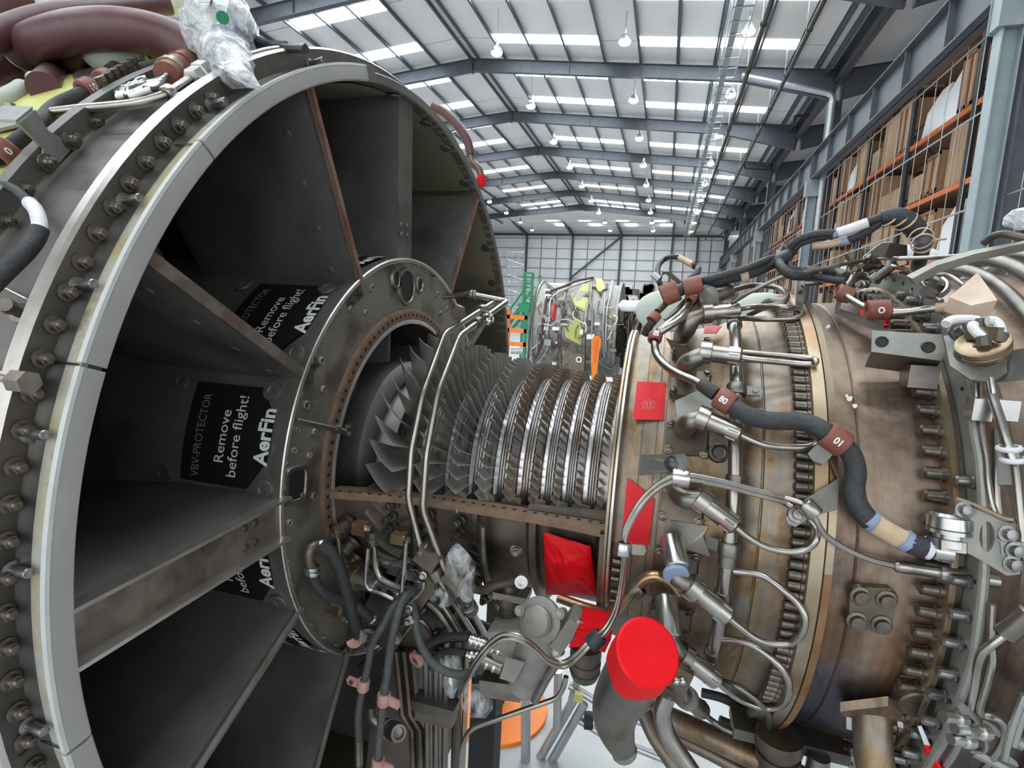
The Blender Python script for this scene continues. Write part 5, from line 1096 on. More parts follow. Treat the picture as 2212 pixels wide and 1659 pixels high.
# unit cluster above: valves, tubes
t = thing('actuator', 'brass ringed actuator body behind the black hoses', 'actuator', PY(770, 1260, .88))
p, q = PY(*z6(500, 520), .88), PY(*z6(620, 560), .87); d = q - p
obj('body', MB().spin(p - d * 1., d, [(0, .012), (d.length * .7, .012), (d.length * .75, .02), (d.length * 1.2, .02), (d.length * 1.25, .025), (d.length * 1.5, .025), (d.length * 1.55, .022), (d.length * 2.3, .021), (d.length * 2.4, .012)], 22), 'steel_bright', t); obj('ring', MB().spin(p + d * .3, d, [(0, .0225), (.002, .0265), (.016, .0265), (.018, .0225)], 24), 'brass', t, label='gold coloured ring')
obj('rod', MB().tube(Y(z6, [(390, 470, .90), (450, 490, .89), (520, 520, .88)], .88), .006), 'tube', t)
def fit_tube(name, label, zf, P, y, r, m='tube', end=None, rr=.02):
    t = thing(name, label, 'tube', PY(*zf(*P[0][:2]), y)); obj('tube', MB().tube(rounded(Y(zf, P, y), rr), r, 10, smooth=False), m, t)
    if end:
        p = PY(*zf(*end[0]), y); q = PY(*zf(*end[1]), y); d = q - p; L = d.length
        obj('end_nut', MB().spin(p, d, [(0, r * 1.5), (L * .35, r * 1.5), (L * .36, r * 2.1), (L * .55, r * 2.1), (L * .56, r * 1.7), (L, r * 1.9), (L, r * 1.4), (L * .6, r * 1.3)], 8, cap=False), end[2], t)
    return t
fit_tube('open_tube', 'short thin tube standing up with an open copper coloured nut', z6, [(460, 440), (455, 380), (445, 310)], .83, .0042, 'tube_dull', ((447, 318), (440, 245), 'brass'))
fit_tube('open_tube', 'thicker tube standing up with an open black nut, bent to the right below', z6, [(650, 370), (660, 480), (690, 560), (780, 600), (900, 620)], .82, .0058, 'tube', ((650, 365), (645, 285), 'flange_dark'))
fit_tube('capped_tube', 'slim tube with a pale block fitting at its top, curving into the bracket', z6, [(838, 330), (825, 500), (810, 640), (780, 680), (700, 640), (630, 620), (605, 580), (610, 480), (620, 380)], .80, .0042, 'tube', None)
t = thing('elbow_block', 'pale copper coloured elbow block high among the small tubes', 'fitting', PY(*z6(590, 270), .82)); obj('block', MB().box(PY(*z6(578, 265), .82), (.026, .02, .022)), 'brass', t); obj('nut', MB().cyl(PY(*z6(600, 270), .82), PY(*z6(640, 275), .82), .007, 8), 'steel_bright', t)
t = thing('elbow_block', 'copper coloured elbow block at the top of the slim tube', 'fitting', PY(*z6(800, 325), .81)); obj('block', MB().box(PY(*z6(795, 322), .805), (.024, .018, .018)), 'brass', t); obj('nut', MB().cyl(PY(*z6(808, 325), .805), PY(*z6(845, 335), .80), .0065, 8), 'tube', t)
fit_tube('link_tube', 'bright straight tube lying behind the bracket, upper one', z6, [(680, 450), (760, 470), (870, 445)], .84, .0055, 'steel_bright')
fit_tube('link_tube', 'bright straight tube lying behind the bracket, lower one', z6, [(680, 580), (760, 605), (900, 635), (960, 640)], .83, .0062, 'steel_bright')
fit_tube('slanted_tube', 'grey tube slanting down right below the clamped pair, left one', z6, [(960, 690), (1020, 740), (1110, 880)], .87, .006, 'tube_dull')
fit_tube('slanted_tube', 'grey tube slanting down right below the clamped pair, right one', z6, [(1030, 690), (1080, 760), (1150, 880)], .88, .006, 'tube_dull')
t = thing('hose_bracket', 'olive brown bent bracket leading down to small bolts by the twin hose tops', 'bracket', PY(*z6(900, 650), .79))
obj('plate', MB().plate(Y(z6, [(940, 560), (985, 520), (1000, 620), (940, 700), (900, 760), (850, 800), (840, 720), (900, 650)], .80), .004), 'case_dark', t); obj('edge', MB().tube(Y(z6, [(935, 570), (930, 610), (840, 710)], .795), .0025, 6), 'bright_edge', t)
for q in ((855, 720), (870, 760), (850, 790), (880, 780), (935, 530)): p = PY(*z6(*q), .792); obj('bolt', MB().spin(p, (.2, -1, .2), [(0, .007), (.006, .007), (.007, .004), (.014, .004)], 8), 'bolt_grey', t)
t = thing('triangle_bracket', 'dark triangular sheet bracket with a bright edge by the hub plate', 'bracket', PY(*z6(370, 270), .86)); obj('plate', MB().plate(Y(z6, [(425, 185), (430, 330), (320, 340)], .87), .003), 'black', t); obj('edge', MB().plate(Y(z6, [(428, 180), (432, 200), (330, 345), (320, 335)], .866), .004), 'bracket_grey', t)
t = thing('link_rod', 'dark angled rod with a forged eye end below the lever arms', 'rod', PY(*z6(1370, 600), .84)); obj('rod', MB().tube(Y(z6, [(1220, 610, .85), (1270, 620, .845), (1330, 595, .84), (1420, 575, .835), (1480, 555, .83)], .84), .0075, 10), 'case_dark', t); p = PY(*z6(1497, 552), .83); obj('eye', MB().spin(p - Vector((0, .006, 0)), (.2, -1, .2), [(0, .011), (.012, .011), (.012, .007), (.002, .0065)], 18), 'steel_bright', t)
# dark filler machinery behind: pumps and pipes
t = thing('accessory_unit', 'dark accessory gear unit in the shadow under the compressor case', 'gear unit', PY(900, 1330, 1.0))
obj('housing', MB().spin(PY(800, 1300, .98), (1, 0, -.15), [(0, .03), (.02, .07), (.09, .075), (.1, .06), (.2, .065), (.21, .045), (.3, .04)], 26), 'flange_dark', t)
obj('housing', MB().spin(PY(960, 1400, .98), (1, 0, .1), [(0, .05), (.04, .055), (.05, .04), (.12, .04)], 24), 'flange_dark', t)
rnd = random.Random(11)
for i in range(34):
    px, py = rnd.uniform(700, 1140), rnd.uniform(1180, 1400); y = rnd.uniform(.87, .95); p = PY(px, py, y)
    if rnd.random() < .5: obj('port', MB().spin(p, (rnd.uniform(-.6, .6), -1, rnd.uniform(-.2, .8)), [(0, .012), (.01, .012), (.011, .008), (.022, .008), (.023, .005), (.03, .005)], 10), rnd.choice(['case_dark', 'bolt_grey', 'flange_dark', 'tube_dull']), t)
    else:
        a = PY(px + rnd.uniform(-60, 60), py + rnd.uniform(-50, 50), y + .02); b = PY(px + rnd.uniform(-90, 90), py + rnd.uniform(20, 90), y + .03)
        obj('line', MB().tube([a, p, b], rnd.uniform(.003, .006), 8), rnd.choice(['tube_dull', 'case_dark', 'tube_dull']), t)
# plastic bags
def bag(label, zf, prof, y, m, name='plastic_bag', seed=0, jit=.10, n=22, flat=.7, cat='bag'):
    rnd = random.Random(seed); vs = []; fs = []; P = [(PY(*zf(a, b), y), w) for a, b, w in prof]; m_ = len(P)
    k = [(PY(*zf(prof[0][0] + 10, prof[0][1]), y) - P[0][0]).length / 10][0]
    for i, (p, w) in enumerate(P):
        d = (P[min(i + 1, m_ - 1)][0] - P[max(i - 1, 0)][0]).normalized(); u = d.cross(Vector((0, 1, 0))).normalized(); v = d.cross(u)
        for j in range(n):
            a = 2 * math.pi * j / n; q = 1 + rnd.uniform(-jit, jit); vs.append(p + (u * math.cos(a) + v * math.sin(a) * flat) * w * k * q)
    for i in range(m_ - 1):
        for j in range(n): fs.append((i * n + j, i * n + (j + 1) % n, (i + 1) * n + (j + 1) % n, (i + 1) * n + j))
    fs += [tuple(range(n)), tuple((m_ - 1) * n + j for j in range(n))]
    return one(name, MB().add(vs, fs), m, label, cat, ang=32)
bag('crinkled clear plastic bag tied at its top beside the lever arms', z6, [(1125, 355, 12), (1125, 385, 40), (1130, 430, 70), (1140, 480, 88), (1150, 530, 88), (1160, 580, 70), (1175, 630, 48), (1185, 680, 25)], .80, 'clear_film', seed=1)
bag('smaller rounded clear bag below the tied bag, behind the tube pair', z6, [(975, 590, 25), (1000, 620, 60), (1045, 640, 75), (1090, 645, 60), (1110, 650, 25)], .83, 'clear_film', seed=2)
bag('clear plastic bag hanging in front of the black post', z6, [(1150, 1190, 35), (1190, 1220, 70), (1230, 1245, 85), (1270, 1255, 75), (1305, 1240, 45)], .80, 'clear_film', seed=4)
bag('clear plastic scrap left of the bag on the black post', z6, [(1120, 990, 20), (1100, 1040, 55), (1075, 1110, 60), (1085, 1170, 40), (1095, 1230, 12)], .83, 'clear_film', seed=5)
# grey valve with round cover
t = thing('grey_valve', 'grey cast valve with a round domed cover above the orange base', 'valve', PY(1150, 1400, .80))
c = PY(*z6(1590, 790), .78); n = Vector((-.25, -1, .35)).normalized()
obj('cover', MB().spin(c - n * .01, n, [(0, .036), (.008, .036), (.010, .033), (.0105, .0255), (.013, .024), (.012, .01), (.0125, .0115), (.022, .0105), (.024, .008)], 32), 'cast_grey', t)
obj('dome', MB().spin(c + n * .0, n, [(.009, .0245), (.014, .021), (.0165, .012), (.017, .002)], 28), 'cast_grey', t)
e = [PY(*z6(*q), .782) for q in [(1500, 850), (1560, 900), (1600, 930), (1640, 920), (1700, 980), (1715, 900), (1690, 840), (1600, 860)]]; obj('apron', MB().plate(e, .012, (0, 1, 0)), 'cast_grey', t)
for q in ((1485, 735), (1712, 752), (1570, 890), (1695, 970)):
    p = PY(*z6(*q), .782); b = obj('ear', MB().spin(p - n * .012, n, [(0, .0085), (.016, .0085)], 14), 'cast_grey', t); obj('screw', MB().spin(p + n * .002, n, [(0, .005), (.004, .005)], 6), 'bolt_grey', b)
p, q = PY(*z6(1590, 880), .82), PY(*z6(1490, 1190), .82); d = q - p; L = d.length
obj('barrel', MB().spin(p, d, [(-.03, .036), (0, .038), (L * .5, .036), (L * .55, .033), (L * .9, .031), (L * .97, .024), (L, .012)], 28), 'cast_grey', t)
obj('side_block', MB().box(PY(*z6(1435, 900), .825), (.06, .05, .06), Matrix.Rotation(-.3, 3, 'Y')), 'cast_grey', t)
obj('name_plate', MB().plate(Y(z6, [(1405, 1005), (1510, 1030), (1450, 1145), (1365, 1120)], .775), .003, (0, 1, 0)), 'bracket_grey', t)
obj('bolt_flange', MB().box(PY(*z6(1755, 835), .80), (.022, .05, .06), Matrix.Rotation(.5, 3, 'Y')), 'cast_grey', t)
for k in (-1, 1): p = PY(*z6(1790 + 20 * k, 830 - 30 * k), .785); obj('bolt', MB().spin(p, (1, -.4, -.3), [(0, .007), (.012, .007)], 6), 'bolt_grey', t)
obj('foot', MB().box(PY(*z6(1390, 1140), .82), (.07, .05, .03), Matrix.Rotation(-.1, 3, 'Y')), 'tube_dull', t)
one('support_strut', MB().tube(Y(z6, [(1695, 1030), (1640, 1110), (1565, 1250)], .80), .0075, 10), 'tube_dull', 'grey strut slanting beside the barrel of the valve', 'strut')
t = thing('shut_off_valve', 'upright dark valve stub with hex flange behind the round cover', 'valve', PY(*z6(1430, 720), .85)); obj('body', MB().spin(PY(*z6(1425, 800), .86), (0, -.1, 1), [(0, .02), (.04, .02), (.045, .026), (.06, .026), (.062, .018), (.08, .016)], 18), 'case_dark', t); obj('flange', MB().box(PY(*z6(1440, 635), .85), (.06, .04, .012)), 'tube_dull', t)
# red capped duct
t = thing('bleed_duct', 'smooth grey bent duct whose mouth is sealed with bright red film', 'duct', PY(1335, 1560, .72))
DP = [(PY(1392, 1412, .66), .0385), (PY(1372, 1448, .685), .0382), (PY(1350, 1487, .705), .0375), (PY(1331, 1525, .72), .034), (PY(1328, 1560, .73), .030), (PY(1337, 1595, .735), .0235), (PY(1348, 1622, .74), .0175)]
def lp(s): f = s * (len(DP) - 1); i = min(int(f), len(DP) - 2); return DP[i][1] * (1 - f + i) + DP[i + 1][1] * (f - i)
obj('duct', MB().tube([p for p, r in DP], lp, 32), 'tube_dull', t)
cn = (CAM - DP[0][0]).normalized() + Vector((.45, .1, .25)); cn.normalize()
obj('rolled_end', MB().spin(DP[-1][0], DP[-1][0] - DP[-2][0], [(-.004, .0185), (.002, .0195), (.006, .018), (.006, .001)], 24), 'tube', t)
q = thing('red_film_cover', 'bright red film stretched tight over the mouth of the grey duct', 'cover', DP[0][0]); cc0 = DP[0][0]
mb = MB(); n_ = 36; u = cn.orthogonal().normalized(); w_ = cn.cross(u); rn = random.Random(3)
dd = (DP[1][0] - DP[0][0]).normalized(); vs = []; fs = []
for k, (h, rr) in enumerate(((.0, .0), (.002, .030), (.0025, .0395), (.0, .0425), (-.005, .0415))):
    for i in range(n_): a = 2 * math.pi * i / n_; vs.append(cc0 + cn * (h + .01) + (u * math.cos(a) + w_ * math.sin(a)) * rr)
for k, s_ in enumerate((.012, .03, .045)):
    for i in range(n_):
        a = 2 * math.pi * i / n_; b_ = (u * math.cos(a) + w_ * math.sin(a)); b_ = (b_ - dd * b_.dot(dd)).normalized(); vs.append(cc0 + dd * (s_ + .006 * math.sin(i * .7)) + b_ * (.0405 + rn.uniform(0, .0015) * (k < 2)))
for k in range(7):
    for i in range(n_): fs.append((k * n_ + i, k * n_ + (i + 1) % n_, (k + 1) * n_ + (i + 1) % n_, (k + 1) * n_ + i))
obj('film', mb.add(vs, fs), 'red_cover', q)
t = thing('red_sleeve', 'red film wrapped over the stub between valve and capped duct', 'cover', PY(*z6(1880, 890), .78)); p, q = PY(*z6(1810, 870), .80), PY(*z6(2000, 900), .77)
obj('film', MB().plate(Y(z6, [(1780, 900), (1820, 810), (2010, 850), (2000, 900), (1965, 975), (1880, 940), (1760, 945)], .775), .05, (0, 1, 0)), 'red_cover', t); obj('fold', MB().plate(Y(z6, [(1800, 850), (2000, 880), (1960, 930), (1850, 915)], .772), .006, (0, 1, 0)), 'red_cover', t)
t = thing('ribbed_stub', 'dark ribbed round stub below the red sleeve', 'stub', PY(*z6(1850, 1010), .83)); p = PY(*z6(1860, 930), .83); obj('body', MB().spin(p, (0, .1, -1), [(0, .026), (.02, .026), (.021, .024), (.028, .024), (.029, .026), (.037, .026), (.038, .024), (.046, .024), (.047, .026), (.06, .022), (.07, .012)], 26), 'flange_dark', t)
# pipes to the right of the duct
one('s_bend_pipe', MB().tube(Y(a5, [(1060, 960), (1020, 1060), (1010, 1160), (1050, 1320), (1140, 1480), (1250, 1640), (1330, 1760)], .72), .0125, 18), 'tube', 'polished S-bend pipe right of the red capped duct', 'pipe')
t = thing('saddle_clamp', 'dark saddle clamp with round studs above the S-bend pipe', 'clamp', PY(*a5(1140, 860), .73)); obj('plate', MB().plate(Y(a5, [(1060, 740), (1130, 690), (1310, 790), (1230, 960), (1190, 1100), (1090, 990), (1000, 930)], .735), .012, (0, 1, 0)), 'case_dark', t)
for q in ((1100, 780), (1200, 835), (1140, 835)): p = PY(*a5(*q), .733); obj('stud', MB().ball(p, .006, 12), 'steel_bright', t)
one('long_duct', MB().tube([PY(1330, 1500, .98), PY(1470, 1562, .95), PY(1640, 1640, .9), PY(1800, 1715, .86)], .020, 20), 'case_brown', 'long bronze coloured duct slanting down right under the case', 'duct')
one('long_duct', MB().tube([PY(1400, 1560, .99), PY(1560, 1640, .96), PY(1700, 1720, .93)], .013, 16), 'case_dark', 'thinner dark duct just below the long bronze duct', 'duct')
one('lower_pipe', MB().tube([PY(1392, 1540, .88), PY(1415, 1590, .86), PY(1455, 1650, .84), PY(1480, 1700, .83)], .014, 16), 'case_dark', 'dark pipe beside the duct end, slanting to the bottom edge', 'pipe')
one('loose_hose', MB().tube(Y(a6, [(560, 1040), (650, 1080), (760, 1110), (880, 1130), (980, 1090), (1010, 1000), (960, 920), (800, 860), (600, 760), (330, 690)], .95), .008, 12), 'hose_black', 'black hose loop seen through the gap under the lowest nozzle', 'hose')
t = thing('scavenge_unit', 'dark ribbed fitting block below the flange bolts at the bottom', 'fitting', PY(1700, 1610, .84)); obj('body', MB().spin(PY(*a6(1330, 1230), .86), (.05, 0, -1), [(0, .035), (.02, .035), (.021, .03), (.03, .03), (.031, .033), (.045, .033), (.046, .028), (.08, .026)], 24), 'case_dark', t); obj('collar', MB().spin(PY(*a6(1840, 1500), .86), (0, 0, -1), [(0, .016), (.06, .018)], 18), 'tube_dull', t)
obj('manifold', MB().box(PY(*a6(1420, 1215), .90), (.17, .06, .018)), 'flange_dark', t)
# flanged drain pipe under the turbine case
t = thing('flanged_pipe', 'bronze flanged pipe stub leaving the turbine case downwards', 'pipe', C(1885, 1530, .39))
p = C(1885, 1527, .395); d = Vector((.03, -.3, -1)).normalized()
fl = CP(Z(1640, 1000, 2.517), [(440, 1300, .405), (700, 1268, .41), (780, 1330, .41), (740, 1360, .40), (600, 1380, .39), (470, 1360, .385)], .4)
obj('flange', MB().plate(fl, .012, d), 'case_brown', t)
obj('pipe', MB().tube([p, p + d * .05, p + d * .12 + Vector((.01, 0, 0)), p + d * .25 + Vector((.02, 0, 0))], .0235, 24), 'case_brown', t)
for q in ((1835, 1546), (1945, 1540)): pp = C(*q, .40); obj('bolt', MB().spin(pp, d, [(0, .008), (.016, .008)], 8), 'bolt_grey', t)

# ================================================================== RIGHT HAND SIDE BEHIND THE TURBINE FLANGE
tr = thing('turbine_rear_case', 'rear turbine case with tall grey ring and wrap-round pipes at the right edge', 'engine case', (.55, AY, AZ - .47))
obj('grey_ring', MB().lathe([(.367, .40), (.3685, .4445), (.371, .4455), (.375, .4445), (.377, .415)], n=160), 'bracket_grey', tr, label='tall grey ring with small holes')
for i in range(40): obj('ring_hole', MB().spin(E(.368, .434, -70 + 5.2 * i), (-1, 0, 0), [(0, .0028), (.0008, .0028)], 8), 'black', tr)
obj('wall', MB().lathe([(.377, .415), (.40, .405), (.43, .40), (.455, .418), (.475, .435), (.53, .445), (.6, .452), (.8, .46)], n=150), 'case_brown2', tr)
for x, r, rad in ((.462, .4535, .0095), (.492, .471, .0105), (.54, .478, .011), (.60, .486, .012)): obj('wrap_pipe', MB().tube([E(x, r, a) for a in range(-56, 112, 4)], rad, 12), 'tube_dull', tr, label='wrap-round grey pipe')
for i in range(24): 
    th = 70 - 5.2 * i
    if not 28 < th < 52: bolt(tr, E(.3685, .4305 if i % 2 else .425, th), 'case', 'bolt_grey', scale=1.0)
t = thing('channel_bracket', 'big grey folded channel with two holes standing over the turbine case', 'bracket', C(1955, 760, .42))
P = CP(r2, [(-530, 75, .47), (300, 125, .475), (345, 330, .47), (300, 440, .45), (-540, 330, .455)], .46); n = (P[2] - P[0]).cross(P[4] - P[0]).normalized(); n = n if n.dot(CAM - P[0]) > 0 else -n
obj('web', MB().plate(P, .004, -n), 'bracket_grey', t); obj('lower_lip', MB().plate([P[4], P[3], P[3] - n * .05 - Vector((0, 0, .012)), P[4] - n * .05 - Vector((0, 0, .012))], .004), 'tube_dull', t); obj('foot', MB().box(C(1985, 812, .415), (.034, .03, .03)), 'tube_dull', t)
for q in ((1904, 740), (2001, 754)): pp = C(*q, .46); pp = pp - n * n.dot(pp - P[0]); obj('hole', MB().spin(pp + n * .0005, n, [(0, .0075), (.0015, .007), (.0016, .0055), (.0008, .005)], 16), 'black', t)
t = thing('round_sensor', 'round tan sensor head with blue white tubes on a grey plate', 'sensor', C(2120, 780, .47))
P = CP(r2, [(320, 140, .47), (560, 120, .48), (1060, 240, .50), (1080, 560, .49), (940, 660, .485), (850, 690, .48), (640, 660, .475), (450, 530, .47), (400, 500, .468)], .47); obj('plate', MB().plate(P, .004), 'bracket_grey', t)
c = C(2124, 745, .50); ax = (C(2124, 745, .53) - C(2142, 812, .49)).normalized()
obj('head', MB().spin(c, ax, [(-.024, .013), (-.013, .019), (-.010, .025), (-.005, .026), (-.004, .0245), (-.002, .0245), (-.001, .0265), (.005, .0265), (.007, .023), (.0075, .002)], 36), 'tan_tape' if 0 else 'band_brown', t)
obj('grip_bar', MB().box(c + ax * .018 + CR * .004, (.009, .036, .016), Matrix.Rotation(.5, 3, 'Z')), 'band_brown', t)
obj('cone', MB().spin(c - ax * .022, -ax, [(0, .015), (.01, .014), (.026, .009), (.028, .0045), (.036, .004)], 24), 'cast_grey', t)
for k, pl in enumerate(([(900, 1440), (930, 1410), (1000, 1385), (1150, 1380), (1290, 1392)], [(1230, 1440), (1225, 1480), (1270, 1540), (1350, 1600)], [(1400, 1400), (1480, 1400), (1535, 1450), (1560, 1560)])):
    Pq = CP(r1, [(a, b, .515 if k else .50) for a, b in pl], .5); obj('wire_tube', MB().tube(Pq, .0055, 10), 'white_tape', t, label='blue white tube'); obj('tube_nut', MB().spin(Pq[-1], (0, -.4, -1), [(0, .0075), (.012, .0075)], 8), 'flange_dark', t)
for q in ((470, 130), (540, 380)): pp = C(*r2(*q), .482); d = rad_dir(pp) + Vector((.4, -.2, 0)); obj('mount_bolt', MB().spin(pp, d, [(0, .0115), (.004, .0115), (.005, .008), (.014, .008), (.015, .0055), (.024, .0055)], 14), 'bolt_grey', t)
t = cable('sensor_cable', 'metal braided cable running down from the sensor head to a white tied fitting', 'cable', [('stem', CP(r2, [(885, 640, .49), (905, 760, .487), (915, 830, .485)], .49), .0028, 'steel_bright'), ('braid', CP(r2, [(870, 690, .48), (900, 850, .478), (950, 1000, .476), (1000, 1150, .475), (1060, 1350, .474), (1100, 1470, .473)], .475), .0052, 'tube'), ('fitting', CP(r2, [(1100, 1470), (1160, 1640)], .473), .0078, 'steel_bright'), ('rod', CP(r3, [(1090, 60), (1110, 200), (1140, 500), (1180, 900), (1210, 1200)], .47), .0042, 'tube')])
for q in ((1105, 1485), (1155, 1620)): clamp(t, C(*r2(*q), .473), (.2, 0, -1), .0082, 'white_tape', .005)
one('edge_plate', MB().plate(CP(r2, [(1070, 330, .49), (1300, 285, .51), (1300, 650, .5), (900, 690, .47)], .49), .004), 'alu', 'pale flat beam end at the right edge beside the sensor plate', 'beam')
def rt(label, P, r=.44, rad=.0038, m='tube', name='vertical_tube'):
    return one(name, MB().tube([C(*q[:2], q[2] if len(q) > 2 else r) for q in P], rad, 10), m, label, 'tube')
rt('first thin upright tube right of the turbine flange, flattened and grey', [(2101, 902), (2108, 950), (2115, 985), (2121, 1040), (2124, 1100), (2126, 1160), (2126, 1225), (2121, 1290), (2112, 1358), (2101, 1428), (2078, 1497), (2060, 1547), (2037, 1600), (2012, 1640), (1990, 1680)], .446, .0055, 'bracket_grey', 'cover_strip')
rt('upright tube with a pale clip, ending behind the pierced bracket', [(2112, 830), (2114, 874), (2123, 953), (2130, 990), (2134, 1044), (2142, 1088), (2152, 1115)], .452)
rt('upright tube close behind the one with the pale clip', [(2150, 930), (2152, 985), (2152, 1067), (2156, 1110)], .445, .004)
rt('tube with a thick fitting bending down left at lower right', [(2190, 1350, .46), (2172, 1369, .46), (2140, 1394, .458), (2121, 1411, .455), (2112, 1440, .452), (2105, 1486, .45), (2094, 1536, .45), (2083, 1575, .45), (2069, 1609, .45), (2050, 1640, .45), (2020, 1672, .45)], .45, .0048)
rt('tube curling in a hook at the lower right corner', [(2144, 1305), (2141, 1387), (2143, 1426), (2133, 1474), (2119, 1543), (2140, 1547), (2160, 1556), (2170, 1575), (2166, 1602), (2147, 1634), (2120, 1665)], .455, .0042)
p, q = C(2168, 1372, .46), C(2212, 1335, .47); one('thick_fitting', MB().spin(p, q - p, [(0, .006), (.003, .0115), (.04, .0115), (.042, .009), (.09, .009)], 18), 'tube_dull', 'thick round fitting on the bent tube at the right edge', 'fitting')
t = thing('tube_clip', 'bright clip block on the upright tubes at right', 'clamp', C(2120, 880, .455)); obj('block', MB().box(C(2114, 883, .458), (.02, .02, .026)), 'steel_bright', t); obj('screw', MB().spin(C(2132, 882, .455), (.2, -1, .1), [(0, .009), (.01, .009)], 12), 'bolt_grey', t); obj('block', MB().box(C(2170, 885, .46), (.022, .015, .024)), 'steel_bright', t)
t = thing('pierced_bracket', 'grey tapered bracket pierced by an oval hole at the right', 'bracket', C(2132, 1160, .465))
out = [(445, 500), (560, 540), (800, 640), (1000, 730), (1090, 750), (1203, 820), (1203, 1300), (1130, 1380), (1000, 1365), (760, 1215), (480, 1065), (470, 800)]
hole = [(790 + 85 * math.cos(a), 930 + 170 * math.sin(a)) for a in [2 * math.pi * i / 24 for i in range(24)]]
rr_ = lambda x: .44 + .03 * (x - 445) / 760
OP = [C(*r3(x, y), rr_(x)) for x, y in out]; no = len(out); cx, cy = 790, 930
ring = []                                              # resample the outline at the angles of the hole points
for hx, hy in hole:
    a = math.atan2((hy - cy), (hx - cx)); best = None; dx, dy = math.cos(a), math.sin(a)
    for i in range(no):
        x1, y1 = out[i]; x2, y2 = out[(i + 1) % no]; ex, ey = x2 - x1, y2 - y1; den = dx * ey - dy * ex
        if abs(den) < 1e-9: continue
        tt = ((x1 - cx) * ey - (y1 - cy) * ex) / den; uu = ((x1 - cx) * dy - (y1 - cy) * dx) / den
        if tt > 0 and -1e-6 <= uu <= 1 + 1e-6: best = tt if best is None else min(best, tt)
    ring.append((cx + dx * best, cy + dy * best))
A = [C(*r3(x, y), rr_(x)) for x, y in ring]; B = [C(*r3(x, y), rr_(x)) for x, y in hole]; dn = -rad_dir(C(*r3(790, 930), .455)) * .004; n_ = 24
obj('plate', MB().add(A + B + [v + dn for v in A] + [v + dn for v in B], [(i, (i + 1) % n_, n_ + (i + 1) % n_, n_ + i) for i in range(n_)] + [(2 * n_ + i, 3 * n_ + i, 3 * n_ + (i + 1) % n_, 2 * n_ + (i + 1) % n_) for i in range(n_)] + [(n_ + i, n_ + (i + 1) % n_, 3 * n_ + (i + 1) % n_, 3 * n_ + i) for i in range(n_)] + [(i, 2 * n_ + i, 2 * n_ + (i + 1) % n_, (i + 1) % n_) for i in range(n_)]), 'bracket_grey', t)
obj('folded_edge', MB().tube([C(*r3(x, y), rr_(x) + .002) for x, y in [(445, 505), (560, 545), (800, 645), (1000, 735), (1090, 755)]], .003, 8), 'band_brown', t); obj('lip', MB().plate(CP(r3, [(890, 960, .475), (960, 840, .475), (1060, 830, .475), (1110, 980, .475), (1240, 1010, .48), (1240, 1160, .48), (950, 1130, .475), (940, 1000, .475)], .475), .003), 'bracket_grey', t)
for q in ((1010, 900), (1090, 1085), (1060, 1235), (520, 630)): pp = C(*r3(*q), .476 if q[0] > 600 else .45); obj('bolt', MB().spin(pp, rad_dir(pp) + Vector((.2, -.2, 0)), [(0, .0095), (.0015, .0095), (.002, .0062), (.008, .0058), (.0085, .003)], 14), 'bolt_grey', t)
one('panel_strip', MB().plate(CP(r3, [(900, 0, .45), (1100, 0, .46), (1090, 345, .46), (910, 350, .45)], .45), .004), 'bracket_grey', 'grey sheet with one hole between the upright tubes and braided cable', 'plate')
t = thing('bolt_nest', 'pale bolts and clip cluster on the lower right tubes', 'clamp', C(2100, 1565, .455))
for q in ((790, 1190), (900, 1300), (860, 1400), (1010, 1320)): pp = C(*r4(*q), .46); obj('bolt', MB().spin(pp, (-1, -.5, .2), [(0, .009), (.01, .009), (.011, .006), (.03, .006)], 10), 'steel_bright', t)
obj('strap', MB().tube(CP(r4, [(740, 1050), (900, 1180), (1010, 1400), (980, 1500), (850, 1490)], .455), .005, 8, flat=.5), 'bracket_grey', t); obj('rail', MB().tube(CP(r4, [(930, 1200, .45), (1150, 1320, .45), (1366, 1450, .46)], .45), .007, 8), 'bracket_grey', t); obj('rail', MB().tube(CP(r4, [(880, 1490, .45), (1366, 1750, .46)], .45), .007, 8), 'bracket_grey', t)
rt('twin bright rod pair at the lower right edge, left rod', [(2212, 1500, .48), (2195, 1545, .48), (2178, 1600, .48), (2170, 1640, .48)], .48, .0036, 'steel_bright', 'bright_rod'); rt('twin bright rod pair at the lower right edge, right rod', [(2222, 1515, .48), (2205, 1560, .48), (2190, 1610, .48)], .48, .0036, 'steel_bright', 'bright_rod')
bag('white taped lump at the lower right corner', r4, [(1180, 1500, 20), (1200, 1560, 60), (1280, 1570, 90), (1350, 1580, 90), (1400, 1590, 60)], .76, 'white_film', 'tape_lump', 8, cat='tape')
t = thing('red_tag', 'red warning streamer hanging by a pale strap at the bottom right', 'tag', C(2010, 1640, .43)); obj('streamer', MB().plate(CP(r4, [(420, 1440, .44), (480, 1450, .44), (600, 1720, .46), (450, 1720, .45)], .44), .002), 'red_cover', t); obj('strap', MB().plate(CP(r4, [(360, 1270, .43), (400, 1265, .43), (480, 1450, .44), (425, 1445, .44)], .43), .002), 'white_tape', t)
one('lower_gusset', MB().plate(CP(r4, [(240, 1480, .41), (420, 1470, .41), (410, 1720, .42), (330, 1720, .42)], .41), .004), 'bracket_grey', 'grey gusset plate left of the red streamer', 'plate')
t = thing('tan_block', 'tan weathered wedge block over the rear pipes at upper right', 'block', C(2105, 625, .47))
P = CP(r1, [(945, 1115, .48), (1280, 820, .50), (1520, 1150, .51), (1200, 1215, .495)], .49); dn = Vector((0, .01, -.018)); obj('body', MB().add(P + [p + dn for p in P], [(0, 1, 2, 3), (7, 6, 5, 4), (0, 4, 5, 1), (1, 5, 6, 2), (2, 6, 7, 3), (3, 7, 4, 0)]), 'tan_block', t)
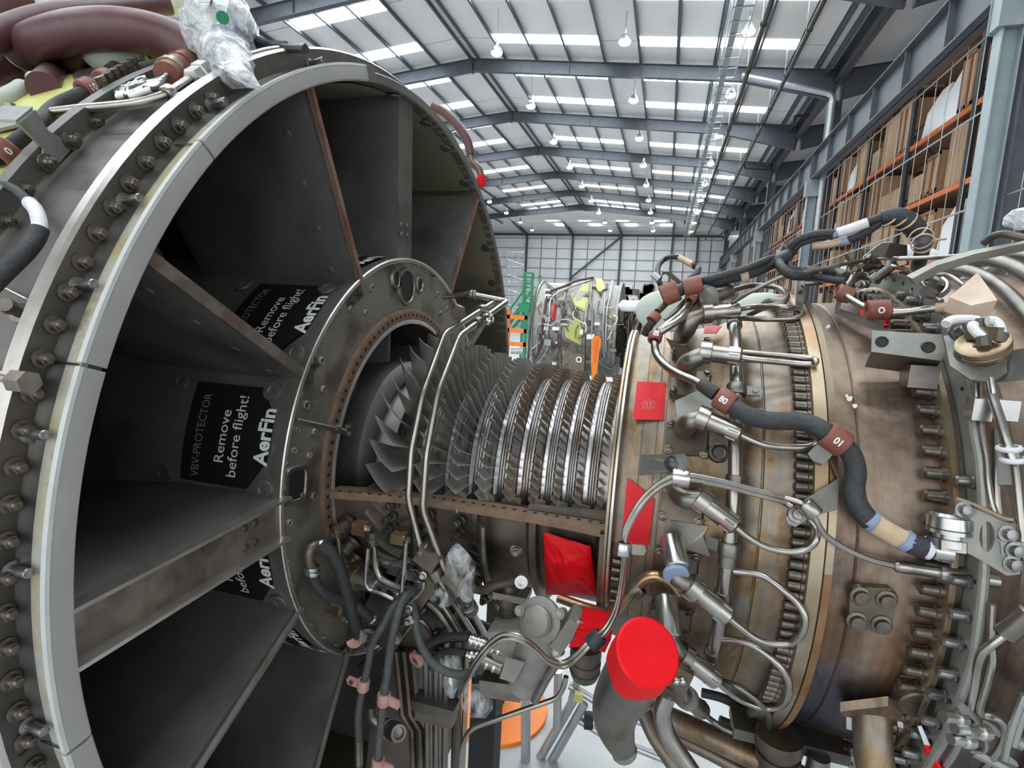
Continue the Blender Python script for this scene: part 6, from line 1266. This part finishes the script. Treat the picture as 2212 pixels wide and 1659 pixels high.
t = thing('pipe_clip', 'small grey clip plate with bolts on the ring, behind the tan block', 'clamp', C(2025, 610, .46)); obj('plate', MB().plate(CP(r1, [(700, 830, .46), (730, 800, .46), (900, 960, .47), (880, 1060, .46), (720, 1060, .455), (650, 900, .455)], .46), .004), 'bracket_grey', t)
for q in ((700, 870), (820, 990), (740, 1080)): pp = C(*r1(*q), .465); obj('bolt', MB().spin(pp, (-1, -.6, .2), [(0, .008), (.014, .008)], 8), 'bolt_grey', t)
obj('curl', MB().tube(CP(r1, [(860, 900), (920, 960), (900, 1050), (850, 1090)], .47), .004, 8), 'tube', t)
one('ring_tube', MB().tube(CP(r1, [(260, 745, .45), (440, 790, .455), (480, 820, .455), (720, 1040, .455), (850, 1170, .455)], .455), .0036, 10), 'tube', 'thin tube slanting across the tall grey ring', 'tube')
one('ring_tube', MB().tube(CP(r1, [(700, 850, .46), (850, 845, .465), (980, 880, .47), (1120, 980, .475)], .47), .0036, 10), 'tube', 'thin tube bowing behind the clip plate', 'tube')
one('edge_beam', MB().plate(CP(r1, [(430, 860, .48), (760, 690, .50), (1200, 560, .52), (1840, 440, .55), (1840, 470, .55), (1250, 600, .52), (800, 735, .5), (500, 895, .48)], .5), .012), 'bracket_grey', 'long grey curved beam rising to the right edge', 'beam')
one('arched_tube', MB().tube(CP(r1, [(1350, 470, .53), (1450, 400, .54), (1600, 360, .55), (1750, 390, .55), (1860, 420, .55)], .54), .005, 10), 'flange_dark', 'dark thin arched tube above the curved beam', 'tube')
bag('white wrapped bundle at the right edge by the pale column', r1, [(1590, 260, 20), (1640, 220, 90), (1720, 190, 140), (1820, 180, 160), (1920, 190, 130)], 1.12, 'bubble_film', 'wrapped_bundle', 9, cat='bundle')
bag('white film bundle behind the tied harness bend', r1, [(360, 600, 60), (450, 580, 110), (560, 600, 120), (680, 610, 110), (800, 620, 60)], 1.3, 'white_film', 'wrapped_bundle', 10, cat='bundle')

def CT(px, py, r=.82):      # on the fan case shell: near side if the ray meets it, else where it passes nearest
    return C(px, py, min(r, .823) if r < .875 else .823) if r > .6 else C(px, py, r)
# ================================================================== TOP LEFT OF THE FAN CASE
t = thing('air_hose', 'thickest maroon hose arching over the fan case with a silver band', 'hose', CT(190, 64, .93))
HP = [CT(*q) for q in [(-120, 260, .90), (-40, 185, .92), (30, 122, .93), (100, 84, .935), (190, 65, .935), (290, 67, .93), (370, 88, .92), (440, 125, .90)]]
obj('hose', MB().tube(HP, .0312, 24), 'hose_maroon', t)
p = CT(45, 112, .93); d = CT(75, 95, .93) - p; obj('band', MB().spin(p - d * .3, d, [(0, .0318), (.001, .033), (.026, .033), (.027, .0318)], 28), 'steel_bright', t, label='silver band'); q = CT(70, 172, .90); obj('clamp_screw', MB().spin(q, CT(95, 155, .9) - CT(60, 185, .9), [(0, .007), (.012, .007), (.013, .011), (.03, .011), (.031, .008), (.045, .008)], 14), 'steel_bright', t)
t = thing('air_hose', 'second maroon hose behind the thickest one, with a white band', 'hose', PX(300, 20, -1.1)); obj('hose', MB().tube([PX(*q, -1.1) for q in [(-60, 110), (20, 62), (120, 32), (240, 20), (385, 8), (470, 12)]], .021, 18), 'hose_maroon', t); obj('band', MB().spin(PX(372, 9, -1.1), (1, 0, -.02), [(0, .0215), (.001, .023), (.03, .023), (.031, .0215)], 22), 'white_tape', t, label='white band')
one('air_hose', MB().tube([PX(*q, -1.35) for q in [(-80, 90), (0, 20), (70, -20), (160, -60)]], .048, 18), 'hose_maroon', 'dark maroon hose cut by the upper left corner', 'hose')
one('air_hose', MB().tube([CT(200, 95, .90), CT(168, 118, .88), CT(130, 150, .865), (CT(95, 190, .85))], .022, 16), 'hose_maroon', 'short maroon hose dipping under the thickest hose', 'hose')
t = thing('green_pipe', 'pale greenish pipe with fitting below the silver band', 'pipe', CT(25, 210, .88)); obj('pipe', MB().tube([CT(-60, 225, .88), CT(0, 218, .88), CT(25, 206, .885), CT(50, 190, .89)], .013, 14), 'pale_green', t)
t = thing('white_wrap', 'white film bundle behind the hoses at upper left', 'bundle', PX(128, 22, -1.3)); obj('film', MB().ball(PX(128, 22, -1.3), .06, 16, (1.3, .8, .7), .12), 'white_film', t, ang=20)
one('case_lump', MB().ball(CT(250, 108, .88), .045, 18, (1.5, .8, .9), .03), 'pale_green', 'pale mottled lump on the case under the thick hose', 'housing')
t = thing('bubble_wrap_bundle', 'bubble wrap bundle tied over the end of the maroon hose', 'bundle', CT(480, 80, .90))
rn = random.Random(2); prof = [(455, 8, 8), (462, 12, 26), (470, 25, 48), (474, 50, 60), (478, 80, 56), (484, 110, 47), (492, 132, 44), (505, 150, 32), (525, 165, 17), (545, 178, 9), (560, 189, 3)]
vs = []; fs = []; n_ = 30
for i, (x, y, w) in enumerate(prof):
    p = CT(x, y, .90 - .008 * i); k = (p - CAM).dot(CF) / F_PX; a0, a1 = prof[max(i - 1, 0)], prof[min(i + 1, len(prof) - 1)]
    d = (CT(a1[0], a1[1], .89) - CT(a0[0], a0[1], .89)).normalized(); u = d.cross(Vector((0, 1, 0))).normalized(); v = d.cross(u)
    for j in range(n_): a = 2 * math.pi * j / n_; vs.append(p + (u * math.cos(a) + v * math.sin(a)) * w * k * 1.25 * (1 + rn.uniform(-.09, .09)))
for i in range(len(prof) - 1):
    for j in range(n_): fs.append((i * n_ + j, i * n_ + (j + 1) % n_, (i + 1) * n_ + (j + 1) % n_, (i + 1) * n_ + j))
obj('film', MB().add(vs, fs), 'bubble_film', t, ang=25)
p = CT(481, 38, .5); p += (CAM - p).normalized() * .057; obj('green_spot', MB().spin(p, CAM - p, [(0, .0085), (.0008, .008)], 12), 'green_paint', t)
vs, fs = text_mesh('HEI', .026, .0006); p = CT(452, 68, .5); p += (CAM - p).normalized() * .06; obj('blue_print', MB().add([p + CR * v.x + (CR * .25 - CD) * v.y * .9 + CD * (v.x * -.12) for v in vs], fs), 'blue_tape', t, flat=True)
t = cable('case_harness', 'black cable bundle with brown round connectors beside the white wires', 'cable', [
    ('cable', [CT(*q) for q in [(240, 156, .865), (265, 136, .875), (294, 120, .88), (348, 108, .885), (400, 108, .885), (424, 125, .875)]], .011, 'hose_black'),
    ('cable', [CT(*q) for q in [(240, 170, .855), (290, 150, .86), (340, 140, .865), (360, 140, .865)]], .008, 'hose_black'),
    ('connector', [CT(418, 122, .872), CT(388, 140, .868)], .0165, 'clamp_red'), ('collar', [CT(397, 128, .871), CT(391, 132, .871)], .0185, 'clamp_red'), ('connector', [CT(385, 143, .866), CT(360, 162, .862)], .017, 'clamp_red'), ('collar', [CT(372, 150, .864), CT(365, 156, .864)], .019, 'band_brown')])
t = thing('white_wires', 'tangle of white wires strapped down between the brown connectors', 'wires', CT(290, 195, .84)); rn = random.Random(6)
for i in range(14):
    y0 = 150 + i * 3; obj('wire', MB().tube([CT(362 - i, 160 + i * 1.5, .858), CT(335 - 3 * i + rn.uniform(-8, 8), 185 + rn.uniform(-10, 10), .852 + rn.uniform(-.006, .008)), CT(295 - 4 * i + rn.uniform(-8, 8), 203 + rn.uniform(-12, 8), .848), CT(245 + 6 * i + rn.uniform(-10, 10), 205 - 3 * i + rn.uniform(-5, 5), .85)], .0032, 8), 'print_white' if i % 4 else 'hose_black', t)
for i in range(8): p = CT(232 + 13 * i, 192 - 8 * i, .86); obj('tie_post', MB().spin(p, rad_dir(p), [(-.006, .005), (.008, .005), (.009, .007), (.016, .007)], 8), 'bolt', t)
t = thing('case_tube', 'pale tube running along the case front of the white wires to a union', 'tube', CT(240, 225, .84)); obj('tube', MB().tube([CT(*q) for q in [(80, 247, .84), (120, 242, .84), (169, 236, .84), (240, 230, .84), (300, 223, .84), (335, 214, .842), (366, 201, .845), (403, 177, .85), (430, 160, .853), (453, 149, .855), (500, 132, .855), (560, 115, .85), (620, 105, .845), (660, 103, .842)]], .0062, 12), 'tube', t)
p, q = CT(412, 172, .851), CT(445, 152, .855); obj('union', MB().spin(p, q - p, [(0, .007), (.003, .0125), ((q - p).length * .5, .0125), ((q - p).length * .55, .0145), ((q - p).length, .0145)], 6), 'steel_bright', t); clamp(t, CT(365, 202, .845), CT(380, 192, .845) - CT(350, 210, .845), .0065, 'tube', .012, tab=CT(392, 205, .83))
t = cable('connector_cable', 'dark ribbed cable with two lettered brown connectors on a small plate', 'cable', [('cable', [CT(*q) for q in [(270, 150, .855), (240, 165, .858), (205, 186, .858), (181, 200, .855), (120, 229, .85), (84, 268, .845), (36, 306, .845), (-20, 348, .845)]], .0092, 'hose_black')])
for q in ((190, 194), (228, 174)): clamp(t, CT(*q, .857), CT(q[0] + 20, q[1] - 10, .857) - CT(q[0] - 20, q[1] + 10, .857), .0098, 'clamp_red', .018, '10' if q[0] < 200 else '5', th=.0042)
clamp(t, CT(12, 330, .846), CT(30, 318, .846) - CT(-5, 345, .846), .0098, 'clamp_red', .022, '0', th=.005)
obj('plate', MB().plate([CT(*q, .862) for q in [(155, 160), (185, 142), (208, 142), (218, 158), (175, 185), (165, 188)]], .004), 'flange_dark', t)
t = thing('rail_bracket', 'grey angle rail end with a bolt at the left edge', 'bracket', CT(30, 255, .85)); obj('shelf', MB().plate([CT(*q) for q in [(-30, 246, .87), (70, 240, .86), (36, 268, .845), (-30, 285, .845)]], .004), 'bracket_grey', t); p = CT(28, 248, .862); obj('bolt', MB().spin(p, (0, -.2, 1), [(0, .011), (.002, .011), (.003, .007), (.014, .006)], 10), 'bolt_grey', t)
t = cable('taped_cable', 'black cable on the case shell with a white taped splice', 'cable', [('cable', [CT(*q) for q in [(-30, 398, .83), (0, 398, .83), (34, 411, .825), (67, 441, .82)]], .0052, 'hose_black'), ('white_wrap', [CT(*q) for q in [(64, 438, .82), (78, 455, .82), (85, 480, .82), (86, 500, .82)]], .0072, 'white_tape'), ('cable', [CT(*q) for q in [(86, 495, .82), (78, 515, .82), (55, 545, .825), (25, 575, .83), (-20, 620, .835)]], .0088, 'hose_black')])
one('tie_wire', MB().tube([CT(5, 620, .802), CT(45, 640, .802), CT(86, 660, .803)], .0015, 6), 'bright_edge', 'thin wire stretched over the case shell below the taped cable', 'wire')
# hose over the far top of the ring with a red tip
t = thing('tip_hose', 'brown flexible hose hanging over the far top of the ring with a red tip', 'hose', E(-.62, .86, 120)); z2 = Z(600, 100, 2.765); yy = 1.58
obj('hose', MB().tube(Y(z2, [(925, 360), (1000, 400), (1080, 480), (1130, 560), (1155, 650)], yy), .0135, 12), 'hose_maroon', t); obj('joint', MB().tube(Y(z2, [(1150, 640), (1165, 690), (1200, 730), (1215, 775)], yy), .011, 10), 'case_dark', t); p = PY(*z2(1215, 770), yy); obj('red_tip', MB().spin(p, (0.05, 0, -1), [(0, .011), (.012, .014), (.03, .012), (.034, .004)], 14), 'red_cover', t)
t = thing('top_cables', 'dark cables and a pale pipe on the case behind the bubble wrap', 'cable', CT(560, 95, .86)); obj('cable', MB().tube([CT(505, 60, .89), CT(550, 84, .885), (CT(600, 100, .87)), CT(660, 106, .85)], .006, 8), 'hose_black', t); obj('cable', MB().tube([CT(515, 95, .88), CT(560, 100, .875), CT(620, 102, .86)], .009, 8), 'hose_black', t)

# ================================================================== STANDS AND FLOOR ITEMS
c = PZ(1073, 1528, 0.0)
t = thing('stand_base', 'round orange base plate on the floor under the engine', 'base', c)
obj('base_plate', MB().spin(c, (0, 0, 1), [(0, .212), (.012, .212), (.014, .21)], 56), 'orange', t); obj('column', MB().box(c + Vector((-.02, .05, .35)), (.09, .09, .7)), 'black', t)
for a in (20, 110, 200, 290): obj('bolt_hole', MB().spin(c + Vector((.17 * math.cos(R(a)), .17 * math.sin(R(a)), .0142)), (0, 0, 1), [(0, .009), (.001, .009)], 14), 'black', t)
pc = PY(1048, 1600, 1.3); hh = PY(1048, 1440, 1.3).z
t = thing('black_post', 'broad black square post standing in front of the orange base plate', 'post', (pc.x, 1.3, 0)); obj('post', MB().box((pc.x, 1.3, hh / 2), (.072, .072, hh)), 'black', t); obj('foot', MB().box((pc.x, 1.3, .01), (.2, .2, .02)), 'black', t)
t = thing('access_steps', 'silver tubular step frame standing on the floor under the engine', 'steps', PZ(1230, 1640, 0))
yv = 1.8
def post(px, top, bot, r=.017, y=yv, m='alu'): obj('post', MB().tube([PY(px[0], top, y), PY(px[1], bot, y)], r, 12, smooth=False), m, t)
post((1136, 1135), 1440, 1760, .018, 1.75); post((1206, 1203), 1450, 1575, .015, 1.75)
obj('stringer', MB().tube([PY(1246, 1500, 1.78), PY(1150, 1665, 1.78), PY(1110, 1735, 1.78)], .016, 12, smooth=False), 'alu', t); obj('stringer', MB().tube([PY(1262, 1520, 1.78), PY(1180, 1665, 1.78), PY(1140, 1735, 1.78)], .016, 12, smooth=False), 'alu', t)
obj('rail', MB().tube([PY(1246, 1552, 1.8), PY(1305, 1588, 1.8), PY(1442, 1643, 1.8), PY(1560, 1690, 1.8)], .014, 12, smooth=False), 'alu', t); obj('rail', MB().tube([PY(1230, 1480, 1.8), PY(1330, 1540, 1.8), PY(1500, 1600, 1.8)], .014, 12, smooth=False), 'alu', t)
obj('rail', MB().tube([PY(1255, 1440, 1.8), PY(1235, 1510, 1.8)], .014, 12, smooth=False), 'alu', t); obj('castor', MB().spin(PY(1262, 1555, 1.79), (1, .2, 0), [(0, .03), (.03, .03)], 16), 'black', t)
obj('corner_guard', MB().box(PY(1250, 1505, 1.76), (.03, .02, .03)), 'yellow_green', t)
# ================================================================== BACKGROUND
BY = 9.0
be_c = PY(1245, 712, 9.9); BX0, BX1 = PY(1150, 700, 9.3).x, PY(1335, 700, 9.3).x
t = thing('background_engine', 'second jet engine covered in pipes and yellow-green panels further back', 'engine', (be_c.x, 9.9, be_c.z - .9))
ax = Vector((1, 0, 0)); b0 = Vector((BX0, 9.9, be_c.z)); Lb = BX1 - BX0
obj('fan_case', MB().spin(b0, ax, [(0, .82), (.04, .87), (.07, .87), (.08, .84), (Lb * .35, .84), (Lb * .36, .87), (Lb * .38, .87), (Lb * .39, .84), (Lb * .62, .84), (Lb * .63, .86), (Lb * .66, .86), (Lb * .67, .83), (Lb - .06, .83), (Lb - .05, .88), (Lb, .88), (Lb, .78), (Lb - .4, .5)], 64), 'bracket_grey', t)
obj('core', MB().spin(b0 + ax * Lb * .8, ax, [(0, .45), (.5, .45), (.6, .5), (1.6, .5)], 40), 'case_dark', t)
for dx in (.3, Lb + .9): obj('cradle', MB().box((BX0 + dx, 9.9, (be_c.z - .4) / 2), (.12, .9, be_c.z - .4)), 'rack_orange', t)
def BP(px, py, k=1.0):    # on the near side of the background case
    d = ray(px, py); oy, oz = 0 - 9.9, CAMZ - be_c.z; r = .85 * k
    A = d.y ** 2 + d.z ** 2; B = 2 * (d.y * oy + d.z * oz); Qq = oy * oy + oz * oz - r * r; D = B * B - 4 * A * Qq
    s = (-B - math.sqrt(D)) / (2 * A) if D > 0 else -B / (2 * A); return CAM + d * s
zb = Z(1080, 480, 3.95)
for P_ in ([(620, 650), (700, 540), (760, 530), (750, 650), (720, 760), (640, 720)], [(640, 820), (720, 860), (690, 1050), (560, 980), (550, 900)], [(820, 480), (870, 480), (900, 560), (850, 600), (820, 560)], [(935, 800), (955, 780), (950, 1000), (930, 1060)]): obj('panel', MB().plate([BP(*zb(*q), 1.02) for q in P_], .02, (0, 1, 0)), 'yellow_green', t, label='yellow-green panel')
for P_, rad, m in (([(800, 470), (650, 500), (540, 550), (430, 590), (400, 640), (380, 760), (360, 900), (350, 1040), (290, 1180)], .028, 'hose_maroon'), ([(790, 490), (640, 540), (520, 590), (440, 650), (420, 800), (400, 1000), (410, 1060), (330, 1200)], .022, 'alu'), ([(780, 500), (775, 600), (770, 680), (790, 760), (785, 900), (780, 980)], .03, 'bracket_grey'), ([(640, 860), (560, 830), (480, 850), (440, 880), (340, 870), (310, 930), (320, 1030), (300, 1180)], .016, 'alu'), ([(470, 700), (460, 760), (450, 840)], .03, 'red_tape'), ([(900, 600), (890, 750), (880, 900), (890, 1150)], .02, 'alu'), ([(960, 500), (940, 620), (915, 760), (905, 900), (900, 1100)], .02, 'bright_edge'), ([(350, 480), (300, 620), (270, 800), (250, 1000), (240, 1180)], .02, 'flange_dark'), ([(500, 900), (490, 1000), (500, 1100), (460, 1200)], .014, 'tube_dull'), ([(440, 1060), (520, 1020), (600, 1040)], .02, 'hose_maroon'), ([(440, 1090), (520, 1050), (590, 1070)], .02, 'hose_maroon')):
    obj('pipe', MB().tube([BP(*zb(*q), 1.05) for q in P_], rad * .8, 8), m, t)
rn = random.Random(21)
for i in range(90):
    px, py = rn.uniform(1155, 1330), rn.uniform(605, 800); p = BP(px, py, 1.03); m = rn.choice(['bracket_grey', 'flange_dark', 'tube', 'print_white', 'case_dark', 'bolt_grey'])
    if rn.random() < .45: obj('unit', MB().box(p, (rn.uniform(.03, .14), .08, rn.uniform(.03, .1))), m, t)
    else: obj('line', MB().tube([p, BP(px + rn.uniform(-15, 15), py + rn.uniform(5, 25), 1.05), BP(px + rn.uniform(-20, 20), py + rn.uniform(20, 50), 1.03)], rn.uniform(.006, .014), 6), m, t)
for i in range(40):
    p = PY(rn.uniform(1338, 1400), rn.uniform(655, 800), rn.uniform(9.2, 9.5)); q = PY(rn.uniform(1338, 1400), rn.uniform(655, 800), 9.4)
    obj('core_line', MB().tube([p, p.lerp(q, .5) + Vector((0, -.05, .1)), q], rn.uniform(.01, .03), 6), rn.choice(['flange_dark', 'case_dark', 'tube_dull', 'black', 'bracket_grey']), t)
t = thing('marked_box', 'dark equipment box with a pale oval mark at the background engine', 'box', PY(1237, 790, 8.6)); q = PY(1240, 790, 8.75); obj('trolley', MB().box((q.x, q.y, (q.z - .2) / 2), (.3, .18, q.z - .2)), 'rack_dark', t); obj('box', MB().box(PY(1240, 790, 8.75), (.36, .2, .42)), 'bracket_grey' if 0 else 'case_dark', t); p = PY(*zb(673, 1172), 8.62); obj('mark', MB().spin(p, (0, -1, 0), [(0, .05), (.004, .05), (.004, .03), (0, .03)], 20, cap=False), 'print_white', t)
t = thing('orange_strap', 'upright bright orange lever standing before the background engine', 'lever', PY(1284, 815, 8.3)); obj('body', MB().plate([PY(*zb(*q), 8.35) for q in [(780, 1264), (775, 1150), (780, 1010), (800, 970), (840, 970), (862, 1000), (860, 1060), (845, 1110), (835, 1200), (830, 1264)]] + [PY(1285, 830, 8.35), PY(1278, 830, 8.35)], .06, (0, 1, 0)), 'orange', t); q = PY(1281, 828, 8.38); obj('stem', MB().box((q.x, q.y, q.z / 2), (.06, .05, q.z)), 'rack_dark', t); obj('groove', MB().plate([PY(*zb(*q), 8.34) for q in [(800, 1200), (805, 1020), (825, 1000), (838, 1030), (815, 1200)]], .01, (0, 1, 0)), 'rack_orange', t)
bag('white film wrap lying on the background engine core', zb, [(1010, 710, 10), (1040, 710, 45), (1110, 715, 50), (1190, 715, 45), (1260, 705, 22), (1290, 695, 8)], 9.0, 'white_film', 'wrapped_bundle', 31, cat='bundle')
def dome(label, px, py, w, h, y): c = PY(px, py, y); k = (c - CAM).dot(CF) / F_PX; t = thing('cowl_panel', label, 'cowl', (c.x, c.y, 0)); obj('shell', MB().ball(c, 1., 28, (w * k, .3 * w * k, h * k)), 'pale_green', t); obj('trestle', MB().box((c.x, c.y, (c.z - h * k * .8) / 2), (.6 * w * k, .1, c.z - h * k * .8)), 'alu', t)
dome('pale green curved cowl left behind the looped lead', 1432, 672, 58, 44, 7.0); dome('pale green curved cowl behind the flat nozzle loop', 1650, 668, 60, 36, 7.0)
t = thing('far_machinery', 'white and grey engine parts on the far side above the pale cowl', 'machinery', PY(1380, 640, 12))
for i in range(26): p = PY(rn.uniform(1345, 1410), rn.uniform(618, 660), 12); obj('unit', MB().box(p, (rn.uniform(.05, .25), .2, rn.uniform(.05, .25))), rn.choice(['print_white', 'bracket_grey', 'flange_dark', 'alu']), t)
obj('table', MB().box((PY(1378, 660, 12).x, 12.1, (PY(1378, 660, 12).z) / 2), (.8, .5, PY(1378, 660, 12).z)), 'alu', t)
# green access stairs, orange rack
gy = 15.
t = thing('green_stairs', 'green access stair tower beyond the fan case', 'stairs', PY(1140, 760, gy))
for x in (1134, 1151): 
    p = PY(x, 590, gy); 
    for dy in (0, .9): obj('post', MB().box((p.x, gy + dy, p.z / 2), (.07, .07, p.z)), 'green_paint', t)
for y in (590, 612, 640, 655): a, b = PY(1134, y, gy), PY(1152, y, gy); obj('bar', MB().box((a + b) / 2, ((b - a).x, .05, .05)), 'green_paint', t)
for k in range(8): a, b = PY(1134, 596 + k * 8, gy), PY(1152, 600 + k * 8, gy); obj('rung', MB().box((a + b) / 2, ((b - a).x, .03, .02)), 'green_paint', t)
obj('platform', MB().box(PY(1143, 666, gy + .5), (.35, 1.2, .25)), 'green_paint', t)
for dy in (0, .8): obj('stringer', MB().tube([PY(1086, 716, gy) + Vector((0, dy, 0)), PY(1138, 652, gy) + Vector((0, dy, 0))], .05, 8), 'green_paint', t); obj('handrail', MB().tube([PY(1086, 690, gy) + Vector((0, dy, 0)), PY(1138, 618, gy) + Vector((0, dy, 0))], .03, 8), 'green_paint', t)
oy = 13.
t = thing('orange_rack', 'orange beam storage rack below the green stairs', 'rack', PY(1115, 770, oy))
for x in (1092, 1100, 1138): p = PY(x, 668, oy); obj('upright', MB().box((p.x, oy, p.z / 2), (.08, .08, p.z)), 'rack_orange' if x < 1110 else 'green_paint', t)
for y in (685, 714, 743): a, b = PY(1088, y, oy), PY(1140, y, oy); obj('beam', MB().box((a + b) / 2, ((b - a).x, .08, .1)), 'orange', t)
for i, (x, y) in enumerate(((1105, 757), (1120, 757), (1133, 757))): one('rolled_cover', MB().spin(PY(x, y, oy + .1), (1, 0, 0), [(0, .09), (.18, .09)], 14), 'alu', '%s silver roll in the orange rack, from the left' % ORD[i], 'roll', 'silver rolls in the orange rack')
t = thing('lattice_tower', 'pale lattice lift tower at the far wall', 'tower', PY(1112, 700, 40))
for x in (1096, 1106, 1120, 1132): obj('post', MB().tube([PY(x, 540, 40), Vector((PY(x, 700, 40).x, 40, 0))], .05, 6, smooth=False), 'galv', t)
for k in range(9): obj('brace', MB().tube([PY(1096, 545 + 16 * k, 40), PY(1132, 545 + 16 * k + (12 if k % 2 else 0), 40)], .04, 6, smooth=False), 'galv', t)
